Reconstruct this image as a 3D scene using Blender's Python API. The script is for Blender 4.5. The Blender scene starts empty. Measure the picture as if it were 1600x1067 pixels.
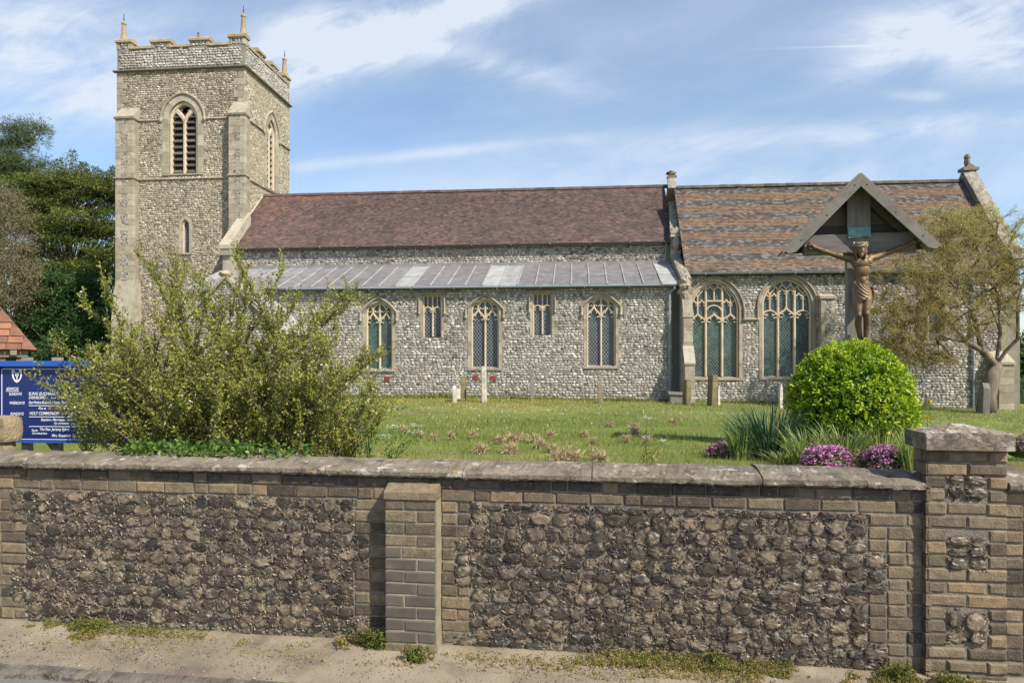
import bpy, math, random
import numpy as np
from math import radians, sin, cos, tan, pi, sqrt, atan2
from mathutils import Vector, Matrix
from mathutils.geometry import tessellate_polygon

C = bpy.context.scene.collection
SC = bpy.context.scene

# ------------------------------------------------------------------ camera
EYE = 1.97            # eye height above the foot of the street wall
F = 1050.0            # focal length in photo pixels (photo 1600 wide)
HX, HY = 800.0, 562.0
cam = bpy.data.cameras.new('camera'); cam_o = bpy.data.objects.new('camera', cam); C.objects.link(cam_o)
cam_o.location = (0, 0, EYE); cam_o.rotation_euler = (radians(90), 0, 0)
cam.sensor_width = 36; cam.lens = 36 * F / 1600; cam.shift_y = (HY - 533.5) / 1600
cam.clip_start = 0.1; cam.clip_end = 3000
SC.camera = cam_o

# ------------------------------------------------------------------ light
SUN_EL, SUN_AZ = radians(44), radians(180 - 46)   # azimuth clockwise from +Y (view direction)
sd = Vector((sin(SUN_AZ) * cos(SUN_EL), cos(SUN_AZ) * cos(SUN_EL), sin(SUN_EL)))
sun = bpy.data.lights.new('sun', 'SUN'); sun.energy = 4.0; sun.angle = radians(0.5); sun.color = (1, 0.93, 0.82)
sun_o = bpy.data.objects.new('sun', sun); C.objects.link(sun_o)
sun_o.location = sd * 60; sun_o.rotation_euler = sd.to_track_quat('Z', 'Y').to_euler()
SC.view_settings.view_transform = 'Standard'; SC.view_settings.look = 'None'
SC.view_settings.exposure = 0.72; SC.view_settings.gamma = 1
SKY_STRENGTH = 0.105

W = bpy.data.worlds.new('World'); SC.world = W; W.use_nodes = True


def make_sky():
    nt = W.node_tree; N = nt.nodes; L = nt.links
    N.clear()
    out = N.new('ShaderNodeOutputWorld'); bg = N.new('ShaderNodeBackground')
    bg.inputs['Strength'].default_value = SKY_STRENGTH
    sky = N.new('ShaderNodeTexSky'); sky.sky_type = 'NISHITA'; sky.sun_disc = False
    sky.sun_elevation = SUN_EL; sky.sun_rotation = SUN_AZ
    sky.air_density = 1.0; sky.dust_density = 0.6; sky.ozone_density = 1.6
    tc = N.new('ShaderNodeTexCoord'); sep = N.new('ShaderNodeSeparateXYZ')
    L.new(tc.outputs['Generated'], sep.inputs[0])

    def mth(op, a, b=None, c=None):
        n = N.new('ShaderNodeMath'); n.operation = op
        for i, x in enumerate((a, b, c)):
            if x is None: continue
            if isinstance(x, (int, float)): n.inputs[i].default_value = x
            else: L.new(x, n.inputs[i])
        return n.outputs[0]
    # gnomonic coordinates of the direction: slope across and slope up
    hy = mth('MAXIMUM', mth('ABSOLUTE', sep.outputs[1]), 0.15)
    u = mth('DIVIDE', sep.outputs[0], hy); v = mth('DIVIDE', sep.outputs[2], hy)
    comb = N.new('ShaderNodeCombineXYZ'); L.new(u, comb.inputs[0]); L.new(v, comb.inputs[1])

    def noise(scale, rot, sx, sy, detail, dist, off=0.0, rough=0.6):
        mp = N.new('ShaderNodeMapping'); L.new(comb.outputs[0], mp.inputs[0])
        mp.vector_type = 'TEXTURE'
        mp.inputs['Rotation'].default_value = (0, 0, radians(rot)); mp.inputs['Scale'].default_value = (sx, sy, 1)
        mp.inputs['Location'].default_value = (off, off * 0.7, 0)
        n = N.new('ShaderNodeTexNoise'); n.noise_dimensions = '3D'
        n.inputs['Scale'].default_value = scale; n.inputs['Detail'].default_value = detail
        n.inputs['Roughness'].default_value = rough; n.inputs['Distortion'].default_value = dist
        L.new(mp.outputs[0], n.inputs['Vector'])
        return n.outputs['Fac']

    def sstep(x, lo, hi):
        n = N.new('ShaderNodeMapRange'); n.interpolation_type = 'SMOOTHSTEP'
        n.inputs[1].default_value = lo; n.inputs[2].default_value = hi
        L.new(x, n.inputs[0]); return n.outputs[0]

    def blob(cx, cy, rx, ry, rot, amp):     # soft patch of cirrus, centre in slopes
        dx = mth('SUBTRACT', u, cx); dy = mth('SUBTRACT', v, cy)
        c, s = cos(radians(rot)), sin(radians(rot))
        a = mth('ADD', mth('MULTIPLY', dx, c / rx), mth('MULTIPLY', dy, s / rx))
        b = mth('ADD', mth('MULTIPLY', dx, -s / ry), mth('MULTIPLY', dy, c / ry))
        r2 = mth('ADD', mth('MULTIPLY', a, a), mth('MULTIPLY', b, b))
        return mth('MULTIPLY', mth('EXPONENT', mth('MULTIPLY', r2, -1.0)), amp)

    def S(px, py): return (px - HX) / F, (HY - py) / F
    total = None
    for (px, py, rx, ry, rot, amp) in [
            (40, 90, 300, 85, -8, 1.0), (150, 165, 200, 40, 6, 0.7), (600, 50, 170, 55, 12, 1.25), (470, 75, 90, 60, 30, 0.95),
            (720, 20, 120, 22, 16, 1.1), (530, 105, 130, 16, 12, 1.0), (1480, 35, 170, 45, 10, 1.2), (1540, 85, 150, 38, -6, 1.15), (1360, 105, 80, 22, 20, 0.6),
            (1330, 205, 420, 22, 4, 0.62), (800, 108, 150, 20, -14, 0.6), (1150, 290, 800, 70, 3, 0.55),
            (620, 245, 280, 9, 6, 0.6), (1435, 150, 40, 9, -4, 0.7), (1000, 60, 260, 50, 20, 0.25), (40, 20, 260, 40, 0, 0.45)]:
        cx, cy = S(px, py)
        b = blob(cx, cy, rx / F, ry / F, rot, amp)
        total = b if total is None else mth('ADD', total, b)
    base = noise(4.2, 10, 1.35, 0.75, 9, 1.1, 0.3, 0.62)
    fine = noise(11.0, 18, 2.2, 0.6, 10, 1.4, 1.7, 0.66)
    tex = mth('ADD', mth('MULTIPLY', base, 0.62), mth('MULTIPLY', fine, 0.38))
    dens = mth('MULTIPLY', sstep(tex, 0.27, 0.66), total)
    veil = mth('MULTIPLY', sstep(noise(1.3, 8, 2.2, 0.5, 6, 0.6, 4.0), 0.30, 0.75), 0.34)
    # one thin contrail at the right
    tx, ty = S(1440, 70)
    line = blob(tx, ty, 170 / F, 1.6 / F, 1.5, 0.5)
    dens = mth('MINIMUM', mth('ADD', mth('ADD', dens, veil), line), 0.92)
    mix = N.new('ShaderNodeMixRGB'); L.new(dens, mix.inputs[0])
    hsv = N.new('ShaderNodeMixRGB'); hsv.blend_type = 'MULTIPLY'; hsv.inputs[0].default_value = 1
    L.new(sky.outputs[0], hsv.inputs[1]); hsv.inputs[2].default_value = (0.98, 1.03, 1.07, 1)
    L.new(hsv.outputs[0], mix.inputs[1]); mix.inputs[2].default_value = (4.5, 5.0, 5.65, 1)
    L.new(mix.outputs[0], bg.inputs['Color']); L.new(bg.outputs[0], out.inputs[0])


make_sky()

# ------------------------------------------------------------------ helpers
rng = np.random.default_rng(7)
R = random.Random(11)


def at(px, py, Y):
    """world point on the sight line of photo pixel (px,py) at distance Y in front of the camera"""
    return Vector(((px - HX) / F * Y, Y, EYE + (HY - py) / F * Y))


class Frame:
    """a level local frame: x to the right, y away from the camera, z up"""
    def __init__(s, ox, oy, deg, oz=0.0):
        s.ox, s.oy, s.oz, s.a = ox, oy, oz, radians(deg)

    def at(s, px, py, yl=0.0):
        u, v = (px - HX) / F, (HY - py) / F
        c, n = cos(s.a), sin(s.a)
        # local y = n*(wx-ox) + c*(wy-oy) ; local x = c*(wx-ox) - n*(wy-oy)
        t = (yl + n * s.ox + c * s.oy) / (n * u + c)
        wx, wy = u * t, t
        return c * (wx - s.ox) - n * (wy - s.oy), EYE + v * t - s.oz

    def x(s, px, yl=0.0): return s.at(px, HY, yl)[0]

    def z(s, px, py, yl=0.0): return s.at(px, py, yl)[1]

    def at_side(s, px, py, xl):
        """(y,z) on the plane local x = xl"""
        u, v = (px - HX) / F, (HY - py) / F
        c, n = cos(s.a), sin(s.a)
        t = (xl + c * s.ox - n * s.oy) / (c * u - n)
        wx, wy = u * t, t
        return n * (wx - s.ox) + c * (wy - s.oy), EYE + v * t - s.oz

    def world(s, x, y, z):
        c, n = cos(s.a), sin(s.a)
        return (s.ox + c * x + n * y, s.oy - n * x + c * y, s.oz + z)

    def place(s, o):
        o.location = (s.ox, s.oy, s.oz); o.rotation_euler = (0, 0, -s.a)


class MB:
    """collects pieces and links them as ONE mesh object"""
    def __init__(s): s.v, s.f, s.t, s.m, s.n = [], [], [], [], 0

    def add(s, v, f, tone=0.5, mi=0):
        v = np.asarray(v, float).reshape(-1, 3)
        s.v.append(v); t = np.asarray(tone, float)
        s.t.append(np.full(len(v), float(t)) if t.ndim == 0 else t)
        if isinstance(f, np.ndarray): fs = [f]
        else:
            d = {}
            for q in f: d.setdefault(len(q), []).append(q)
            fs = [np.array(x, int) for x in d.values()]
        for q in fs:
            s.f.append(q + s.n); s.m.append(np.full(len(q), mi, int))
        s.n += len(v); return s

    def box(s, x0, x1, y0, y1, z0, z1, tone=0.5, mi=0, j=0.0):
        v = [(x, y, z) for z in (z0, z1) for y in (y0, y1) for x in (x0, x1)]
        if j: v = [(a + R.uniform(-j, j), b + R.uniform(-j, j), c + R.uniform(-j, j)) for a, b, c in v]
        return s.add(v, [(0, 2, 3, 1), (4, 5, 7, 6), (0, 1, 5, 4), (1, 3, 7, 5), (3, 2, 6, 7), (2, 0, 4, 6)], tone, mi)

    def brick(s, x0, x1, y0, y1, z0, z1, c=0.006, tone=0.5, mi=0, j=0.002):
        """block with chamfered front (towards -y)"""
        q = lambda: R.uniform(-j, j)
        o = [(x0, z0), (x1, z0), (x1, z1), (x0, z1)]
        i = [(x0 + c, z0 + c), (x1 - c, z0 + c), (x1 - c, z1 - c), (x0 + c, z1 - c)]
        v = [(a, y1, b) for a, b in o] + [(a + q(), y0 + c + q(), b + q()) for a, b in o] + [(a + q(), y0 + q(), b + q()) for a, b in i]
        f = []
        for k in range(4):
            l = (k + 1) % 4
            f += [(k, l, l + 4, k + 4), (k + 4, l + 4, l + 8, k + 8)]
        f += [(8, 9, 10, 11), (3, 2, 1, 0)]
        return s.add(v, f, tone, mi)

    def prism(s, poly, y0, y1, tone=0.5, mi=0, axis='y'):
        """polygon in (a,z) extruded; axis y: a is x, axis x: a is y"""
        n = len(poly)
        if axis == 'y': v = [(a, y, z) for y in (y0, y1) for a, z in poly]
        elif axis == 'x': v = [(y, a, z) for y in (y0, y1) for a, z in poly]
        else: v = [(a, b, y) for y in (y0, y1) for a, b in poly]
        f = [tuple(range(n)), tuple(range(2 * n - 1, n - 1, -1))] + [(k, k + n, (k + 1) % n + n, (k + 1) % n) for k in range(n)]
        return s.add(v, f, tone, mi)

    def sheet(s, poly, holes=(), y=0.0, tone=0.5, mi=0, to3=None):
        loops = [[Vector((a, b, 0)) for a, b in p] for p in (poly, *holes)]
        tr = tessellate_polygon(loops); flat = [p for l in loops for p in l]
        to3 = to3 or (lambda a, b: (a, y, b))
        return s.add([to3(p.x, p.y) for p in flat], [tuple(t) for t in tr], tone, mi)

    def strip(s, path, w, y0, y1, tone=0.5, mi=0, closed=False, c=0.0):
        """bar of width w following a path in (x,z), from y0 (front) back to y1"""
        P = [Vector(p) for p in path]; n = len(P)
        L, Rr = [], []
        for k in range(n):
            a = P[k - 1] if (k > 0 or closed) else None
            b = P[(k + 1) % n] if (k < n - 1 or closed) else None
            d1 = (P[k] - a).normalized() if a is not None and (P[k] - a).length > 1e-9 else None
            d2 = (b - P[k]).normalized() if b is not None and (b - P[k]).length > 1e-9 else None
            d1 = d1 or d2; d2 = d2 or d1
            if d1 is None: return s
            n1, n2 = Vector((-d1.y, d1.x)), Vector((-d2.y, d2.x)); m = n1 + n2
            m = n1 if m.length < 1e-6 else m.normalized()
            k2 = min(1.6, 1 / max(0.4, m.dot(n1)))
            L.append(P[k] + m * w / 2 * k2); Rr.append(P[k] - m * w / 2 * k2)
        v = []
        for k in range(n):
            l, r = L[k], Rr[k]
            if c:
                li, ri = l.lerp(r, c), r.lerp(l, c)
                v += [(l.x, y1, l.y), (l.x, y0 + w * c, l.y), (li.x, y0, li.y), (ri.x, y0, ri.y), (r.x, y0 + w * c, r.y), (r.x, y1, r.y)]
            else: v += [(l.x, y1, l.y), (l.x, y0, l.y), (r.x, y0, r.y), (r.x, y1, r.y)]
        q = 6 if c else 4; f = []
        for k in range(n if closed else n - 1):
            a, b = k * q, ((k + 1) % n) * q
            f += [(a + i, a + (i + 1) % q, b + (i + 1) % q, b + i) for i in range(q)]
        if not closed: f += [tuple(range(q))[::-1], tuple(range((n - 1) * q, n * q))]
        return s.add(v, f, tone, mi)

    def tube(s, path, rad, k=8, tone=0.5, mi=0, cap=True):
        P = np.asarray(path, float); n = len(P)
        r = np.full(n, rad) if np.ndim(rad) == 0 else np.asarray(rad, float)
        T = np.gradient(P, axis=0); T /= np.linalg.norm(T, axis=1)[:, None] + 1e-12
        ref = np.array([0, 0, 1.0]) if abs(T[:, 2].mean()) < 0.8 else np.array([1.0, 0, 0])
        A = np.cross(T, ref); A /= np.linalg.norm(A, axis=1)[:, None] + 1e-12; B = np.cross(T, A)
        an = np.arange(k) * 2 * pi / k
        v = (P[:, None] + r[:, None, None] * (A[:, None] * np.cos(an)[None, :, None] + B[:, None] * np.sin(an)[None, :, None])).reshape(-1, 3)
        f = []
        for i in range(n - 1):
            for j in range(k):
                f.append((i * k + j, i * k + (j + 1) % k, (i + 1) * k + (j + 1) % k, (i + 1) * k + j))
        s.add(v, f, tone, mi)
        if cap and k > 2:
            s.f.append(np.array([list(range(k))[::-1]]) + s.n - len(v)); s.m.append(np.array([mi]))
            s.f.append(np.array([list(range((n - 1) * k, n * k))]) + s.n - len(v)); s.m.append(np.array([mi]))
        return s

    def lathe(s, prof, cx=0, cy=0, k=8, tone=0.5, mi=0, rot=0.0):
        n = len(prof); v = []
        for r, z in prof:
            for j in range(k):
                a = rot + 2 * pi * j / k
                v.append((cx + r * cos(a), cy + r * sin(a), z))
        f = [(i * k + j, i * k + (j + 1) % k, (i + 1) * k + (j + 1) % k, (i + 1) * k + j) for i in range(n - 1) for j in range(k)]
        f += [tuple(range(k))[::-1], tuple(range((n - 1) * k, n * k))]
        return s.add(v, f, tone, mi)

    def blobby(s, c, r, seed=0, amp=0.15, nu=12, nv=8, tone=0.5, mi=0, freq=2.0):
        q = np.random.default_rng(seed); ph = q.uniform(0, 6.28, (4, 3)); k = q.uniform(.6, 1.4, (4, 3)) * freq
        v = []
        for i in range(nv + 1):
            th = pi * i / nv
            for j in range(nu):
                a = 2 * pi * j / nu
                d = np.array([sin(th) * cos(a), sin(th) * sin(a), cos(th)])
                w = 1 + amp * sum(sin(k[m] @ d * 2 + ph[m, 0]) for m in range(4)) / 2
                v.append(np.array(c) + d * np.array(r) * w)
        f = [(i * nu + j, (i + 1) * nu + j, (i + 1) * nu + (j + 1) % nu, i * nu + (j + 1) % nu) for i in range(nv) for j in range(nu)]
        return s.add(v, f, tone, mi)

    def build(s, name, mats, parent=None, smooth=False, weld=False):
        me = bpy.data.meshes.new(name)
        v = np.concatenate(s.v); t = np.concatenate(s.t)
        me.vertices.add(len(v)); me.vertices.foreach_set('co', v.ravel())
        tot = np.concatenate([np.full(len(q), q.shape[1]) for q in s.f])
        idx = np.concatenate([q.ravel() for q in s.f])
        me.loops.add(len(idx)); me.polygons.add(len(tot))
        me.loops.foreach_set('vertex_index', idx.astype(np.int32))
        me.polygons.foreach_set('loop_start', np.concatenate([[0], np.cumsum(tot)[:-1]]).astype(np.int32))
        me.polygons.foreach_set('material_index', np.concatenate(s.m).astype(np.int32))
        me.polygons.foreach_set('use_smooth', np.full(len(tot), bool(smooth)))
        me.update(calc_edges=True); me.validate()
        a = me.attributes.new('tone', 'FLOAT', 'POINT')
        a.data.foreach_set('value', t.astype(np.float32))
        for m in (mats if isinstance(mats, (list, tuple)) else [mats]): me.materials.append(m)
        o = bpy.data.objects.new(name, me); C.objects.link(o)
        if parent is not None: o.parent = parent
        return o


def tag(o, label, cat, group=None):
    o['label'] = label; o['category'] = cat
    if group: o['group'] = group
    return o


def empty(name, label, cat, loc=(0, 0, 0), rz=0.0, group=None):
    o = bpy.data.objects.new(name, None); C.objects.link(o)
    o.location = loc; o.rotation_euler = (0, 0, rz); o.empty_display_size = 0.2
    return tag(o, label, cat, group)


def kind(o, k): o['kind'] = k; return o


# ------------------------------------------------------------------ materials
def mat(name, stops, rough=0.85, ns=6.0, na=0.3, bs=40.0, bstr=0.25, spots=(), spec=0.25, metal=0.0,
        stretch=(1, 1, 1), bd=0.01, trans=0.0, streak=None):
    """stops: palette picked by the mesh's 'tone' value; ns/na: noise mottling; spots: (colour, scale, lo, hi, seed)"""
    m = bpy.data.materials.new(name); m.use_nodes = True
    nt = m.node_tree; N = nt.nodes; L = nt.links; p = N['Principled BSDF']
    at_ = N.new('ShaderNodeAttribute'); at_.attribute_name = 'tone'
    rp = N.new('ShaderNodeValToRGB'); L.new(at_.outputs['Fac'], rp.inputs[0])
    el = rp.color_ramp.elements
    if not isinstance(stops, list): stops = [(0.5, stops)]
    while len(el) < len(stops): el.new(0.5)
    while len(el) > max(1, len(stops)): el.remove(el[-1])
    for e, (q, c) in zip(el, stops): e.position = q; e.color = (*c, 1)
    tc = N.new('ShaderNodeTexCoord'); mp = N.new('ShaderNodeMapping'); L.new(tc.outputs['Object'], mp.inputs[0])
    mp.inputs['Scale'].default_value = stretch
    col = rp.outputs[0]

    def noise(scale, detail=6, seed=0.0, rough_=0.6):
        n = N.new('ShaderNodeTexNoise'); n.noise_dimensions = '4D'
        n.inputs['Scale'].default_value = scale; n.inputs['Detail'].default_value = detail
        n.inputs['Roughness'].default_value = rough_; n.inputs['W'].default_value = seed
        L.new(mp.outputs[0], n.inputs['Vector']); return n.outputs['Fac']
    if na:
        r = N.new('ShaderNodeMapRange'); L.new(noise(ns), r.inputs[0])
        r.inputs[1].default_value = 0.25; r.inputs[2].default_value = 0.75
        r.inputs[3].default_value = 1 - na; r.inputs[4].default_value = 1 + na
        vm = N.new('ShaderNodeVectorMath'); vm.operation = 'SCALE'
        L.new(col, vm.inputs[0]); L.new(r.outputs[0], vm.inputs['Scale']); col = vm.outputs[0]
    for i, (c, sc, lo, hi, amt) in enumerate(spots):
        r = N.new('ShaderNodeMapRange'); r.interpolation_type = 'SMOOTHSTEP'
        L.new(noise(sc, 7, 3.1 + 2.3 * i, 0.65), r.inputs[0])
        r.inputs[1].default_value = lo; r.inputs[2].default_value = hi; r.inputs[4].default_value = amt
        mx = N.new('ShaderNodeMixRGB'); L.new(r.outputs[0], mx.inputs[0]); L.new(col, mx.inputs[1]); mx.inputs[2].default_value = (*c, 1)
        col = mx.outputs[0]
    L.new(col, p.inputs['Base Color'])
    p.inputs['Roughness'].default_value = rough; p.inputs['Metallic'].default_value = metal
    p.inputs['Specular IOR Level'].default_value = spec
    if bstr:
        b = N.new('ShaderNodeBump'); b.inputs['Strength'].default_value = bstr; b.inputs['Distance'].default_value = bd
        L.new(noise(bs, 5, 9.0), b.inputs['Height']); L.new(b.outputs[0], p.inputs['Normal'])
    if trans:
        tr = N.new('ShaderNodeBsdfTranslucent'); L.new(col, tr.inputs['Color'])
        ms = N.new('ShaderNodeMixShader'); ms.inputs[0].default_value = trans
        L.new(p.outputs[0], ms.inputs[1]); L.new(tr.outputs[0], ms.inputs[2]); L.new(ms.outputs[0], N['Material Output'].inputs[0])
    return m


CREAM = [(0, (.235, .20, .15)), (.5, (.335, .29, .22)), (1, (.43, .38, .295))]
M_dress = mat('dressed limestone', CREAM, .9, 3.0, .28, 30, .35, [((.15, .13, .10), 3.4, .50, .70, .65), ((.36, .26, .09), 3.6, .60, .76, .45)])
M_dress_pale = mat('pale tracery stone', [(0, (.36, .29, .2)), (1, (.55, .46, .34))], .9, 4, .22, 40, .25, [((.2, .17, .12), 2.4, .58, .75, .5)])
M_orange_cap = mat('lichened coping stone', [(0, (.28, .22, .14)), (1, (.40, .33, .22))], .9, 4, .3, 30, .35, [((.36, .22, .07), 3.2, .48, .66, .75), ((.13, .12, .09), 3.5, .56, .72, .6)])
M_flint_church = mat('church flint', [(0, (.085, .08, .076)), (.18, (.19, .178, .16)), (.4, (.345, .325, .29)), (.72, (.475, .45, .405)), (1, (.62, .60, .55))], .75, 9, .25, 60, .2,
                     [((.34, .28, .19), .55, .50, .70, .5), ((.15, .145, .125), .42, .54, .72, .45), ((.40, .24, .15), 1.6, .68, .78, .4)], .35)
M_flint_tower = mat('tower flint', [(0, (.09, .08, .068)), (.2, (.19, .165, .13)), (.5, (.36, .31, .235)), (.8, (.54, .49, .39)), (1, (.70, .66, .56))], .8, 9, .25, 60, .2,
                    [((.34, .275, .18), .5, .48, .7, .55), ((.16, .14, .11), .45, .56, .74, .45)], .3)
M_mortar_church = mat('church mortar', [(0, (.18, .16, .13)), (1, (.27, .24, .195))], .95, 1.5, .35, 30, .5, [((.33, .28, .2), .6, .5, .7, .5)])
M_mortar_tower = mat('tower mortar', [(0, (.225, .19, .14)), (1, (.30, .258, .195))], .95, 1.2, .3, 30, .5, [((.16, .13, .1), .8, .55, .7, .5)])
M_tile_nave = mat('weathered clay tiles', [(0, (.066, .049, .047)), (.35, (.115, .077, .068)), (.7, (.165, .10, .082)), (1, (.235, .135, .095))], .85, 3, .3, 30, .3,
                  [((.07, .056, .053), 1.1, .47, .66, .6), ((.115, .095, .085), 2.6, .50, .68, .5), ((.22, .13, .05), .8, .62, .76, .4)])
M_tile_chancel = mat('banded clay tiles', [(0, (.05, .048, .048)), (.22, (.10, .083, .072)), (.3, (.175, .165, .155)), (.4, (.09, .068, .056)), (.55, (.145, .095, .066)), (.8, (.185, .122, .082)), (1, (.24, .15, .098))], .85, 5, .3, 30, .3,
                     [((.19, .145, .08), 2.6, .50, .68, .5), ((.10, .085, .075), 4.5, .54, .70, .4)])
M_lead = mat('weathered lead', [(0, (.14, .128, .128)), (.5, (.195, .18, .178)), (.8, (.28, .272, .262)), (1, (.37, .375, .35))], .6, 2.5, .32, 20, .15, [((.33, .325, .32), 2.3, .53, .72, .55), ((.12, .105, .10), 5, .56, .72, .4)], .4, .0, (1, 1, 1))
M_gutter = mat('grey painted iron', [(0, (.075, .085, .085)), (1, (.27, .29, .30))], .45, 5, .2, 20, .05)
M_louvre = mat('oak louvre', [(0, (.075, .062, .055)), (1, (.15, .13, .115))], .85, 8, .3, 60, .2, (), .2, 0, (1, 1, 8))
M_dark = mat('dark interior', (.012, .012, .012), .9, 1, 0, 1, 0)
M_red = mat('red terracotta', [(0, (.20, .055, .04)), (1, (.30, .075, .055))], .85, 20, .25, 60, .2)
M_iron = mat('wrought iron', (.04, .04, .042), .6, 10, .2, 50, .1)
M_moss = mat('mossy finial stone', [(0, (.16, .14, .10)), (1, (.24, .21, .15))], .95, 8, .35, 40, .4, [((.09, .11, .07), 4, .5, .7, .7)])


def glass_mat(name, glass, lead, pitch, wire, rough=0.12, teal=(.03, .09, .075)):
    """diamond leaded glazing: quarries of dark glass between pale wires"""
    m = bpy.data.materials.new(name); m.use_nodes = True
    nt = m.node_tree; N = nt.nodes; L = nt.links; p = N['Principled BSDF']
    tc = N.new('ShaderNodeTexCoord'); sp = N.new('ShaderNodeSeparateXYZ'); L.new(tc.outputs['Object'], sp.inputs[0])

    def mth(op, a, b=None):
        n = N.new('ShaderNodeMath'); n.operation = op
        for i, x in enumerate((a, b)):
            if x is None: continue
            if isinstance(x, (int, float)): n.inputs[i].default_value = x
            else: L.new(x, n.inputs[i])
        return n.outputs[0]
    a = mth('DIVIDE', sp.outputs[0], pitch); b = mth('DIVIDE', sp.outputs[2], pitch * 1.35)
    g1 = mth('ABSOLUTE', mth('SUBTRACT', mth('FRACT', mth('ADD', a, b)), .5))
    g2 = mth('ABSOLUTE', mth('SUBTRACT', mth('FRACT', mth('SUBTRACT', a, b)), .5))
    line = mth('LESS_THAN', mth('MINIMUM', g1, g2), wire)
    cell = N.new('ShaderNodeTexWhiteNoise'); cb = N.new('ShaderNodeCombineXYZ')
    L.new(mth('FLOOR', mth('ADD', mth('ADD', a, b), .5)), cb.inputs[0]); L.new(mth('FLOOR', mth('ADD', mth('SUBTRACT', a, b), .5)), cb.inputs[1])
    L.new(cb.outputs[0], cell.inputs[0])
    ns = N.new('ShaderNodeTexNoise'); L.new(tc.outputs['Object'], ns.inputs['Vector']); ns.inputs['Scale'].default_value = 1.6
    gm = N.new('ShaderNodeMixRGB'); gm.inputs[1].default_value = (*glass, 1); gm.inputs[2].default_value = (*teal, 1)
    mr = N.new('ShaderNodeMapRange'); L.new(ns.outputs['Fac'], mr.inputs[0]); mr.inputs[1].default_value = .4; mr.inputs[2].default_value = .62
    L.new(mr.outputs[0], gm.inputs[0])
    vs = N.new('ShaderNodeVectorMath'); vs.operation = 'SCALE'; L.new(gm.outputs[0], vs.inputs[0])
    L.new(mth('ADD', mth('MULTIPLY', cell.outputs['Value'], .9), .5), vs.inputs['Scale'])
    mx = N.new('ShaderNodeMixRGB'); L.new(line, mx.inputs[0]); L.new(vs.outputs[0], mx.inputs[1]); mx.inputs[2].default_value = (*lead, 1)
    L.new(mx.outputs[0], p.inputs['Base Color'])
    rr = mth('ADD', mth('MULTIPLY', line, .4), rough); L.new(rr, p.inputs['Roughness'])
    nb = N.new('ShaderNodeBump'); nb.inputs['Strength'].default_value = .25; nb.inputs['Distance'].default_value = .01
    L.new(mth('ADD', cell.outputs['Value'], mth('MULTIPLY', line, 2.0)), nb.inputs['Height']); L.new(nb.outputs[0], p.inputs['Normal'])
    return m


M_glass_a = glass_mat('leaded glass', (.016, .02, .028), (.20, .21, .22), .13, .085, .15, (.028, .04, .05))
M_glass_c = glass_mat('green leaded glass', (.02, .032, .036), (.13, .16, .15), .12, .07, .15, (.035, .085, .072))


def leafmat(name, stops, trans=.3, rough=.55, na=.25, ns=3.0, spec=.3):
    return mat(name, stops, rough, ns, na, 1, 0, (), spec, 0, (1, 1, 1), .01, trans)
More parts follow.
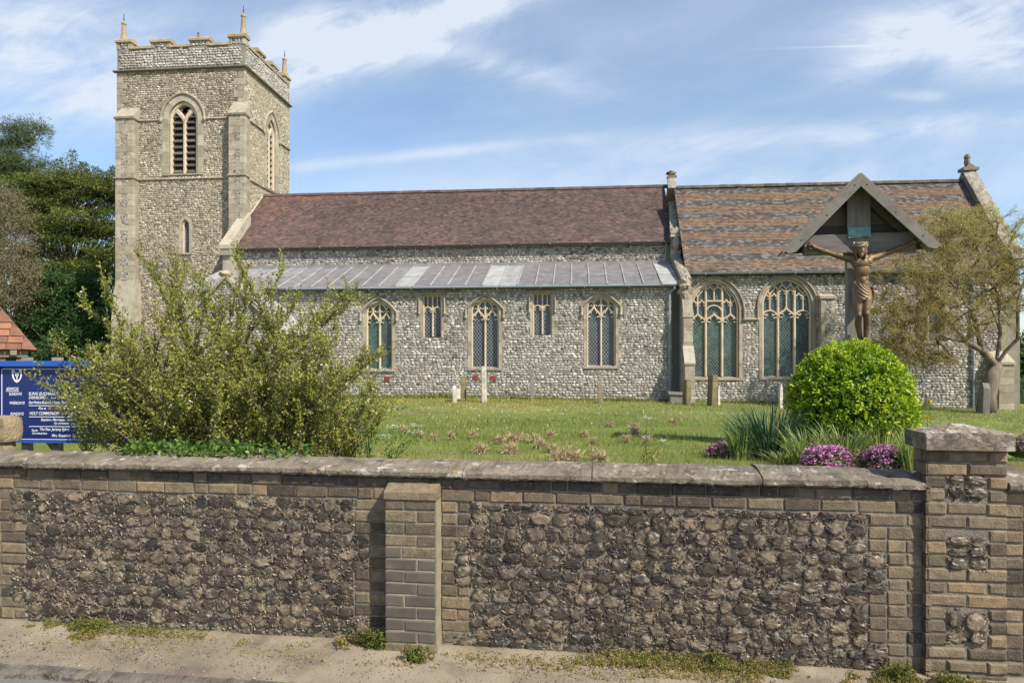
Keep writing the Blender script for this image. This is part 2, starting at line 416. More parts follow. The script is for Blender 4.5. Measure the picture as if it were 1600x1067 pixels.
# ------------------------------------------------------------------ mass geometry
def stone_field(mb, x0, x1, z0, z1, cw, ch, proud, inside, seed, K=8, fill=.95, mi=1, put=None, wob=.10, tone=None, rings=1, flat=.55, zrow=.22, mk=.6, tilt=.22, rim=None, span=None, sq=2.8):
    """coursed rubble: every stone its own little faceted dome in front of the plane y = 0"""
    q = np.random.default_rng(seed); cx, cz, hw, hh = [], [], [], []
    z = z0
    while z < z1:
        h = ch * q.uniform(1 - zrow, 1 + zrow); x = x0 + q.uniform(-cw, 0)
        if span:                                       # the row runs exactly from edge to edge
            if z1 - z < h * 1.5: h = z1 - z
            a, e = span(z + h / 2); k = max(1, int(round((e - a) / (cw * 1.02)))); ws = q.uniform(.72, 1.35, k); ws *= (e - a) / ws.sum()
            for w in ws:
                cx.append(a + w / 2); cz.append(z + h / 2 + q.normal(0, h * .04)); hw.append(w / 2); hh.append(h / 2 * q.uniform(.86, 1.1)); a += w
            z += h; continue
        while x < x1:
            w = cw * q.uniform(.62, 1.42)
            cx.append(x + w / 2); cz.append(z + h / 2 + q.normal(0, h * .06)); hw.append(w / 2); hh.append(h / 2 * q.uniform(.82, 1.1)); x += w
        z += h
    cx, cz, hw, hh = map(np.array, (cx, cz, hw, hh))
    ok = np.ones(len(cx), bool)
    for a, b in ((0, 0), (-mk, -mk), (mk, -mk), (-mk, mk), (mk, mk)): ok &= inside(cx + a * hw, cz + b * hh)
    cx, cz, hw, hh = cx[ok], cz[ok], hw[ok] * fill, hh[ok] * fill
    n = len(cx)
    if not n: return mb
    an = np.arange(K) * 2 * pi / K + q.uniform(-.25, .25, (n, 1))
    c, s = np.cos(an), np.sin(an)
    sup = (np.abs(c) ** sq + np.abs(s) ** sq) ** (-1 / sq)
    rad = sup * (1 + q.normal(0, wob, (n, K)))
    ox, oz = c * rad * hw[:, None], s * rad * hh[:, None]
    rot = q.normal(0, .10, (n, 1)); ox, oz = ox * np.cos(rot) - oz * np.sin(rot) * .8, ox * np.sin(rot) * .8 + oz * np.cos(rot)
    pr = proud * q.uniform(.55, 1.25, (n, 1)); tx, tz = q.normal(0, tilt, (n, 1)), q.normal(-.05, tilt, (n, 1))
    V = []
    prof = [(1.0, -.35)] + [(1 - (1 - flat) * (i + 1) / (rings + 1) * 1.0, .55 + .4 * (i / max(1, rings))) for i in range(rings)]
    prof[1:] = [((.86, .70), (.58, .95))[i] if rings == 2 else (.72, .75) for i in range(rings)]
    for i, (f, d) in enumerate(prof):
        jit = q.normal(0, .05, (n, K)) if i else 0
        xx, zz = ox * (f + jit), oz * (f + jit)
        yy = -(pr * d) + (0 if i == 0 else (tx * xx + tz * zz) + q.normal(0, proud * .10, (n, K)))
        V.append(np.stack([cx[:, None] + xx, np.broadcast_to(yy, xx.shape), cz[:, None] + zz], -1))
    ctr = np.stack([cx + q.normal(0, 1, n) * hw * .15, -pr[:, 0] * q.uniform(.9, 1.1, n), cz + q.normal(0, 1, n) * hh * .15], -1)[:, None]
    V = np.concatenate(V + [ctr], 1); m = V.shape[1]; nr = len(prof)
    base = (np.arange(n) * m)[:, None, None]; j = np.arange(K); j2 = (j + 1) % K
    quads = np.concatenate([np.stack([r * K + j, r * K + j2, (r + 1) * K + j2, (r + 1) * K + j], -1) for r in range(nr - 1)])[None] + base
    tris = np.stack([(nr - 1) * K + j, (nr - 1) * K + j2, np.full(K, nr * K)], -1)[None] + base
    t = q.beta(1.6, 1.5, n) if tone is None else tone(cx, cz, q)
    V = V.reshape(-1, 3)
    if put: V = put(V)
    off = mb.n
    tv = np.repeat(t, m).reshape(n, m)
    if rim is not None: tv[:, :K] = rim; tv[:, K:2 * K] = tv[:, K:2 * K] * .55 + .22 * q.random((n, K)) ** 2; tv[:, 2 * K:] = np.clip(tv[:, 2 * K:] * q.uniform(.8, 1.5, (n, m - 2 * K)), 0, .86)
    mb.add(V, quads.reshape(-1, 4), tv.ravel(), mi)
    mb.f.append(tris.reshape(-1, 3) + off); mb.m.append(np.full(n * K, mi))
    return mb


def unit(v): return v / (np.linalg.norm(v, axis=-1, keepdims=True) + 1e-9)


def leaf_cloud(mb, c, size, q, up=.5, aspect=.5, tone=None, dirs=None, spread=1.0, mi=0, fold=.12, outward=None):
    """many separate folded leaf faces at points c"""
    n = len(c); size = np.broadcast_to(size, (n,))
    a = q.normal(0, 1, (n, 3)) * spread
    if dirs is not None: a = a + dirs
    a = unit(a); nn = q.normal(0, 1, (n, 3)) + np.array([0, 0, up * 2])
    if outward is not None: nn = nn + outward
    b = unit(np.cross(nn, a)); nn = np.cross(a, b)
    L = size[:, None]
    v = np.stack([c, c + a * L * .5 + b * L * aspect * .5 + nn * L * fold, c + a * L, c + a * L * .5 - b * L * aspect * .5 + nn * L * fold], 1)
    f = np.arange(n * 4).reshape(n, 4)
    tri = np.concatenate([f[:, [0, 1, 2]], f[:, [0, 2, 3]]])
    t = q.uniform(0, 1, n) if tone is None else tone
    return mb.add(v.reshape(-1, 3), tri, np.repeat(t, 4), mi)


def blades(mb, base, h, lean, w, q, tone, seg=1, mi=0, curl=0.0):
    """grass or strap leaves: tapered, bent"""
    n = len(base); th = q.uniform(0, 2 * pi, n); d = np.stack([np.cos(th), np.sin(th), np.zeros(n)], -1) if lean.ndim == 1 else None
    if d is None: d = lean; le = np.linalg.norm(lean[:, :2], axis=1); d = np.concatenate([lean[:, :2] / (le[:, None] + 1e-6), np.zeros((n, 1))], 1)
    else: le = lean
    ph = q.uniform(0, 2 * pi, n); side = np.stack([np.cos(ph), np.sin(ph) * .5, np.zeros(n)], -1)
    rows = []
    for i in range(seg + 1):
        s = i / seg; p = base + d * (le * s ** 1.8)[:, None] + np.array([0, 0, 1.0]) * (h * (s - curl * s ** 3))[:, None]
        ww = (w * (1 - s ** 2.2) * .5 + 1e-4)[:, None]
        if i == seg: rows.append(p[:, None])
        else: rows.append(np.stack([p - side * ww, p + side * ww], 1))
    V = np.concatenate(rows, 1); m = V.shape[1]; b = (np.arange(n) * m)[:, None]
    if seg > 1:
        qd = np.concatenate([np.stack([b[:, 0] + 2 * i, b[:, 0] + 2 * i + 1, b[:, 0] + 2 * i + 3, b[:, 0] + 2 * i + 2], -1) for i in range(seg - 1)])
    tr = np.stack([b[:, 0] + m - 3, b[:, 0] + m - 2, b[:, 0] + m - 1], -1); off = mb.n
    mb.add(V.reshape(-1, 3), tr, np.repeat(tone, m), mi)
    if seg > 1: mb.f.append(qd + off); mb.m.append(np.full(len(qd), mi))
    return mb


def vnoise(x, y, seed=0):
    """smooth pseudo noise 0..1 from a few sines"""
    q = np.random.default_rng(seed); s = 0
    for k in range(7):
        a = q.uniform(0, 6.28); f = .25 * 1.55 ** k
        s = s + np.sin(f * (x * cos(a) + y * sin(a)) * 2 + q.uniform(0, 6.28) + 1.3 * np.sin(f * (x * sin(a) - y * cos(a)) + k)) * .8 ** k
    return np.clip(.5 + s * .16, 0, 1)


# ------------------------------------------------------------------ ground
def gz(x, y):
    """height of the churchyard"""
    x, y = np.asarray(x, float), np.asarray(y, float)
    t = np.clip((y - 5.5) / 22.5, 0, 1.15); r = np.clip(x, -2, 24)
    return .76 - .40 * t - .021 * np.clip(r, 0, 24) * np.clip(t * 1.3, 0, 1) + .025 * (vnoise(x * 1.3, y * 1.3, 3) - .5) * np.clip((y - 6) / 3, 0, 1)


WF = Frame(0, 4.547, 7.7)         # frame of the street wall
M_lawn = mat('churchyard turf', [(0, (.11, .145, .034)), (.5, (.165, .20, .046)), (1, (.27, .235, .09))], .95, 1.1, .35, 50, .6, [((.22, .17, .085), .55, .50, .70, .65), ((.06, .10, .02), .8, .55, .7, .6), ((.28, .20, .12), 3.0, .64, .74, .7)], .1, bd=.03)
M_grass = leafmat('grass blades', [(0, (.115, .155, .034)), (.4, (.205, .245, .058)), (.7, (.33, .325, .10)), (1, (.46, .375, .20))], .35, .6, .2)
M_road = mat('tarmac', [(0, (.15, .14, .13)), (1, (.19, .18, .165))], .9, 1.2, .18, 160, .6, [((.26, .24, .21), 110, .56, .66, .6), ((.10, .095, .09), 90, .58, .68, .5), ((.23, .20, .17), 1.5, .55, .75, .5)], .2)
M_pave = mat('dusty footpath', [(0, (.215, .175, .128)), (1, (.29, .24, .178))], .95, 2.2, .32, 90, .55, [((.36, .30, .235), 120, .58, .68, .6), ((.10, .085, .065), 60, .60, .68, .7), ((.14, .115, .09), 2.6, .50, .66, .65), ((.30, .25, .19), 3.8, .55, .72, .6)], .1, bd=.012)
M_kerb = mat('worn kerb', [(0, (.10, .088, .072)), (1, (.17, .148, .12))], .95, 9, .4, 60, .8, [((.06, .054, .046), 12, .50, .64, .7), ((.24, .21, .165), 16, .58, .70, .6)], .1, bd=.02)


def build_ground():
    xs = np.unique(np.concatenate([np.linspace(-900, -70, 12), np.linspace(-70, 70, 141), np.linspace(70, 900, 12)]))
    ys = np.unique(np.concatenate([np.linspace(4.9, 9, 34), np.linspace(9, 40, 90), np.linspace(40, 1500, 30)]))
    X, Y = np.meshgrid(xs, ys); Y = Y - .1353 * np.clip(X, -70, 70) * np.clip((9 - Y) / 4.1, 0, 1)
    Z = gz(X, Y)
    n, m = len(ys), len(xs); i = np.arange(n * m).reshape(n, m)
    f = np.stack([i[:-1, :-1], i[:-1, 1:], i[1:, 1:], i[1:, :-1]], -1).reshape(-1, 4)
    b = MB(); b.add(np.stack([X, Y, Z], -1).reshape(-1, 3), f, vnoise(X * .8, Y * .8, 5).ravel())
    kind(b.build('churchyard_ground', M_lawn, smooth=True), 'structure')

    # street: footpath, kerb and road share the wall's frame (x along, y away)
    xs = np.linspace(-40, 40, 900); ks = -.585        # front edge of the footpath
    xs = np.concatenate([np.linspace(-120, -8, 40), np.linspace(-7.9, 7.9, 420), np.linspace(8, 120, 40)])
    b = MB(); ys = np.linspace(ks + .0, .35, 30); X, Y = np.meshgrid(xs, ys)
    Z = .012 * (vnoise(X * 4, Y * 4, 9) - .5) + .012 * (vnoise(X * 13, Y * 13, 10) - .5) - .028 * np.clip(-Y / .585, 0, 1) + .02 * np.exp(-((Y + .02) / .06) ** 2)
    i = np.arange(X.size).reshape(X.shape); f = np.stack([i[:-1, :-1], i[:-1, 1:], i[1:, 1:], i[1:, :-1]], -1).reshape(-1, 4)
    b.add(np.stack([X, Y, Z], -1).reshape(-1, 3), f, vnoise(X * 3, Y * 3, 2).ravel())
    o = b.build('footpath', M_pave, smooth=True); WF.place(o); kind(o, 'structure')
    b = MB(); x = -60.0                               # kerb stones, crumbled along the edge
    while x < 60:
        ln = R.uniform(.82, .95) if abs(x) < 9 else 6
        k = max(2, int(ln / .02)) if abs(x) < 9 else 3
        px = np.linspace(x + .003, x + ln - .003, k); ny = lambda s: (vnoise(px * 11, px * 0 + s, 4) - .5)
        fine = np.random.default_rng(int(x * 50) + 9999).normal(0, .0035, (6, k))
        prof = [(ks + .002, -.20), (ks - .086, -.20), (ks - .082, -.066), (ks - .078 , -.046), (ks - .045, -.027), (ks + .004, -.020)]
        rows = []
        for r, (yy, zz) in enumerate(prof):
            a = .0 if r < 2 else (1.0 if r in (2, 3, 4) else .35)
            rows.append(np.stack([px, yy + a * (.03 * ny(r * .3) + fine[r] * 1.6), zz + a * (.02 * ny(5 + r * .3) + fine[r])], -1))
        V = np.stack(rows, 0); i = np.arange(6 * k).reshape(6, k)
        f = np.stack([i[:-1, :-1], i[:-1, 1:], i[1:, 1:], i[1:, :-1]], -1).reshape(-1, 4)
        off = b.n; b.add(V.reshape(-1, 3), f, R.random())
        b.f.append(np.array([i[:, 0].tolist()[::-1], i[:, -1].tolist()]) + off); b.m.append(np.array([0, 0]))
        x += ln
    o = b.build('kerb', M_kerb); WF.place(o); kind(o, 'structure')
    b = MB(); ys = np.concatenate([np.linspace(-60, -3, 12), np.linspace(-2.9, ks - .03, 40)]); X, Y = np.meshgrid(np.linspace(-120, 120, 200), ys)
    Z = -.068 + .012 * (vnoise(X * 2, Y * 2, 19) - .5); i = np.arange(X.size).reshape(X.shape)
    f = np.stack([i[:-1, :-1], i[:-1, 1:], i[1:, 1:], i[1:, :-1]], -1).reshape(-1, 4)
    b.add(np.stack([X, Y, Z], -1).reshape(-1, 3), f, .5)
    o = b.build('road', M_road, smooth=True); WF.place(o); kind(o, 'structure')


build_ground()
# ------------------------------------------------------------------ church
CF = Frame(0, 28.0, 5.44)
TH = 26.6


def arch(cx, w, zb, zs, za, n=14, four=False):
    """outline of an arched opening from bottom left round to bottom right"""
    h = za - zs; pts = [(cx - w / 2, zb)]
    if four:
        P0, P1, P2, P3 = np.array([-w / 2, 0]), np.array([-w / 2, h * .66]), np.array([-w * .32, h * .76]), np.array([0, h])
        side = [tuple((1 - t) ** 3 * P0 + 3 * t * (1 - t) ** 2 * P1 + 3 * t * t * (1 - t) * P2 + t ** 3 * P3) for t in np.linspace(0, 1, n)]
    else:
        r = (w * w / 4 + h * h) / w; a1 = atan2(h, r - w / 2)
        side = [(-w / 2 + r - r * cos(a), r * sin(a)) for a in np.linspace(0, a1, n)]
    pts += [(cx + a, zs + b) for a, b in side]
    pts += [(cx - a, zs + b) for a, b in side[-2::-1]]
    pts.append((cx + w / 2, zb))
    return pts


def in_poly(poly, x, z):
    x, z = np.asarray(x), np.asarray(z); ins = np.zeros(x.shape, bool); n = len(poly)
    for i in range(n):
        (x0, z0), (x1, z1) = poly[i], poly[(i + 1) % n]
        c = ((z0 > z) != (z1 > z))
        ins ^= c & (x < (x1 - x0) * (z - z0) / (z1 - z0 + 1e-12) + x0)
    return ins


def grow(poly, d):
    """offset an opening outwards by d (about its own outline)"""
    P = [Vector(p) for p in poly]; out = []; n = len(P)
    for k in range(n):
        a, b = P[k - 1] if k else None, P[k + 1] if k < n - 1 else None
        d1 = (P[k] - a).normalized() if a else None; d2 = (b - P[k]).normalized() if b else None
        d1 = d1 or d2; d2 = d2 or d1
        m = (Vector((-d1.y, d1.x)) + Vector((-d2.y, d2.x))).normalized()
        m *= 1 / max(.5, m.dot(Vector((-d1.y, d1.x))))
        out.append(tuple(P[k] + m * d))
    return out


def bez(p0, p1, p2, p3, n=10):
    p0, p1, p2, p3 = map(np.array, (p0, p1, p2, p3))
    return [tuple((1 - t) ** 3 * p0 + 3 * t * (1 - t) ** 2 * p1 + 3 * t * t * (1 - t) * p2 + t ** 3 * p3) for t in np.linspace(0, 1, n)]


def ogee(xc, w, z0, h):
    """both sides of an ogee light head"""
    L = bez((xc - w / 2, z0), (xc - w / 2, z0 + h * .62), (xc - w * .06, z0 + h * .45), (xc, z0 + h))
    return [L, [(2 * xc - a, b) for a, b in L]]


def roundhead(xc, w, z0, h):
    L = [(xc - w / 2 * cos(a), z0 + h * sin(a)) for a in np.linspace(0, pi, 17)]
    return [L]


def cusps(xc, w, z0, h):
    """little points that hang inside a light head"""
    s = [[(xc - w * .46, z0 + h * .10), (xc - w * .22, z0 + h * .02)], [(xc - w * .36, z0 + h * .50), (xc - w * .16, z0 + h * .36)]]
    return s + [[(2 * xc - a, b) for a, b in p] for p in s]


def ysplit(xc, w, z0, h):
    """a bar forking into two"""
    L = bez((xc, z0), (xc, z0 + h * .5), (xc - w / 2, z0 + h * .45), (xc - w / 2, z0 + h))
    return [L, [(2 * xc - a, b) for a, b in L]]


def clip(path, poly):
    """pieces of path lying inside the polygon"""
    P = []
    for (a, b) in zip(path[:-1], path[1:]):
        k = max(1, int(sqrt((a[0] - b[0]) ** 2 + (a[1] - b[1]) ** 2) / .05))
        P += [(a[0] + (b[0] - a[0]) * i / k, a[1] + (b[1] - a[1]) * i / k) for i in range(k)]
    P.append(path[-1]); arr = np.array(P); ins = in_poly(poly, arr[:, 0], arr[:, 1])
    out, cur = [], []
    for p, i in zip(P, ins):
        if i: cur.append(p)
        elif cur:
            cur.append(p); out.append(cur); cur = []
    if cur: out.append(cur)
    return [c for c in out if len(c) > 1]


church = empty('church', 'long medieval flint church with square battlemented tower and red tiled roofs', 'church', CF.world(0, 0, 0), -CF.a)


def blocks_along(mb, path, w0, w1, y0, y1, tone_lo=.2, step=.3, seed=1, mi=0, joint=.004):
    """dressed stones laid along a path: bands between offsets w0..w1"""
    q = random.Random(seed); P = [Vector(p) for p in path]
    inn, outr = grow(path, w0), grow(path, w1)
    run = 0; start = 0
    for k in range(1, len(P)):
        run += (P[k] - P[k - 1]).length
        if run >= step or k == len(P) - 1:
            i = [Vector(p) for p in inn[start:k + 1]]; o = [Vector(p) for p in outr[start:k + 1]]
            poly = [tuple(p) for p in i] + [tuple(p) for p in o[::-1]]
            c = sum((Vector(p) for p in poly), Vector((0, 0))) / len(poly)
            poly = [tuple(c + (Vector(p) - c) * .985) for p in poly]
            yy = y0 + q.uniform(-.006, .006)
            n = len(poly)
            mb.prism(poly, yy, y1, q.uniform(tone_lo, 1), mi)
            run = 0; start = k
    return mb


def densify(path, step):
    out = [path[0]]
    for a, b in zip(path[:-1], path[1:]):
        k = max(1, int(round(sqrt((a[0] - b[0]) ** 2 + (a[1] - b[1]) ** 2) / step)))
        out += [(a[0] + (b[0] - a[0]) * i / k, a[1] + (b[1] - a[1]) * i / k) for i in range(1, k + 1)]
    return out


class Opening:
    def __init__(s, outline, frame): s.o, s.frame = outline, frame


def window(name, outline, y, tracery, glass, frame=.13, bar=.085, depth=.30, quoin=True, hood=None, seed=1, pane='pane', to=None, mull=None, sill=True):
    """dressed surround, tracery bars and glazing for an opening in the wall plane at local y"""
    fr = MB()
    path = densify(outline, .28)
    blocks_along(fr, path, 0.0, frame, y - .022, y + depth, .25, .3, seed)
    if quoin:                                         # long and short jamb stones biting into the flint
        zb = outline[0][1]; zs = outline[1][1]; q = random.Random(seed + 5)
        for sx in (0, 1):
            z = zb; k = q.randint(0, 1)
            while z < zs - .05:
                h = min(q.uniform(.26, .36), zs - z); e = frame + (.16 if k % 2 else .015) * q.uniform(.6, 1.1)
                xo = outline[0][0] if sx == 0 else outline[-1][0]
                a, b = (xo - e, xo - frame + .004) if sx == 0 else (xo + frame - .004, xo + e)
                if k % 2: fr.brick(a, b, y - .018, y + .1, z + .004, z + h - .004, .006, q.uniform(.2, .9), 0, .002)
                z += h; k += 1
    # chamfered inner order
    inner = grow(outline, -bar * .5)
    fr.strip(inner, bar, y + .07, y + depth, .75, 1, c=.25)
    for k, (p, w) in enumerate(tracery):
        for piece in clip(p, grow(outline, .02)):
            fr.strip(piece, w, y + .10, y + .24, .7 + .3 * ((k * 37) % 10) / 10, 1, c=.28)
    if sill:
        x0, x1 = outline[0][0], outline[-1][0]; zb = outline[0][1]
        fr.add([(x0 - frame, y - .07, zb - .10), (x1 + frame, y - .07, zb - .10), (x1 + frame, y - .07, zb - .03), (x0 - frame, y - .07, zb - .03),
                (x0 - frame, y + depth, zb - .10), (x1 + frame, y + depth, zb - .10), (x1 + frame, y + depth, zb + .06), (x0 - frame, y + depth, zb + .06)],
               [(0, 1, 2, 3), (3, 2, 6, 7), (0, 3, 7, 4), (1, 5, 6, 2), (0, 4, 5, 1), (4, 7, 6, 5)], .4)
    if to: fr.v = [to(v) for v in fr.v]
    o = fr.build(name, [M_dress, M_dress_pale], church)
    if glass is not None:
        g = MB(); g.sheet(grow(outline, .02), (), y + .20, .5)
        if to: g.v = [to(v) for v in g.v]
        g.build(pane, glass, o)
    if hood:
        h = MB(); hp, hw = hood; h.strip(hp, hw, y - .10, y + .05, .45, 0, c=.3)
        for e in (hp[0], hp[-1]): h.blobby((e[0], y - .06, e[1] - .02), (hw * .8, .08, hw * 1.1), 3, .25, 8, 6, .6)
        if to: h.v = [to(v) for v in h.v]
        h.build('hood_mould', M_dress, o)
    return o


# -------- aisle (south wall at y = 0) --------
ax0, ax1 = CF.x(352), CF.x(1050)
aze = (CF.z(560, 455) + CF.z(1040, 444.5)) / 2 - .03
OPEN_A = []


def win_rect(pl, pr, pb, ps, pa, yl, pc=None):
    x0, x1 = CF.x(pl, yl), CF.x(pr, yl); xc = (pl + pr) / 2
    z = lambda py: CF.z(xc, py, yl)
    return (x0 + x1) / 2, x1 - x0, z(pb), z(ps), z(pa)


def aisle_window(pl, pr, pb, ps, pa, seed, glass):
    cx, w, zb, zs, za = win_rect(pl, pr, pb, ps, pa, 0)
    o = arch(cx, w, zb, zs, za, 12, True); l = w / 2; zh = zs - .50
    tr = [([(cx, zb), (cx, za)], .085)]
    for s in (-1, 1):
        xc = cx + s * l / 2
        tr += [(p, .075) for p in ogee(xc, l, zh, .62)] + [(p, .045) for p in cusps(xc, l, zh + .1, .5)]
        tr += [(p, .055) for p in ysplit(xc, l * .9, zh + .60, .5)]
        for t in (-1, 1):                             # cusped daggers above
            xd = xc + t * l * .27
            tr += [([(xd - .09, zh + .62), (xd - .03, zh + .56)], .045), ([(xd + .09, zh + .62), (xd + .03, zh + .56)], .045)]
    hp = [(cx - w / 2 - .20, zs - .26), (cx - w / 2 - .20, zs + .06)] + [(cx + a * (w / 2 + .20), zs + .06 + (za - zs + .12) * (1 - abs(a) ** 1.55)) for a in np.linspace(-.97, .97, 13)] + [(cx + w / 2 + .20, zs + .06), (cx + w / 2 + .20, zs - .26)]
    window('window', o, 0, tr, glass, .12, .07, .3, True, (hp, .085), seed)
    OPEN_A.append((o, grow(o, .13)))


def square_window(pl, pr, pb, pt, seed):
    x0, x1 = CF.x(pl), CF.x(pr); zb, zt = CF.z((pl + pr) / 2, pb), CF.z((pl + pr) / 2, pt)
    o = [(x0, zb), (x0, zt), (x1, zt), (x1, zb)]; cx, l = (x0 + x1) / 2, (x1 - x0) / 2; zh = zb + (zt - zb) * .60
    tr = [([(cx, zb), (cx, zt)], .075)]
    for s in (-1, 1):
        xc = cx + s * l / 2
        tr += [(p, .06) for p in roundhead(xc, l, zh, l * .5)] + [(p, .04) for p in cusps(xc, l, zh, l * .5)] + [([(xc, zh + l * .5), (xc, zt)], .05)]
    hp = [(x0 - .13, zt - .75), (x0 - .13, zt + .03), (x1 + .13, zt + .03), (x1 + .13, zt - .75)]
    window('window', o, 0, tr, M_glass_a, .10, .06, .3, True, (hp, .06), seed, sill=False)
    OPEN_A.append((o, grow(o, .11)))


aisle_window(571, 613, 577, 490, 472, 1, M_glass_c)
aisle_window(735.5, 779.5, 574.5, 485, 468.5, 2, M_glass_a)
aisle_window(916.5, 962, 572, 480.5, 464, 3, M_glass_a)
square_window(660, 690, 527.5, 461, 4)
square_window(832, 862.5, 524, 458, 5)


def flint_wall(name, poly, openings, y, seed, cw, ch, proud, mats, tone=None, put=None, put2=None, box=None, K=8):
    b = MB(); to3 = (lambda a, z: tuple(put2(np.array([[a, y, z]]))[0])) if put2 else (lambda a, z: (a, y, z))
    b.sheet(poly, [o for o, g in openings], y, .5, 0, to3)
    xs = [p[0] for p in poly]; zs = [p[1] for p in poly]

    def ins(x, z):
        k = in_poly(poly, x, z)
        for o, g in openings: k &= ~in_poly(g, x, z)
        return k

    def pt(V):
        V = V + np.array([0, y, 0])
        return put2(V) if put2 else V
    stone_field(b, min(xs), max(xs), min(zs), max(zs), cw, ch, proud, ins, seed, K, .97, 1, pt, .10, tone)
    return b.build(name, mats, church)


MC = [M_mortar_church, M_flint_church]; MT = [M_mortar_tower, M_flint_tower]
gb = -.45
area = lambda cx, cz, q: np.clip(q.beta(1.7, 1.5, len(cx)) * .82 + .30 * (vnoise(cx * .55, cz * 1.1, 14) - .35) - .12 * (cz > 4.4) * (vnoise(cx, cz, 2) > .5), 0, 1)
flint_wall('aisle_wall', [(ax0, gb), (ax1, gb), (ax1, aze), (ax0, aze)], OPEN_A, 0, 21, .158, .107, .030, MC, area)
for px, py in ((605, 592), (743, 590), (771, 591)):
    x, z = CF.at(px, py); b = MB(); b.brick(x - .115, x + .115, -.05, .1, z - .115, z + .115, .008, R.random())
    for k in range(4): b.box(x - .09, x + .09, -.056, -.045, z - .085 + k * .05, z - .07 + k * .05, .1)
    b.build('vent_grille', M_red, church)

# -------- nave clerestory, roofs --------
NY, RY = 3.0, 6.5
xt = CF.at(382, 103, 4.5)[0]                          # east face of the tower
nx0, nx1 = CF.x(352, NY), CF.x(1046, NY)
nze = (CF.z(420, 390, NY) + CF.z(1030, 378, NY)) / 2
azt = (CF.z(480, 421, NY) + CF.z(1000, 410.5, NY)) / 2     # top of the lead roof
rz = (CF.z(460, 306, RY) + CF.z(1030, 290.5, RY)) / 2     # nave ridge
flint_wall('clerestory_wall', [(nx0, azt - .3), (nx1, azt - .3), (nx1, nze), (nx0, nze)], [], NY, 22, .158, .107, .030, MC, area)


def tiled_roof(name, m, x0, x1, y0, z0, y1, z1, seed, tone, tw=.165, gauge=.105, parent=church):
    """plain tiles laid course by course up the slope from (y0,z0) to (y1,z1)"""
    q = np.random.default_rng(seed); L = sqrt((y1 - y0) ** 2 + (z1 - z0) ** 2); nr = int(L / gauge)
    uy, uz = (y1 - y0) / L, (z1 - z0) / L; ny, nz = -uz * np.sign(y1 - y0), abs(uy)
    b = MB(); nc = int((x1 - x0) / tw)
    b.add([(x0, y0, z0 - .14), (x1, y0, z0 - .14), (x1, y1, z1 - .14), (x0, y1, z1 - .14)], [(0, 1, 2, 3)], .1)
    sag = lambda x, s: -.05 * np.sin(np.pi * (x - x0) / (x1 - x0)) * np.sin(np.pi * s / L) + .02 * (vnoise(x * .7, s * .7, seed) - .5)
    for r in range(nr):
        s0 = r * gauge; xs = x0 + (np.arange(nc + 1) - (r % 2) * .5) * tw
        a = np.clip(xs + .003, x0, x1); e = np.clip(xs + tw - .003, x0, x1); k = e - a > .03; a, e = a[k], e[k]; n = len(a)
        lift = .018 + q.normal(0, .004, n).clip(-.008, .01); sk = q.normal(0, .004, n); s1 = s0 + gauge * 1.15
        sg = sag((a + e) / 2, s0)

        def P(x, s, h): return np.stack([x, y0 + uy * s + ny * (h + sg), z0 + uz * s + nz * (h + sg)], -1)
        V = np.stack([P(a, s0 + sk, lift), P(e, s0 - sk, lift + q.normal(0, .003, n)), P(e, np.full(n, s1), lift * 0 + .003), P(a, np.full(n, s1), lift * 0 + .003),
                      P(a, s0 + sk, lift - .016), P(e, s0 - sk, lift - .016)], 1)
        base = (np.arange(n) * 6)[:, None]
        f = np.concatenate([base + np.array([[0, 1, 2, 3]]), base + np.array([[4, 5, 1, 0]])])
        b.add(V.reshape(-1, 3), f, np.repeat(tone(r, (a + e) / 2, s0 / L, q), 6))
    return b.build(name, m, parent)


def nave_tone(r, x, s, q): return np.clip(.42 + q.normal(0, .2, len(x)) + .16 * (s > .88) - .1 * (vnoise(x * .6, x * 0 + s * 3, 8) - .3) + .25 * np.exp(-((x - xt - 1.5) / 2.2) ** 2), 0, 1)


yE = NY - .18; zE = nze + .02
tiled_roof('nave_roof', M_tile_nave, xt - .0, CF.x(1044, 5.0), yE, zE, RY, rz, 31, nave_tone)
# the tile slope carries on west of the tower's corner, in front of the tower
fx0 = CF.x(359, yE)
b = MB(); b.add([(xt, RY, rz), (nx1, RY, rz), (nx1, 2 * RY - yE, zE), (xt, 2 * RY - yE, zE)], [(0, 1, 2, 3)], .4)
b.build('nave_roof_north_slope', M_tile_nave, church)


def ridge(name, m, x0, x1, y, z, tone, step=.33):
    b = MB(); x = x0
    while x < x1 - .05:
        e = min(x + step, x1); zz = z + R.uniform(-.006, .006)
        pr = [(-.15, -.10), (-.10, .0), (-.04, .05), (.04, .05), (.10, .0), (.15, -.10), (.12, -.11), (.0, .02), (-.12, -.11)]
        b.prism([(y + a, zz + c) for a, c in pr], x + .004, e - .004, tone(), 0, 'x'); x = e
    return b.build(name, m, church)


ridge('ridge_tiles', M_tile_nave, xt, CF.x(1043, RY), RY, rz + .03, lambda: R.uniform(.05, .45))

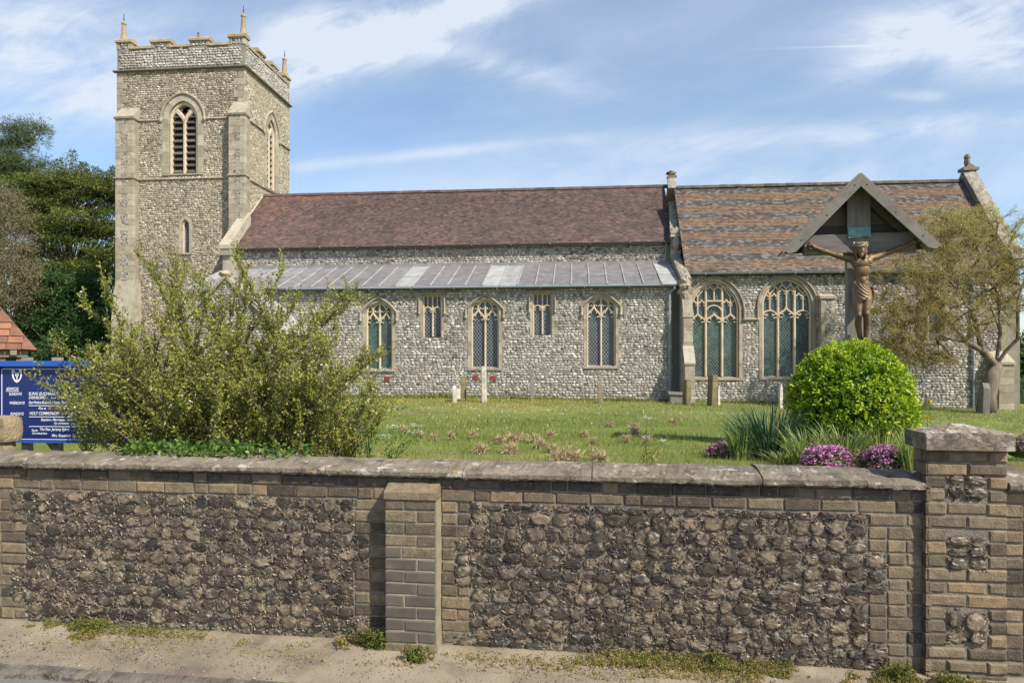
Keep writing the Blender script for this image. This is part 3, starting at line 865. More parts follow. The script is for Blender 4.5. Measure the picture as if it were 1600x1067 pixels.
# lead lean-to roof with rolls
lead_x0, lead_x1 = CF.x(352, NY), CF.x(1046, NY)
b = MB(); x = lead_x1; yA, zA = -.22, aze + .10; k = 0
tones = [.95, .3, .35, .25, .4, .3, .2, .35, .25, .85, .97, .35, .3, .4, .3, .9, .55, .3, .35, .45, .4, .5, .55, .6, .62, .6, .66, .7]
while x > lead_x0:
    x2 = max(lead_x0, x - .735); t = tones[k % len(tones)]; ym = yA + (NY - yA) * (.5 + .03 * (k % 3 - 1)); zm = zA + (azt - zA) * (ym - yA) / (NY - yA)
    def lead(x, y, h): return (x, y, zA + (azt - zA) * (y - yA) / (NY - yA) + h)
    for (ya, yb, h0, h1, dt) in ((yA, ym, .0, .0, -.04), (ym - .06, NY, .022, .006, .05)):
        n = 6; V = []
        for i in range(n + 1):
            for j in range(5):
                yy = ya + (yb - ya) * j / 4; h = (h0 + (h1 - h0) * j / 4) + R.uniform(0, .012)
                V.append(lead(x2 + (x - x2) * i / n, yy, h))
        f = [(i * 5 + j, (i + 1) * 5 + j, (i + 1) * 5 + j + 1, i * 5 + j + 1) for i in range(n) for j in range(4)]
        b.add(V, f, min(1, max(0, t + dt + R.uniform(-.05, .05))))
        b.add([lead(x2, ya, h0 + .006), lead(x, ya, h0 + .006), lead(x, ya, h0 - .03), lead(x2, ya, h0 - .03)], [(0, 3, 2, 1)], .8)
    b.tube([lead(x2, yA - .01, .02), lead(x2 + .01, ym, .03), lead(x2, NY, .03)], .032, 6, .85)
    x = x2; k += 1
b.add([lead(lead_x0, yA, -.03), lead(lead_x1, yA, -.03), lead(lead_x1, NY, -.03), lead(lead_x0, NY, -.03)], [(0, 1, 2, 3)], .2)
b.build('aisle_lead_roof', M_lead, church)
b = MB(); b.box(lead_x0, lead_x1, NY - .07, NY - .005, azt - .02, azt + .14, .6); b.build('lead_flashing', M_lead, church)


def gutter(x0, x1, y, z0, z1, r=.065, tone=.12, brackets=True):
    b = MB(); n = 30; V = []; K = 7
    for i in range(n + 1):
        t = i / n; x = x0 + (x1 - x0) * t; z = z0 + (z1 - z0) * t
        for j in range(K):
            a = pi + pi * j / (K - 1); V.append((x, y + r * cos(a), z + r * sin(a)))
        for j in range(K):
            a = 2 * pi - pi * j / (K - 1); V.append((x, y + (r - .012) * cos(a), z + (r - .012) * sin(a)))
    m = 2 * K; f = [(i * m + j, i * m + (j + 1) % m, (i + 1) * m + (j + 1) % m, (i + 1) * m + j) for i in range(n) for j in range(m)]
    f += [tuple(range(m)), tuple(range(n * m, n * m + m))[::-1]]
    b.add(V, f, tone)
    if brackets:
        for i in range(int((x1 - x0) / 1.8)):
            x = x0 + .9 + i * 1.8; b.box(x - .015, x + .015, y - r - .008, y + r + .06, z0 + (z1 - z0) * (x - x0) / (x1 - x0) - r - .01, z0 + (z1 - z0) * (x - x0) / (x1 - x0) + .01, tone + .5)
    b.build('gutter', M_gutter, church)


gutter(fx0, CF.x(1046, yE), yE - .09, nze + .0, nze + .0, .06, .08)
gutter(CF.x(418, yA), CF.x(1056, yA), yA - .06, aze + .045, aze + .045, .075, .1)


def downpipe(pts, r=.045, tone=.9):
    b = MB(); b.tube(pts, r, 8, tone)
    zs = [p[2] for p in pts]
    for z in np.arange(min(zs) + .5, max(zs) - .3, 1.5):
        b.lathe([(r + .012, z - .03), (r + .012, z + .03)], pts[-1][0], pts[-1][1], 8, tone - .15)
    b.build('downpipe', M_gutter, church)


dx = CF.x(1046, -.12)
downpipe([(CF.x(1054, -.3), -.28, aze + .02), (CF.x(1054, -.3), -.28, aze - .08), (dx + .02, -.14, aze - .22), (dx, -.12, aze - .36), (dx, -.12, aze - 2), (dx, -.12, .2)])
downpipe([(CF.x(1041, NY - .2), NY - .22, nze - .02), (CF.x(1041, NY - .2), NY - .12, nze - .18), (CF.x(1041, NY - .2), NY - .1, azt + .12)], .04, .55)
downpipe([(CF.x(361, NY - .2), NY - .22, nze - .02), (CF.x(361, NY - .2), NY - .12, nze - .14), (CF.x(361, NY - .2), NY - .1, azt + .12)], .04, .9)

# -------- chancel --------
QY, QR = 1.0, 4.2
qx0, qx1 = CF.x(1058, QY), CF.x(1566, QY)
qze = (CF.z(1075, 431, QY) + CF.z(1330, 420, QY)) / 2
qrz = (CF.z(1065, 296, QR) + CF.z(1495, 280, QR)) / 2
OPEN_Q = []
STR_Z = CF.z(1170, 498, QY)


def chancel_window_a(pl, pr, pb, ps, pa, seed):
    cx, w, zb, zs, za = win_rect(pl, pr, pb, ps, pa, QY); l = w / 3
    o = arch(cx, w, zb, zs, za, 16); z1 = CF.z(1117, 500, QY); hh = z1 + .38
    tr = [([(cx + s * l / 2, zb), (cx + s * l / 2, za)], .10) for s in (-1, 1)]
    for k in (-1, 0, 1):
        xc = cx + k * l
        tr += [(p, .075) for p in ogee(xc, l, z1 - .12, .42)] + [(p, .045) for p in cusps(xc, l, z1 - .1, .4)]
        zt = hh - .08
        if k == 0:
            zt2 = z1 + .80
            tr += [(roundhead(xc, l, zt - .02, l * .5)[0], .06), ([(xc - l / 2, zt2), (xc + l / 2, zt2)], .07), ([(xc, zt2), (xc, zt2 + .55)], .06)]
            for s in (-1, 1): tr += [(p, .05) for p in ogee(xc + s * l / 4, l / 2, zt2 + .40, .25)] + [(p, .05) for p in ysplit(xc, l / 2, zt2 + .5, .3)]
        else:
            tr += [([(xc, zt), (xc, zt + .62)], .06)]
            for s in (-1, 1): tr += [(p, .055) for p in ogee(xc + s * l / 4, l / 2, zt + .30, .28)] + [(p, .035) for p in cusps(xc + s * l / 4, l / 2, zt + .3, .3)]
            tr += [(p, .055) for p in ysplit(xc, l * .7, zt + .6, .5)]
    hp = grow(o[1:-1], .19); hp = [(hp[0][0], STR_Z)] + hp + [(hp[-1][0], STR_Z)]
    window('window', o, QY, tr, M_glass_c, .13, .08, .32, False, (hp, .075), seed)
    OPEN_Q.append((o, grow(o, .15)))


def chancel_window_b(pl, pr, pb, ps, pa, seed):
    cx, w, zb, zs, za = win_rect(pl, pr, pb, ps, pa, QY); l = w / 3
    o = arch(cx, w, zb, zs, za, 16); z1 = CF.z(1230, 497, QY)
    tr = [([(cx + s * l / 2, zb), (cx + s * l / 2, z1 + 1.15)], .10) for s in (-1, 1)]
    for k in (-1, 0, 1):
        xc = cx + k * l
        if k: tr += [(roundhead(xc, l, z1, l * .48)[0], .065)] + [(p, .05) for p in cusps(xc, l, z1, .34)] + [(p, .03) for p in cusps(xc, l * .6, z1 + .1, .2)]
        else: tr += [(p, .075) for p in ogee(xc, l, z1, .48)] + [(p, .045) for p in cusps(xc, l, z1 + .02, .4)]
        zt = z1 + (.33 if k else .47); zu = z1 + (.92 if k else 1.12)
        tr += [([(xc, zt), (xc, zu)], .06)]
        for s in (-1, 1): tr += [(p, .055) for p in ogee(xc + s * l / 4, l / 2, zu - .12, .26)] + [(p, .035) for p in cusps(xc + s * l / 4, l / 2, zu - .12, .3)]
        tr += [(p, .055) for p in ysplit(xc, l * .55, zu, .42)]
        tr += [([(xc - l * .27, zu + .3), (xc - l * .27, za)], .05), ([(xc + l * .27, zu + .3), (xc + l * .27, za)], .05)]
    for s in (-1, 1): tr += [(p, .06) for p in ysplit(cx + s * l / 2, l * .5, z1 + 1.1, .4)]
    hp = grow(o[1:-1], .19); hp = [(hp[0][0], STR_Z)] + hp + [(hp[-1][0], STR_Z)]
    window('window', o, QY, tr, M_glass_c, .13, .08, .32, False, (hp, .075), seed)
    OPEN_Q.append((o, grow(o, .15)))


chancel_window_a(1078, 1155, 590, 486, 439.5, 6)
chancel_window_b(1191, 1269, 589, 478, 435.5, 7)
cx, w, zb, zs, za = win_rect(1428, 1476, 533, 482, 462, QY)
o = arch(cx, w, zb, zs, za, 12); tr = [([(cx, zb), (cx, za)], .09)]
for s in (-1, 1): tr += [(p, .07) for p in ogee(cx + s * w / 4, w / 2, zs - .1, .4)]
window('window', o, QY, tr, M_glass_c, .13, .08, .32, True, None, 8); OPEN_Q.append((o, grow(o, .15)))
flint_wall('chancel_wall', [(qx0, -.75), (qx1, -.75), (qx1, qze), (qx0, qze)], OPEN_Q, QY, 23, .158, .107, .030, MC, area)
b = MB(); xa = OPEN_Q[0][1][-1][0] + .07; xb = OPEN_Q[1][1][0][0] - .07
b.prism([(QY - .10, STR_Z - .05), (QY - .10, STR_Z), (QY + .02, STR_Z + .07), (QY + .02, STR_Z - .07)], xa, xb, .4, 0, 'x')
b.build('string_course', M_dress, church)


def chancel_tone(r, x, s, q):
    dark = ((r + 2) % 9) in (0, 1, 2, 3); n = len(x)
    t = np.where(q.random(n) < .07, .3, q.uniform(.02, .45, n)) if dark else np.clip(.72 + q.normal(0, .15, n), .42, 1)
    if not dark and (r % 2): t = t - .16 * (q.random(n) < .6)
    return t


yQ = QY - .2
tiled_roof('chancel_roof', M_tile_chancel, CF.x(1059, 3.0), CF.x(1507, QR) + .05, yQ, qze, QR, qrz, 32, chancel_tone, .165, .098)
b = MB(); b.add([(qx0, QR, qrz), (qx1, QR, qrz), (qx1, 2 * QR - yQ, qze), (qx0, 2 * QR - yQ, qze)], [(0, 1, 2, 3)], .7)
b.build('chancel_roof_north_slope', M_tile_chancel, church)
ridge('ridge_tiles', M_tile_chancel, CF.x(1057, QR), CF.x(1503, QR), QR, qrz + .03, lambda: R.choice((.05, .1, .12, .45)))
gutter(CF.x(1067, yQ), CF.x(1548, yQ), yQ - .08, qze - .02, qze - .02, .075, .75)
px = CF.x(1521, QY - .1); downpipe([(px, QY - .3, qze - .03), (px, QY - .14, qze - .25), (px, QY - .1, qze - .4), (px, QY - .1, -.2)], .05, .8)
downpipe([(CF.x(1072, yQ - .08), yQ - .08, qze - .02), (CF.x(1072, yQ - .08), yQ - .08, qze - .22)], .045, .8)
# east gable with its steep coping
ex = CF.x(1503, QR); b = MB(); exw = .55
pitch = (qrz - qze) / (QR - yQ)
def gable(b, x0, x1, yr, zr, pitch, y0, up, thick, tone, mi=0, flint=None):
    zt = zr + up
    b.prism([(y0, -.7), (y0, zt - (yr - y0) * pitch), (yr, zt), (2 * yr - y0, zt - (yr - y0) * pitch), (2 * yr - y0, -.7)], x0, x1, tone, mi, 'x')
gable(b, ex, ex + exw - .06, QR, qrz, pitch, QY + .02, .18, 0, .5)
b.build('east_gable', [M_mortar_church], church)
M_cop_flint = mat('rough coping', [(0, (.20, .18, .14)), (1, (.34, .31, .25))], .95, 9, .35, 50, .6, [((.34, .29, .12), 2, .52, .68, .5), ((.12, .10, .08), 6, .55, .68, .6)], .2, bd=.03)


def coping(x0, x1, ya, za, yb, zb, th=.12, seed=0, name='gable_coping', mt=None):
    """rough coping slab up a slope"""
    L = sqrt((yb - ya) ** 2 + (zb - za) ** 2); n = max(3, int(L / .16)); q = np.random.default_rng(seed); V = []
    uy, uz = (yb - ya) / L, (zb - za) / L; m = 5
    for i in range(n + 1):
        s = L * i / n
        for j in range(m):
            h = th + q.normal(0, .016) * (1 if 0 < j < m - 1 else .5) - (.03 if j in (0, m - 1) else 0); x = x0 + (x1 - x0) * j / (m - 1)
            V.append((x, ya + uy * s - uz * h, za + uz * s + uy * h))
    nb = len(V)
    for i in range(n + 1):
        s = L * i / n; V += [(x0, ya + uy * s, za + uz * s), (x1, ya + uy * s, za + uz * s)]
    f = [(i * m + j, i * m + j + 1, (i + 1) * m + j + 1, (i + 1) * m + j) for i in range(n) for j in range(m - 1)]
    f += [(nb + 2 * i, i * m, (i + 1) * m, nb + 2 * i + 2) for i in range(n)] + [(i * m + m - 1, nb + 2 * i + 1, nb + 2 * i + 3, (i + 1) * m + m - 1) for i in range(n)]
    f += [(0, 1, 2, 3, 4, nb + 1, nb)]
    b = MB(); b.add(V, f, q.uniform(0, 1, len(V))); return b.build(name, mt or M_cop_flint, church)


zpk = CF.z(1510, 268, QR)
coping(ex - .02, ex + exw, QY - .25, zpk - (QR - QY + .25) * pitch, QR, zpk, .10, 5)
coping(ex - .02, ex + exw, 2 * QR - QY + .25, zpk - (QR - QY + .25) * pitch, QR, zpk, .10, 6)
b = MB(); b.prism([(QY + .02, zpk - (QR - QY) * pitch - .3), (QR, zpk - .1), (2 * QR - QY, zpk - (QR - QY) * pitch - .3)], ex + .0, ex + exw - .03, .5, 0, 'x'); b.build('gable_upstand', M_cop_flint, church)
b = MB(); xc = ex + exw / 2; b.box(xc - .33, xc + .33, QR - .25, QR + .25, zpk + .0, zpk + .13, .4, 0, .01)
b.prism([(xc - .24, zpk + .13), (xc + .24, zpk + .13), (xc, zpk + .30)], QR - .2, QR + .2, .6)
b.lathe([(.10, zpk + .22), (.13, zpk + .40), (.11, zpk + .55), (.14, zpk + .62), (.09, zpk + .74), (.02, zpk + .78)], xc - .05, QR, 7, .2)
b.build('gable_finial', M_moss, church)

# nave east gable between the two roofs
gx0, gx1 = CF.x(1047, NY), CF.x(1061, NY)
kx_ = (CF.x(1049.5, RY) - (gx0 + gx1) / 2) / (RY - NY)      # the old wall is out of square


def skew(o):
    for v in o.data.vertices: v.co.x += kx_ * (v.co.y - NY)
    return o


npitch = (rz - nze) / (RY - yE); zg = CF.z(1049, 277, RY)
b = MB(); b.prism([(NY - .25, -.4), (NY - .25, zg - (RY - NY + .25) * npitch - .05), (RY, zg - .05), (2 * RY - NY + .25, zg - (RY - NY + .25) * npitch - .05), (2 * RY - NY + .25, -.4)], gx0 + .01, gx1 - .01, .5, 0, 'x'); skew(b.build('nave_east_gable', M_cop_flint, church))
skew(coping(gx0 - .01, gx1 + .01, NY - .30, zg - (RY - NY + .30) * npitch, RY, zg, .09, 7))
skew(coping(gx0 - .01, gx1 + .01, 2 * RY - NY + .30, zg - (RY - NY + .30) * npitch, RY, zg, .09, 8))
b = MB(); xc = (gx0 + gx1) / 2 + kx_ * (RY - NY)
b.blobby((xc, RY, zg + .14), (.21, .2, .13), 4, .35, 10, 8, .4, 0, 3); b.blobby((xc - .06, RY - .15, zg + .20), (.10, .1, .1), 6, .3, 8, 6, .6); b.box(xc - .22, xc + .22, RY - .22, RY + .22, zg - .06, zg + .05, .5)
b.build('gable_finial', M_moss, church)
xc = (gx0 + gx1) / 2
# kneeler at its foot: little gablet, carved head, corbel
zk = zg - (RY - NY + .30) * npitch; b = MB(); yk = NY - .38
b.prism([(gx0 - .05, zk - .02), (gx1 + .08, zk - .02), (xc + .02, zk + .30)], yk - .1, yk + .4, .5)
b.box(gx0 - .04, gx1 + .06, yk - .08, yk + .35, zk - .18, zk - .02, .6, 0, .01)
b.blobby((xc + .03, yk, zk - .48), (.2, .22, .32), 12, .25, 10, 8, .35); b.box(gx0, gx1 + .02, yk - .02, yk + .6, zk - 1.15, zk - .72, .75, 0, .02)
b.build('kneeler', M_dress, church)
# aisle east end parapet following the lean-to, then the clasping buttress
pz0, pz1 = CF.z(1060, 432, 0), azt + .30
bx0, bx1 = gx0 + .02, gx1 + .01
b = MB(); b.prism([(0, -.4), (-.02, aze + .28), (NY + .1, pz1 + .12), (NY + .1, -.4)], gx0 + .03, gx1 - .03, .5, 0, 'x'); b.build('aisle_east_wall', M_cop_flint, church)
coping(gx0 - .0, gx1 + .0, -.25, aze + .22, NY, pz1 + .12, .12, 9)
b = MB(); xm = (bx0 + bx1) / 2
b.blobby((xm - .08, -.2, aze + .12), (.24, .26, .26), 31, .3, 10, 8, .5, 0, 3); b.box(bx0 - .12, bx1 + .02, -.28, .3, aze - .32, aze - .12, .3, 0, .02); b.blobby((xm - .05, -.18, aze - .42), (.18, .24, .3), 33, .25, 10, 8, .4)
b.build('corbel', M_dress, church)
z1, z2, z3, z4 = CF.z(1063, 463, -.15), CF.z(1072, 489, -.65), CF.z(1074, 545, -.65), CF.z(1080, 569, -1.05)
z5, zb5 = CF.z(1083, 619, -1.1), -.2
b = MB(); prof = [(.3, z1 + .9), (-.12, z1 + .75), (-.16, z1 + .25), (-.60, z2 + .02), (-.60, z3 + .08), (-1.02, z4 + .02), (-1.02, z5), (-1.12, z5 - .08), (-1.12, -.35), (.3, -.35)]
q = random.Random(3)
b.prism(prof, bx0, bx1, .45, 0, 'x')
for ya, za, zb_ in ((-.62, z2 - .16, z2 + .03), (-1.04, z4 - .02, z4 + .03)): b.box(bx0 - .02, bx1 + .02, ya - .02, ya + .25, za, zb_, .9)
b.add([(bx0 - .02, -.66, z3 + .02), (bx1 + .02, -.66, z3 + .02), (bx1 + .02, -1.06, z4), (bx0 - .02, -1.06, z4), (bx0 - .02, -.60, z3 + .12), (bx1 + .02, -.60, z3 + .12), (bx1 + .02, -1.06, z4 + .06), (bx0 - .02, -1.06, z4 + .06)],
      [(4, 7, 6, 5), (7, 3, 2, 6), (0, 3, 7, 4), (5, 6, 2, 1)], .8)
z = -.3
while z < z2 - .1:                                   # ashlar blocks on its face
    h = q.uniform(.24, .36); yf = -1.02 if z + h < z4 - .02 else (-.60 if z > z3 + .05 and z + h < z2 - .1 else None)
    if z + h < z5 - .1: yf = -1.02 if z > z5 - 0 else -1.12
    if yf and z + h < z2: b.brick(bx0 + .01, bx1 - .01, yf - .012, yf + .1, z + .004, z + h - .004, .008, q.uniform(.2, 1))
    z += h
b.build('buttress', M_dress, church)


def panel_buttress(pxl, pxr, y_wall, proj, ztop, slope_h, zbot, seed, name='buttress', flint=True):
    """ashlar buttress with sloped head and little flint panels"""
    yf = y_wall - proj; x0, x1 = CF.x(pxl, yf), CF.x(pxr, yf); b = MB(); q = random.Random(seed); zs = ztop - slope_h
    b.prism([(y_wall + .1, zbot), (yf + .012, zbot), (yf + .012, zs), (y_wall + .02, ztop), (y_wall + .1, ztop)], x0 + .008, x1 - .008, .3, 0, 'x')
    b.box(x0 - .05, x1 + .05, yf - .06, y_wall, zs - .09, zs - .01, .6)
    b.add([(x0 - .03, yf - .04, zs), (x1 + .03, yf - .04, zs), (x1 + .03, y_wall, ztop + .02), (x0 - .03, y_wall, ztop + .02), (x0 - .03, y_wall, zs), (x1 + .03, y_wall, zs)],
          [(0, 1, 2, 3), (0, 3, 4), (1, 5, 2)], .7)
    z = zbot; k = 0
    while z < zs - .1:
        h = min(q.uniform(.26, .42), zs - .1 - z); w = x1 - x0
        if flint and k % 3 != 0 and h > .2:
            e = w * .30
            b.brick(x0, x0 + e, yf, yf + .2, z + .005, z + h - .005, .008, q.uniform(.2, 1)); b.brick(x1 - e, x1, yf, yf + .2, z + .005, z + h - .005, .008, q.uniform(.2, 1))
            for i in range(11):
                b.blobby((x0 + e + (w - 2 * e) * q.random(), yf + .02, z + h * q.random()), (.055, .03, .045), q.randint(0, 99), .2, 6, 4, q.random() * .7, 1)
        else: b.brick(x0, x1, yf, yf + .2, z + .005, z + h - .005, .008, q.uniform(.2, 1))
        z += h; k += 1
    return b.build(name, [M_dress, M_flint_church], church), x0, x1, yf


panel_buttress(1283, 1305, QY, .42, CF.z(1294, 460, QY), .12, -.7, 41)
zc0 = CF.z(1576, 568, QY - .5); o, *_ = panel_buttress(1561, 1585, QY + .1, .75, zc0 + .55, .5, -.8, 42, flint=False)
b = MB(); x0, x1 = CF.x(1557, .2), CF.x(1589, .2); b.prism([(.9, -.8), (.10, -.8), (.10, -.32), (.22, -.18), (.9, -.18)], x0, x1, .6, 0, 'x'); b.build('buttress_plinth', M_dress, church)
b = MB(); b.box(qx1 - .05, qx1 + .3, QY - .02, 7.4, -.8, qze, .5); b.build('chancel_east_wall', M_cop_flint, church)

# -------- tower --------
TY, TD = 4.5, 5.6
tx0 = CF.x(183, TY); tx1 = xt
Z = lambda px, py: CF.z(px, py, TY)
zs0 = (Z(382, 103) + Z(183, 113)) / 2; zs1 = (Z(357, 184) + Z(207, 190)) / 2; zs2 = (Z(357, 276) + Z(207, 283)) / 2
zc = (Z(222, 73) + Z(342, 67)) / 2; zm = (Z(250, 62) + Z(312, 57)) / 2
print('levels', [round(float(a), 2) for a in (Z(382, 103), Z(183, 113), Z(357, 184), Z(207, 190), Z(357, 276), Z(207, 283), aze, azt, nze, rz, qze, qrz, xt)])
ty1 = CF.at_side(452, 160, xt)[0]; print('tower back', ty1, CF.at_side(418, 308, xt), CF.at_side(358, 388, xt)); ty1 = min(max(ty1, 9.6), 11.5)
cx, w = (CF.x(263, TY) + CF.x(309, TY)) / 2, CF.x(309, TY) - CF.x(263, TY)
zb, zsp, za = Z(286, 271), Z(286, 187), Z(286, 158)
BW = arch(cx, w, zb, zsp, za, 16); l = w / 2


def belfry(outline, cx, w, zb, zsp, za, y, to, seed):
    l = w / 2
    tr = [([(cx, zb), (cx, zsp - .1)], .17)]
    for s in (-1, 1):
        tr.append((bez((cx, zsp - .15), (cx + s * .0, zsp + .25), (cx + s * l * .8, zsp + .45), (cx + s * l * .95, za)), .15))
        tr.append((bez((cx + s * l, zsp - .15), (cx + s * l, zsp + .2), (cx + s * l * .62, zsp + .45), (cx + s * l * .5, zsp + .55)), .12))
        tr.append((bez((cx, zsp - .15), (cx, zsp + .2), (cx + s * l * .38, zsp + .45), (cx + s * l * .5, zsp + .55)), .12))
    hp = grow(outline[1:-1], .38); hp = [(hp[0][0], zs1)] + hp + [(hp[-1][0], zs1)]
    o = window('belfry_window', outline, y, tr, None, .31, .16, .4, True, (hp, .12), seed, to=to)
    n = 11; dz = (zsp + .7 - zb) / n
    for k in range(n):
        for s in (-1, 1):
            z0 = zb + .05 + k * dz; x0, x1 = (cx - l, cx - .04) if s < 0 else (cx + .04, cx + l)
            if z0 > zsp: x0, x1 = x0 + (.1 if s < 0 else .0) + .25 * (z0 - zsp), x1 - (.1 if s > 0 else .0) - .25 * (z0 - zsp)
            b = MB(); b.add([(x0, y + .16, z0), (x1, y + .16, z0), (x1, y + .42, z0 + dz * 1.0), (x0, y + .42, z0 + dz * 1.0), (x0, y + .13, z0 + .045), (x1, y + .13, z0 + .045), (x1, y + .40, z0 + dz + .045), (x0, y + .40, z0 + dz + .045)],
                           [(0, 3, 2, 1), (4, 5, 6, 7), (0, 1, 5, 4), (2, 3, 7, 6), (0, 4, 7, 3), (1, 2, 6, 5)], R.random())
            if to: b.v = [to(v) for v in b.v]
            b.build('louvre', M_louvre, o)
    b = MB(); b.sheet(grow(outline, .1), (), y + .6); b.v = [to(v) for v in b.v] if to else b.v; b.build('dark_backing', M_dark, o)


belfry(BW, cx, w, zb, zsp, za, TY, None, 50)
lx, lw = CF.x(290, TY), CF.x(296, TY) - CF.x(284.5, TY)
LAN = arch(lx, lw, Z(290, 395), Z(290, 352), Z(290, 343), 8)
window('lancet_window', LAN, TY, [], M_glass_a, .16, .05, .3, True, None, 51)
tower_tone = lambda cx, cz, q: np.clip(q.beta(1.6, 1.6, len(cx)) * .75 + .25 * vnoise(cx * .8, cz * .8, 6), 0, 1)
front = [(tx0, -.4), (tx1, -.4), (tx1, zs0), (tx0, zs0)]
flint_wall('tower_wall', front, [(BW, grow(BW, .34)), (LAN, grow(LAN, .18))], TY, 61, .145, .10, .03, MT, tower_tone)
# east face: local a = depth along +y
eastput = lambda V: np.stack([xt - (V[:, 1]), V[:, 0], V[:, 2]], -1)
ya, yb_ = CF.at_side(417, 250, xt)[0], CF.at_side(431, 250, xt)[0]; ec, ew = (ya + yb_) / 2, min(1.6, yb_ - ya)
zbe, zpe, zae = CF.at_side(424, 296, xt)[1], zsp, za
BE = arch(ec, ew, zbe, zpe, zae, 16)
print('east window', ec, ew, zbe)
belfry(BE, ec, ew, zbe, zpe, zae, 0.0, eastput, 52)
mid = mat('tower lime render', [(0, (.30, .25, .17)), (1, (.38, .32, .225))], .95, 2, .25, 30, .5, [((.2, .17, .12), 1.2, .56, .72, .5)])
flint_wall('tower_east_wall', [(TY, 6.0), (ty1, 6.0), (ty1, zs0), (TY, zs0)], [(BE, grow(BE, .34))], 0.0, 62, .15, .10, .02, [mid, M_flint_tower],
           lambda cx, cz, q: np.clip(.55 + q.normal(0, .2, len(cx)), 0, 1), None, eastput)
b = MB(); b.box(tx0, tx0 + .3, TY + .01, ty1, -.4, zs0, .4); b.box(tx0 + .3, tx1 - .01, ty1 - .3, ty1, -.4, zs0, .4); b.build('tower_rear_walls', M_mortar_tower, church)


def band(z, x0, x1, y, out=.09, h=.10, gaps=()):
    b = MB(); x = x0
    while x < x1 - .02:
        e = min(x + R.uniform(.7, 1.1), x1)
        if not any(a < (x + e) / 2 < c for a, c in gaps):
            b.prism([(y - out, z - h * .35), (y - out, z - h * .05), (y + .02, z + h * .6), (y + .02, z - h * .6)], x + .002, e - .002, R.uniform(.1, .6), 0, 'x')
        x = e
    return b


def band_east(z, y0, y1, out=.09, h=.10, gaps=()):
    b = MB(); y = y0
    while y < y1 - .02:
        e = min(y + R.uniform(.7, 1.1), y1)
        if not any(a < (y + e) / 2 < c for a, c in gaps):
            b.prism([(xt + out, z - h * .35), (xt + out, z - h * .05), (xt - .02, z + h * .6), (xt - .02, z - h * .6)], y + .002, e - .002, R.uniform(.1, .6), 0, 'y')
        y = e
    return b


bl0, bl1 = CF.x(180, TY - .5), CF.x(207.5, TY - .5); br0, br1 = CF.x(357, TY - .5), CF.x(382, TY - .5)
hw = w / 2 + .45
for zz, g in ((zs1, [(cx - hw, cx + hw)]), (zs2, [])):
    for a, c in (((bl1, cx - hw), (cx + hw, br0)) if g else ((bl1, br0),)): band(zz, a, c, TY).build('string_course', M_dress, church)
    for a, c in (((TY, ec - ew / 2 - .45), (ec + ew / 2 + .45, ty1)) if g else ((TY, ty1),)): band_east(zz, a, c).build('string_course', M_dress, church)
    b = MB(); b.box(bl0 - .06, bl1 + .05, TY - .56, TY, zz - .05, zz + .02, .4); b.build('string_course', M_dress, church); b = MB(); b.box(br0 - .05, br1 + .05, TY - .56, TY, zz - .05, zz + .02, .4); b.build('string_course', M_dress, church)
band(zs0, tx0 - .16, tx1 + .16, TY, .16, .13).build('string_course', M_moss, church); band_east(zs0, TY - .1, ty1 + .1, .16, .13).build('string_course', M_moss, church)
panel_buttress(180, 207.5, TY, .5, Z(195, 170), Z(195, 170) - Z(195, 188), -.4, 43)
o, brx0, brx1, bry = panel_buttress(357, 382, TY, .5, Z(368, 160), Z(368, 160) - Z(368, 182), CF.z(368, 366, TY - .5), 44)
b = MB(); b.box(brx0 - .03, brx1 + .03, bry - .05, TY, CF.z(368, 366, bry) - .12, CF.z(368, 366, bry) + .02, .8); b.build('buttress_foot', M_dress, church)
b = MB(); x0 = bl0                                    # spreading lower stage of the west buttress
b.prism([(TY, -.4), (TY - .8, -.4), (TY - .8, CF.z(190, 500, TY - 1)), (TY - .5, CF.z(190, 440, TY - .6)), (TY, CF.z(190, 440, TY - .6))], x0 + .0, bl1 + .1, .7, 0, 'x'); b.build('buttress', M_dress, church); b = MB(); b.prism([(x0 - .28, -.4), (x0, -.4), (x0, CF.z(180, 440, TY)), (x0 - .12, CF.z(180, 470, TY)), (x0 - .28, CF.z(180, 500, TY))], TY - .2, TY + .6, .4); b.build('buttress', M_dress, church)
b = MB()                                              # corner quoins of the tower
q = random.Random(9); z = zs2
for (xa, xb2) in ((tx0, .45), (tx1, -.45)):
    b = MB(); z = zs1; k = 0
    while z < zs0 - .1:
        h = min(q.uniform(.28, .4), zs0 - .08 - z); e = (.55 if k % 2 else .32) * (1 if xb2 > 0 else -1)
        a, c = sorted((xa, xa + e)); b.brick(a, c, TY - .035, TY + .1, z + .005, z + h - .005, .008, q.uniform(.1, .8)); z += h; k += 1
    b.build('quoins', M_dress, church)

# parapet
par = MB(); par.box(tx0, tx1 - .001, TY + .0, TY + .35, zs0, zc - .12, .4, 0); par.box(tx1 - .35, tx1, TY + .35, ty1, zs0, zc - .12, .4, 0); par.box(tx0, tx0 + .35, TY + .35, ty1, zs0, zc - .12, .4, 0)
par.box(tx0 + .35, tx1 - .35, ty1 - .35, ty1, zs0, zc - .12, .4)
ptone = lambda cx, cz, q: np.clip(.35 + .55 * q.beta(2, 1.4, len(cx)), 0, 1)
stone_field(par, tx0 + .25, tx1 - .25, zs0 + .12, zc - .14, .17, .13, .05, lambda x, z: (z > zs0 + .1) & (z < zc - .12), 71, 8, .97, 1, lambda V: V + np.array([0, TY, 0]), .1, ptone)
stone_field(par, TY + .25, ty1 - .25, zs0 + .12, zc - .14, .17, .13, .05, lambda x, z: (z > zs0 + .1) & (z < zc - .12), 72, 8, .97, 1, eastput, .1, ptone)
parapet = par.build('parapet', [M_mortar_church, M_flint_church], church)


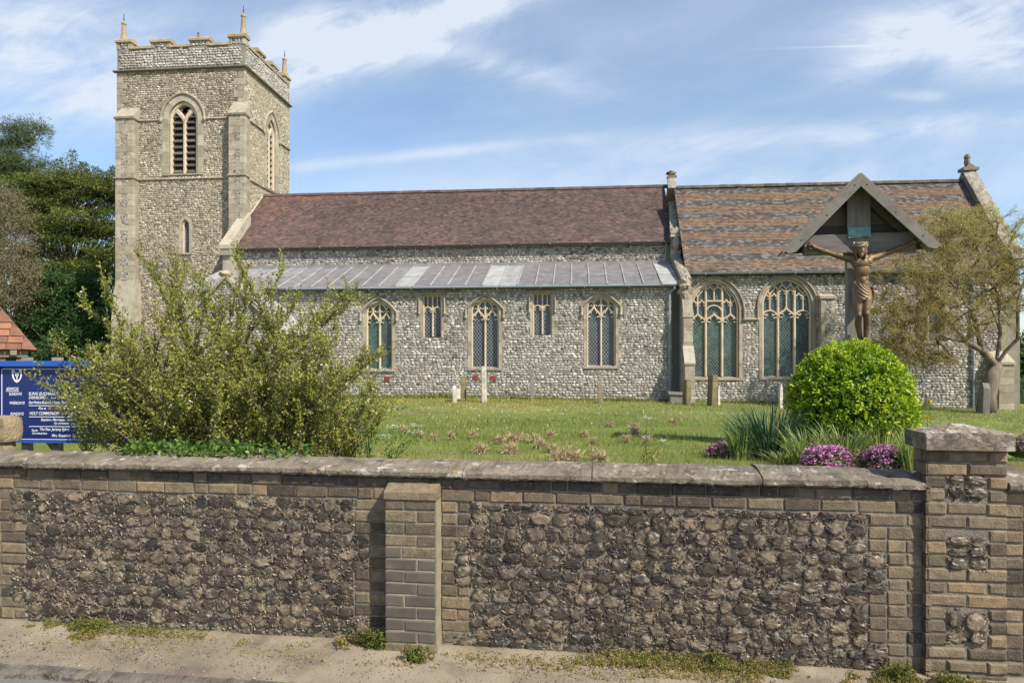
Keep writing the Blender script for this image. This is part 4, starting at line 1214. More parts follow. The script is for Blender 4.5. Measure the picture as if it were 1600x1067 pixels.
def merlon(a0, a1, along, zt, seed, h0=None):
    """one battlement: flint body, dressed ends, lichened cap"""
    b = MB(); q = random.Random(seed); h0 = h0 if h0 is not None else zc
    T = (lambda V: V) if along == 'x' else (lambda V: np.stack([xt - (V[:, 1] - TY), V[:, 0], V[:, 2]], -1))
    m = MB(); m.box(a0, a1, TY + .01, TY + .35, h0 - .13, zt - .2, .5, 0)
    m.brick(a0 - .005, a0 + .16, TY - .03, TY + .3, h0 - .12, zt - .2, .01, q.random(), 2); m.brick(a1 - .16, a1 + .005, TY - .03, TY + .3, h0 - .12, zt - .2, .01, q.random(), 2)
    stone_field(m, a0 + .15, a1 - .15, h0 - .1, zt - .21, .15, .12, .05, lambda x, z: (x > a0 + .15) & (x < a1 - .15), seed, 8, .97, 1, lambda V: V + np.array([0, TY, 0]), .1, ptone)
    m.v = [T(v) for v in m.v]; o = m.build('merlon', [M_mortar_church, M_flint_church, M_dress], church)
    c = MB(); c.prism([(TY - .10, zt - .2), (TY - .10, zt - .09), (TY - .02, zt), (TY + .38, zt), (TY + .46, zt - .09), (TY + .46, zt - .2)], a0 - .06, a1 + .06, q.random(), 0, 'x')
    c.v = [T(v) for v in c.v]; c.build('merlon_cap', M_orange_cap, o)


def crenel(a0, a1, along):
    T = (lambda V: V) if along == 'x' else (lambda V: np.stack([xt - (V[:, 1] - TY), V[:, 0], V[:, 2]], -1))
    c = MB(); c.prism([(TY - .08, zc - .14), (TY - .08, zc - .03), (TY + .0, zc), (TY + .40, zc), (TY + .42, zc - .14)], a0 + .02, a1 - .02, R.random(), 0, 'x')
    c.v = [T(v) for v in c.v]; c.build('crenel_coping', M_orange_cap, church)


X = lambda p: CF.x(p, TY)
mer = [(tx0 - .02, X(205)), (X(236.5), X(265.5)), (X(297), X(326.5)), (X(358), tx1 + .02)]
for k, (a, c) in enumerate(mer):
    merlon(a, c, 'x', zm + (.08 if k in (0, 3) else 0), 80 + k)
    if k: crenel(mer[k - 1][1], a, 'x')
L_ = ty1 - TY; em = [(TY + L_ * .27, TY + L_ * .41), (TY + L_ * .57, TY + L_ * .71), (TY + L_ * .88, ty1 + .02)]
prev = TY + .36
for k, (a, c) in enumerate(em):
    merlon(a, c, 'y', zm + (.08 if k == 2 else 0), 90 + k); crenel(prev, a, 'y'); prev = c


def pinnacle(x, y, z0, h):
    b = MB(); b.lathe([(.22, z0 - .02), (.19, z0 + .1), (.135, z0 + .35), (.10, z0 + h * .86), (.13, z0 + h * .88), (.125, z0 + h * .95), (.07, z0 + h)], x, y, 8, .4, 0, .39); o = b.build('pinnacle', M_orange_cap, church)
    b = MB(); b.tube([(x, y, z0 + h - .02), (x, y, z0 + h + .42)], .018, 5); b.box(x - .07, x + .07, y - .008, y + .008, z0 + h + .16, z0 + h + .18); b.build('spike', M_iron, o)


pinnacle(X(188.5), TY + .25, zm + .06, 1.0); pinnacle(X(376) + .02, TY + .25, zm + .06, 1.1)
pinnacle(xt - .2, ty1 - .2, zm + .06, 1.05); pinnacle(tx0 + .2, ty1 - .2, zm + .06, 1.0)
b = MB(); x = X(307.5); b.blobby((x, TY + .15, zm + .09), (.07, .1, .11), 2, .1, 8, 6, .2); b.blobby((x + .01, TY + .12, zm + .24), (.055, .06, .06), 3, .1, 8, 6, .1); b.build('parapet_knob', M_moss, church)
# nave west gable coping showing left of the roof
b = MB(); zk = CF.z(352, 385, 2.4); kx0, kx1 = CF.x(343, 2.4), CF.x(360, 2.4)
b.prism([(2.3, zk - .12), (2.3, zk + .06), (4.4, zk + .06 + 2.1 * npitch), (4.4, zk - .15)], kx0, kx1, .8, 0, 'x'); b.box(kx0 + .1, kx1 - .0, 2.5, 4.4, 0, zk - .1, .5); b.box(kx0 + .04, kx1, 2.35, 3.2, zk - .42, zk - .12, .3, 0, .015); b.build('kneeler', M_dress, church)
b = MB(); b.sheet([(yE, zE - .05), (RY, rz), (RY, zE - 3), (NY + .1, zE - 3)], (), 0, .5, 0, lambda a, z: (fx0, a, z)); b.build('nave_west_gable', M_cop_flint, church)
tiled_roof('nave_roof_west_strip', M_tile_nave, fx0, xt, yE, zE, 4.45, zE + (4.45 - yE) * (rz - zE) / (RY - yE), 33, nave_tone)
b = MB(); n_ = 14; ptv = [(xt + .03, yE + (RY - yE) * i / n_, zE + .06 + (rz - zE) * i / n_) for i in range(n_ + 1)]; b.tube(ptv, .05, 5, .9); b.build('mortar_fillet', M_dress, church)

# -------- porch (mostly behind the shrub) --------
py0, ppk = -3.0, CF.at(354, 432, -3.0)
prx = CF.at(412, 491, -3.0); slope = (ppk[1] - prx[1]) / (prx[0] - ppk[0]); hw_ = 2.1
pch = MB(); pxc, pz = ppk; ze_ = pz - hw_ * slope
flint_wall('porch_wall', [(pxc - hw_ + .1, -.3), (pxc + hw_ - .1, -.3), (pxc + hw_ - .1, ze_), (pxc, pz - .1), (pxc - hw_ + .1, ze_)], [], py0, 24, .158, .107, .030, MC, area)
for s in (-1, 1): b = MB(); b.box(pxc + s * (hw_ - .15) - .05, pxc + s * (hw_ - .15) + .05, py0 + .01, 0, -.3, ze_, .5); b.build('porch_side_wall', M_mortar_church, church)
b = MB(); b.strip([(pxc - hw_ - .1, ze_ - .05), (pxc, pz), (pxc + hw_ + .1, ze_ - .05)], .11, py0 - .12, py0 + .35, .9)
b.build('porch_coping', M_cop_flint, church)
b = MB(); b.blobby((pxc - .05, py0, pz + .10), (.26, .2, .14), 7, .2, 8, 6, 1); b.build('porch_apex_stone', M_orange_cap, church)
for s in (-1, 1):
    b = MB(); y_ = py0 + .3; n = 5
    for k in range(n):
        ya, yb2 = y_ + (0 - y_) * k / n, y_ + (0 - y_) * (k + 1) / n
        b.add([(pxc, ya, pz - .12), (pxc, yb2, pz - .12), (pxc + s * (hw_ + .1), yb2, ze_ - .15), (pxc + s * (hw_ + .1), ya, ze_ - .15)], [(0, 1, 2, 3)], R.uniform(.7, 1))
        b.tube([(pxc, yb2, pz - .10), (pxc + s * (hw_ + .1), yb2, ze_ - .13)], .03, 6, .9)
    b.build('porch_roof', M_lead, church)
# ------------------------------------------------------------------ street wall
M_brick = mat('weathered gault brick', [(0, (.055, .047, .039)), (.3, (.122, .096, .067)), (.6, (.183, .142, .094)), (.85, (.238, .178, .112)), (1, (.27, .18, .10))], .95, 18, .38, 70, .9,
              [((.055, .05, .044), 5, .52, .70, .6), ((.30, .27, .21), 14, .60, .74, .5), ((.20, .175, .14), 38, .54, .68, .6), ((.06, .05, .042), 55, .58, .70, .6)], .15, bd=.010)
M_brick_new = mat('grey repair brick', [(0, (.082, .070, .056)), (1, (.135, .113, .087))], .85, 14, .2, 70, .35, [((.24, .21, .17), 8, .6, .75, .4)], .25, bd=.004)
M_flint = mat('knapped street flint', [(0, (.027, .024, .022)), (.25, (.048, .040, .032)), (.5, (.080, .064, .047)), (.7, (.135, .105, .071)), (.84, (.21, .162, .105)), (1, (.44, .37, .275))], .38, 16, .5, 45, .5,
              [((.32, .255, .17), 15, .51, .66, .75), ((.022, .021, .022), 11, .56, .70, .6), ((.22, .16, .09), 7, .58, .74, .5)], .4, bd=.008)
M_wmortar = mat('old wall mortar', [(0, (.15, .128, .10)), (1, (.25, .215, .165))], .97, 9, .35, 70, .9, [((.26, .23, .18), 20, .55, .7, .5)], .1, bd=.012)
M_coping = mat('lichened coping', [(0, (.15, .125, .095)), (1, (.235, .195, .145))], .95, 7, .35, 60, .8, [((.07, .062, .052), 8, .50, .64, .7), ((.44, .40, .34), 11, .545, .63, .85), ((.34, .22, .06), 7, .60, .70, .75), ((.25, .215, .16), 26, .56, .68, .5), ((.10, .11, .06), 3, .6, .75, .4)], .15, bd=.012)
M_mbright = mat('bright repointing and sunlit strip', [(0, (.25, .205, .145)), (1, (.31, .26, .185))], .95, 12, .2, 60, .4)

CH_W, CH_H = .112, .092
swall = empty('boundary_wall', 'low flint and brick street wall with weathered stone coping and a capped pier', 'wall', (WF.ox, WF.oy, 0), -WF.a)
X = lambda px, y=0.0: WF.x(px, y)
ZC = 1.165                            # underside of the coping
XL, XR = -7.5, 7.5
pier0, pier1 = X(1448, -.045), X(1576, -.045)
but0, but1 = X(600.5, -.11), X(683, -.11)
CO = .0815                            # brick course


def bricks(b, x0, x1, z0, z1, y=0.0, seed=0, L=.225, tone=None, mi=0, dep=.10, phase=0, jy=.004, hdr=True):
    q = random.Random(seed); n = max(1, int(round((z1 - z0) / CO))); h = (z1 - z0) / n
    for r in range(n):
        x = x0; k = (r + phase) % 2; first = True
        while x < x1 - .012:
            l = L if (not hdr or (q.random() < .62)) else L * .5
            if first and k: l = L * .5
            first = False
            e = x + l
            if x1 - e < .06: e = x1
            t = q.betavariate(1.8, 1.8) if tone is None else tone(q)
            b.brick(x + .0045, min(e, x1) - .0045, y + q.uniform(-jy, jy), y + dep, z0 + r * h + .005, z0 + (r + 1) * h - .005, q.uniform(.004, .011), t, mi, .0028)
            x = e
    return b


# backing: mortar face behind everything, plus the body of the wall
b = MB(); b.box(XL, XR, .009, .34, -.3, ZC + .01, .5)
b.build('wall_core', M_wmortar, swall)
bw = MB()
z_a = ZC - 2 * CO
bricks(bw, XL, pier0 - .0, z_a + CO, ZC - .003, -.004, 1, tone=lambda q: q.betavariate(1.2, 2.6))
bricks(bw, XL, but0, z_a, z_a + CO, -.002, 2, tone=lambda q: min(1, q.betavariate(2.5, 1.6))); bricks(bw, but1, pier0, z_a, z_a + CO, -.002, 3)
bricks(bw, but0, but1, z_a, z_a + CO, -.002, 33)
bricks(bw, pier1, XR, -.05, ZC - .003, -.003, 4)
TEETH = []


def quoin(xi, xw, xn, seed, first=0, zlo=-.06):
    """toothed brick quoin between xi and the flints: wide and narrow stages of three or four courses"""
    z = z_a; k = first; q = random.Random(seed); s = 1 if xw > xi else -1
    while z > zlo + .02:
        n = q.choice((3, 3, 4)); zb = max(zlo, z - n * CO); xe = xw if k % 2 == 0 else xn
        a, c = sorted((xi, xe)); bricks(bw, a, c, zb, z, .0, seed * 10 + k, phase=k)
        TEETH.append((min(xi, xe), max(xi, xe), zb, z)); z = zb; k += 1


quoin(X(-40), X(41), X(17), 11, 1)
bricks(bw, XL, X(-40), -.06, z_a, 0, 12)
quoin(but0, X(554), X(577), 13, 0); quoin(but1, X(735), X(711), 14, 0); quoin(pier0, X(1357), X(1387), 15, 0)
TEETH.append((but0, but1, -.1, z_a))
bricks(bw, but0 - .2, but1 + .2, -.06, z_a, .012, 16)
bricks(bw, but1 + .16, pier0, -.075, .0, -.012, 17, L=.34, hdr=False)
bw.build('brickwork', M_brick, swall)


def flint_panel(x0, x1, z0, z1, seed, cw=.116, ch=.087, name='flint_panel', parent=swall, y=.010, proud=.019, K=14, fill=1.04, mk=.5):
    b = MB(); b.box(x0 - .002, x1 + .002, y + .006, y + .05, z0, z1, .5)

    def ins(x, z):
        k = (x > x0) & (x < x1) & (z > z0) & (z < z1)
        for a, c, d, e in TEETH: k &= ~((x > a) & (x < c) & (z > d) & (z < e))
        return k
    def span(z):
        a, e = x0, x1
        for s, t, d, u in TEETH:
            if d <= z < u:
                if t < (x0 + x1) / 2 and s <= x0 + .3: a = max(a, t)
                elif s > (x0 + x1) / 2 and t >= x1 - .3: e = min(e, s)
        return a + .004, e - .004
    sh = lambda V: V + np.array([0, y, 0])
    stone_field(b, x0, x1, z0, z1, cw, ch, proud, lambda x, z: np.ones(np.shape(x), bool), seed, K, fill, 1, sh, .055, lambda cx, cz, q: q.beta(1.4, 1.35, len(cx)) * .84, 2, .5, .18, .12, .10, 1.0, span, 2.3)
    q = np.random.default_rng(seed + 3)               # galleting: chips pressed into the joints
    n = int((x1 - x0) * (z1 - z0) * 2100); cx, cz = q.uniform(x0, x1, n), q.uniform(z0, z1, n); k = ins(cx, cz); cx, cz = cx[k], cz[k]; n = len(cx)
    a = q.uniform(0, 2 * pi, n); l, w = q.uniform(.008, .022, n), q.uniform(.003, .007, n)
    e = np.stack([np.cos(a), np.zeros(n), np.sin(a)], -1); f = np.stack([-np.sin(a), np.zeros(n), np.cos(a)], -1)
    c = np.stack([cx, np.full(n, y - .006) + q.uniform(-.008, .004, n), cz], -1)
    V = np.stack([c - e * l[:, None], c - f * w[:, None], c + e * l[:, None], c + f * w[:, None], c + np.array([0, -.010, 0])], 1)
    base = (np.arange(n) * 5)[:, None]
    b.add(V.reshape(-1, 3), np.concatenate([base + np.array([[i, (i + 1) % 4, 4]]) for i in range(4)]), np.repeat(q.uniform(.3, .92, n), 5), 1)
    return b.build(name, [M_wmortar, M_flint], parent)


flint_panel(X(12), X(579), -.05, z_a - .004, 101)
flint_panel(X(708), X(1390), -.005, z_a - .004, 102)

# narrow brick buttress in the middle, part old brick and part grey repairs
b = MB(); zt = WF.z(640, 766, -.11); yb = -.11
n = int((zt - .075 + .08) / CO); zz = zt - .055
r = 0
while zz > -.09:
    m = 1 if 4 <= r <= 11 else 0; w = but1 - but0; k = r % 2; q = R
    if r == 4: sp = [(0, .33, 1), (.33, 1, 0)]
    else: sp = [(0, .62, m), (.62, 1, m)] if k else [(0, .38, m), (.38, 1, m)]
    for a, c, mm in sp: b.brick(but0 + a * w + .004, but0 + c * w - (.005 if c < 1 else .012), yb + q.uniform(-.003, .003), .05, zz - CO + .006, zz - .005, .006, q.uniform(.25, .9), mm, .002)
    zz -= CO; r += 1
b.box(but0 + .012, but1 - .012, yb + .008, .05, -.1, zt - .05, .9, 2)
b.box(but1 - .012, but1, yb + .004, .04, -.1, zt - .05, .5, 2)            # pale strip: sun on the buttress side put into the colour
b.add([(but0, yb - .012, zt - .06), (but1, yb - .012, zt - .06), (but1, .0, zt + .045), (but0, .0, zt + .045), (but0, yb - .012, zt - .012), (but1, yb - .012, zt - .012), (but0, .0, zt - .06), (but1, .0, zt - .06)],
      [(0, 1, 5, 4), (4, 5, 2, 3), (0, 4, 3, 6), (1, 7, 2, 5)], .74, 0)
b.build('buttress', [M_brick, M_brick_new, M_mbright], swall)


def coping_stone(x0, x1, seed, lift=0.0, tilt=0.0):
    q = np.random.default_rng(seed); n = max(4, int((x1 - x0) / .02)); px = np.linspace(x0 + .003, x1 - .003, n)
    zf = 1.222 + lift
    prof = [(.37, ZC), (-.045, ZC + .004), (-.058, ZC + .016), (-.060, zf - .014), (-.050, zf - .002), (-.02, zf + .006), (.04, zf + .016), (.12, zf + .028), (.19, zf + .033), (.26, zf + .028), (.34, zf + .012), (.395, zf - .01), (.40, ZC + .01)]
    ph = q.uniform(0, 50); rows = []
    wear = np.clip((vnoise(px * 2.2 + ph, px * 0, 21) - .55) * 3, 0, 1)
    for i, (yy, zz) in enumerate(prof):
        big = vnoise(px * 6 + ph, px * 0 + yy * 14, 12) - .5; fine = q.normal(0, 1, n)
        s = 0 if i == 0 else 1
        rows.append(np.stack([px, yy + s * ((.012 if i < 6 else .004) * big + .0016 * fine + (.022 * wear if 2 <= i <= 4 else 0)), zz + tilt * (px - x0) + s * (.014 * big + .0022 * fine - (.010 * wear if 3 <= i <= 5 else 0))], -1))
    V = np.stack(rows, 0); m = len(prof); i = np.arange(m * n).reshape(m, n)
    f = np.stack([i[:-1, :-1], i[:-1, 1:], i[1:, 1:], i[1:, :-1]], -1).reshape(-1, 4)
    b = MB(); b.add(V.reshape(-1, 3), f, vnoise(V[..., 0] * 5, V[..., 1] * 5, 30).ravel())
    b.f.append(np.array([i[:, 0].tolist()[::-1], i[:, -1].tolist()])); b.m.append(np.array([0, 0]))
    b.build('coping_stone', M_coping, swall)


cuts = [X(p, -.06) for p in (-420, -160, 35, 328, 508, 722, 925, 1192, 1357)] + [pier0 + .0]
for k, (a, c) in enumerate(zip(cuts[:-1], cuts[1:])):
    coping_stone(a, c, 200 + k, [0, 0, 0, 0, -.002, 0, 0, .006, -.008][k] - (.012 if k == 7 else 0) + (.012 if k == 7 else 0), [0, 0, 0, 0, 0, 0, -.004, .0, 0][k])
coping_stone(pier1, pier1 + 1.1, 230); coping_stone(pier1 + 1.1, XR, 231)

# pier with three flint panels and a pyramid cap
pier = MB(); py = -.045; pw = pier1 - pier0; pt = WF.z(1510, 703, py); pd = .17
pier.box(pier0 + .012, pier1 - .012, py + .012, py + pd, -.3, pt, .5, 1)
def panel(pa, pb): return (X(1480, py), X(1545, py), WF.z(1510, pb, py), WF.z(1510, pa, py))
PAN = [panel(741, 781), panel(838, 893), panel(952, 1008)]
q = random.Random(77); nco = 19; hco = (pt + .12) / nco
for r in range(nco):
    z0 = -.12 + r * hco; z1 = z0 + hco; zc_ = (z0 + z1) / 2; xs_ = None
    for a, c, d, e in PAN:
        if d - .01 < zc_ < e + .01: xs_ = [(pier0, a), (c, pier1)]
    if xs_ is None:
        xs_ = [(pier0, pier0 + pw * .5), (pier0 + pw * .5, pier1)] if r % 2 else [(pier0, pier0 + pw * .25), (pier0 + pw * .25, pier0 + pw * .75), (pier0 + pw * .75, pier1)]
    for a, c in xs_: pier.brick(a + .004, c - .004, py + q.uniform(-.004, .004), py + .12, z0 + .005, z1 - .005, q.uniform(.006, .014), q.uniform(.25, .95), 0, .003)
    y = py + .11                                       # bricks of the west side
    for a, c in (((py + .004, py + .11), (py + .115, py + pd)) if r % 2 else ((py + .004, py + .07), (py + .075, py + pd))):
        pier.add([(pier0 - .002 + q.uniform(-.003, .003), v, w) for v, w in ((a, z0 + .005), (c, z0 + .005), (c, z1 - .005), (a, z1 - .005))] + [(pier0 + .03, v, w) for v, w in ((a, z0 + .005), (c, z0 + .005), (c, z1 - .005), (a, z1 - .005))],
                 [(0, 3, 2, 1), (0, 1, 5, 4), (1, 2, 6, 5), (2, 3, 7, 6), (3, 0, 4, 7)], q.uniform(.2, .9))
pr = pier.build('pier', [M_brick, M_wmortar], swall)
keep = TEETH[:]; TEETH.clear()
for k, (a, c, d, e) in enumerate(PAN): flint_panel(a, c, d, e, 120 + k, .095, .078, 'flint_inset', pr, py + .012, .022, 12, 1.0)
TEETH += keep
# cap
c0, c1 = X(1447.5, -.10), X(1587, -.10); zc0_, zc1_ = pt + .003, WF.z(1516, 678, -.10); n = 14; V = []; xc = (c0 + c1) / 2
q = np.random.default_rng(5); yf_, yb2 = -.10, pd + .03; ym = (yf_ + yb2) / 2; b = MB()
gx, gy = np.meshgrid(np.linspace(0, 1, 25), np.linspace(0, 1, 15)); d = np.minimum(np.minimum(gx, 1 - gx) * 2, np.minimum(gy, 1 - gy) * 2)
pk = WF.z(1516, 661, ym) - zc1_
ZZ = zc1_ + pk * np.minimum(np.minimum(gx, 1 - gx) * 2, np.minimum(gy, 1 - gy) * 2) + q.normal(0, .003, gx.shape)
i = np.arange(gx.size).reshape(gx.shape); f = np.stack([i[:-1, :-1], i[:-1, 1:], i[1:, 1:], i[1:, :-1]], -1).reshape(-1, 4)
b.add(np.stack([c0 + gx * (c1 - c0), yf_ + gy * (yb2 - yf_), ZZ], -1).reshape(-1, 3), f, .7)
for (ax, ay, bx, by) in ((c0, yf_, c1, yf_), (c1, yf_, c1, yb2), (c1, yb2, c0, yb2), (c0, yb2, c0, yf_)):
    gx, gz_ = np.meshgrid(np.linspace(0, 1, 25), np.linspace(0, 1, 5)); nx, ny = (by - ay), -(bx - ax); ln = sqrt(nx * nx + ny * ny); o_ = q.normal(0, .0025, gx.shape); o_[0] *= 0; o_[-1] *= 0
    i = np.arange(gx.size).reshape(gx.shape); f = np.stack([i[:-1, :-1], i[:-1, 1:], i[1:, 1:], i[1:, :-1]], -1).reshape(-1, 4)
    b.add(np.stack([ax + gx * (bx - ax) + nx / ln * o_, ay + gx * (by - ay) + ny / ln * o_, zc0_ + gz_ * (zc1_ - zc0_)], -1).reshape(-1, 3), f, .4)
b.add([(c0, yf_, zc0_), (c1, yf_, zc0_), (c1, yb2, zc0_), (c0, yb2, zc0_)], [(0, 3, 2, 1)], .3)
b.build('pier_cap', M_coping, pr)

# rough stone gatepost at the left edge, behind the coping
gp = at(-2, 705, 5.75); o = empty('stone_gatepost', 'rough yellow lichened stone gatepost with heavy cap at left edge', 'gatepost', (gp.x, gp.y, .6), -WF.a)
M_gp = mat('yellow lichened stone', [(0, (.20, .15, .09)), (1, (.33, .26, .17))], .95, 7, .4, 40, .7, [((.42, .30, .06), 7, .54, .66, .8), ((.40, .37, .32), 9, .6, .7, .6), ((.07, .06, .05), 6, .57, .7, .7)], .1, bd=.02)


def rough_block(x0, x1, y0, y1, z0, z1, seed, amp=.02, n=9):
    q = np.random.default_rng(seed); b = MB()
    faces = [((0, 0, 0), (1, 0, 0), (0, 0, 1)), ((1, 0, 0), (0, 1, 0), (0, 0, 1)), ((1, 1, 0), (-1, 0, 0), (0, 0, 1)), ((0, 1, 0), (0, -1, 0), (0, 0, 1)), ((0, 0, 1), (1, 0, 0), (0, 1, 0))]
    for o_, u, v in faces:
        a, c = np.meshgrid(np.linspace(0, 1, n), np.linspace(0, 1, n)); P = np.array(o_) + a[..., None] * np.array(u) + c[..., None] * np.array(v)
        cen = P - .5; r = np.linalg.norm(cen, axis=-1, keepdims=True); P = .5 + cen * (1 - .10 * (r / .86) ** 4)
        W_ = np.array([x0, y0, z0]) + P * np.array([x1 - x0, y1 - y0, z1 - z0])
        k = [vnoise(W_[..., 0] * 9 + j * 7 + seed, W_[..., 1] * 9 + W_[..., 2] * 9, 40 + j) - .5 for j in range(3)]
        W_ = W_ + amp * 2 * np.stack(k, -1)
        i = np.arange(n * n).reshape(n, n); b.add(W_.reshape(-1, 3), np.stack([i[:-1, :-1], i[:-1, 1:], i[1:, 1:], i[1:, :-1]], -1).reshape(-1, 4), vnoise(W_[..., 0] * 6, W_[..., 2] * 6, 3).ravel())
    return b


gz0 = .6
rough_block(-.45, .055, 0, .15, 0, 1.20 - gz0 + .10, 3, .02).build('shaft', M_gp, o)
rough_block(-.50, .085, -.03, .17, 1.25 - gz0, 1.475 - gz0, 4, .022).build('cap', M_gp, o)
# ------------------------------------------------------------------ wayside crucifix
M_oak = mat('silvered oak', [(0, (.17, .15, .125)), (1, (.30, .275, .235))], .85, 5, .3, 60, .3, [((.14, .13, .11), 4, .55, .72, .6), ((.33, .34, .27), 9, .62, .74, .5)], .25, stretch=(1, 1, 1), bd=.006)
M_oak_dark = mat('dark stained oak boards', [(0, (.08, .066, .05)), (.5, (.13, .108, .082)), (1, (.18, .15, .112))], .8, 4, .45, 50, .35, [((.10, .105, .05), 2.2, .52, .72, .55), ((.20, .18, .17), 5, .62, .78, .4)], .3, stretch=(.5, .5, 4), bd=.006)
M_beam = mat('grey oak beam', [(0, (.135, .118, .105)), (1, (.21, .19, .17))], .8, 3, .35, 50, .3, [((.055, .045, .042), 2.5, .54, .72, .7), ((.26, .24, .23), 6, .6, .78, .5)], .3, stretch=(.6, 1, 4), bd=.006)
M_post = mat('grey oak post', [(0, (.16, .145, .13)), (1, (.25, .23, .205))], .8, 3, .35, 50, .3, [((.05, .042, .04), 2.5, .56, .72, .7), ((.30, .28, .265), 5, .56, .74, .6)], .3, stretch=(5, 1, .6), bd=.006)
M_bronze = mat('brown patinated bronze', [(0, (.135, .085, .044)), (1, (.20, .13, .068))], .56, 12, .35, 30, .2, [((.30, .205, .12), 8, .56, .74, .5), ((.06, .042, .03), 9, .54, .70, .55)], .6, .45, bd=.004)
M_bronze_pale = mat('pale weathered bronze', [(0, (.26, .22, .15)), (1, (.38, .33, .24))], .55, 20, .3, 60, .3, [((.10, .075, .05), 25, .52, .66, .7)], .5, .35)
M_copper = mat('verdigris copper', [(0, (.10, .20, .19)), (1, (.16, .28, .26))], .6, 10, .3, 40, .2, [((.26, .34, .31), 6, .56, .7, .5), ((.07, .10, .10), 12, .6, .7, .6)], .4, .2)

XY = 9.5; xo = at(1342, 562, XY); XFm = Frame(xo.x, xo.y, 13.0, 0.0)
gx_ = float(gz(xo.x, xo.y))
cross = empty('wayside_crucifix', 'oak cross with pitched board roof and bronze figure rising behind the round bush', 'crucifix', (xo.x, xo.y, 0), -XFm.a)
cz = lambda px, py, y=0.0: XFm.at(px, py, y)
pw = .15
b = MB(); b.box(-pw, pw, 0, .14, gx_ - .3, cz(1342, 283)[1], .5)
b.build('post', M_post, cross)
b0, b1 = cz(1256, 398, -.03), cz(1431, 393, -.03); bt = (cz(1256, 369, -.03)[1] + cz(1431, 362, -.03)[1]) / 2; bb = (b0[1] + b1[1]) / 2
b = MB(); b.brick(b0[0], b1[0], -.05, .09, bb, bt, .008, .5, 0, .002)
b.build('crossbeam', M_beam, cross)
apx = cz(1342, 273, -.28); lft, rgt = cz(1229, 390, -.28), cz(1466, 378, -.28)
az = apx[1]; ez = (lft[1] + rgt[1]) / 2 - .02; hwid = (rgt[0] - lft[0]) / 2; ax_ = (rgt[0] + lft[0]) / 2
b = MB()                                              # horizontal boards closing the back
nb = 7; z0_ = ez + .02; dz_ = (az - .12 - z0_) / nb
for k in range(nb):
    za_, zb_ = z0_ + k * dz_ - .012, z0_ + (k + 1) * dz_; wa, wb = hwid * (1 - (za_ - ez) / (az - ez)) - .02, hwid * (1 - (zb_ - ez) / (az - ez)) - .02
    b.prism([(ax_ - wa, za_), (ax_ + wa, za_), (ax_ + max(.01, wb), zb_), (ax_ - max(.01, wb), zb_)], .145 + .004 * (k % 2), .165 + .004 * (k % 2), R.random())
b.build('back_board', M_oak_dark, cross)
for s in (-1, 1):
    b = MB(); ln = sqrt(hwid ** 2 + (az - ez) ** 2); ux, uz = hwid / ln, -(az - ez) / ln; nx_, nz_ = -uz, ux    # barge board
    o0 = Vector((ax_, az)); w_ = .112
    def PP(t, d): return (ax_ + s * (ux * t + nx_ * d), az + uz * t + nz_ * d)
    top0 = (ax_, az); bot0 = (ax_, az - w_ / ux)
    b.prism([top0, PP(ln + .03, 0), PP(ln + .02, -w_ * .55), PP(ln - .06, -w_), bot0] if s > 0 else [top0, bot0, PP(ln - .06, -w_), PP(ln + .02, -w_ * .55), PP(ln + .03, 0)], -.30, -.265, R.random())
    bo = b.build('barge_board', M_oak, cross)
    for t, d in ((.16, -.045), (ln * .5, -.06), (ln * .84, -.05)):
        p_ = PP(t, d); b = MB(); b.blobby((p_[0], -.301, p_[1]), (.011, .006, .011), 1, 0, 8, 5); b.build('bolt', M_iron, bo)
    b = MB()                                          # roof slope of long boards
    for k in range(3):
        ya_, yb_2 = -.27 + k * .165, -.27 + (k + 1) * .165 - .006
        b.prism([PP(-.01, .004), PP(ln + .05, .004), PP(ln + .05, .03), PP(-.01, .03)] if s < 0 else [PP(-.01, .004), PP(-.01, .03), PP(ln + .05, .03), PP(ln + .05, .004)], ya_, yb_2, R.random())
    b.build('roof_board', M_oak, cross)
    b = MB(); b.prism([PP(ln * .12, -.03), PP(ln - .12, -.03), PP(ln - .12, -.11), PP(ln * .12, -.11)] if s < 0 else [PP(ln * .12, -.03), PP(ln * .12, -.11), PP(ln - .12, -.11), PP(ln - .12, -.03)], .02, .14, .3)
    b.build('rafter', M_oak_dark, cross)
q0, q1 = cz(1325, 356, -.06), cz(1360, 371, -.06); b = MB(); n = 10; V = []
for i in range(n + 1):
    for j in range(5):
        t, s_ = i / n, j / 4
        V.append((q0[0] + (q1[0] - q0[0]) * t, -.058 - .018 * (abs(t - .5) * 2) ** 4 - (.03 * s_ ** 3) * (.5 + .5 * sin(t * 9)), q1[1] + (q0[1] - q1[1]) * (1 - s_) - .012 * s_ * sin(t * 7)))
b.add(V, [(i * 5 + j, i * 5 + j + 1, (i + 1) * 5 + j + 1, (i + 1) * 5 + j) for i in range(n) for j in range(4)], .5)
b.box(q0[0] + .02, q1[0] - .02, -.052, -.0, q1[1] + .02, q0[1] - .01, .2)
b.build('title_plate', M_copper, cross)


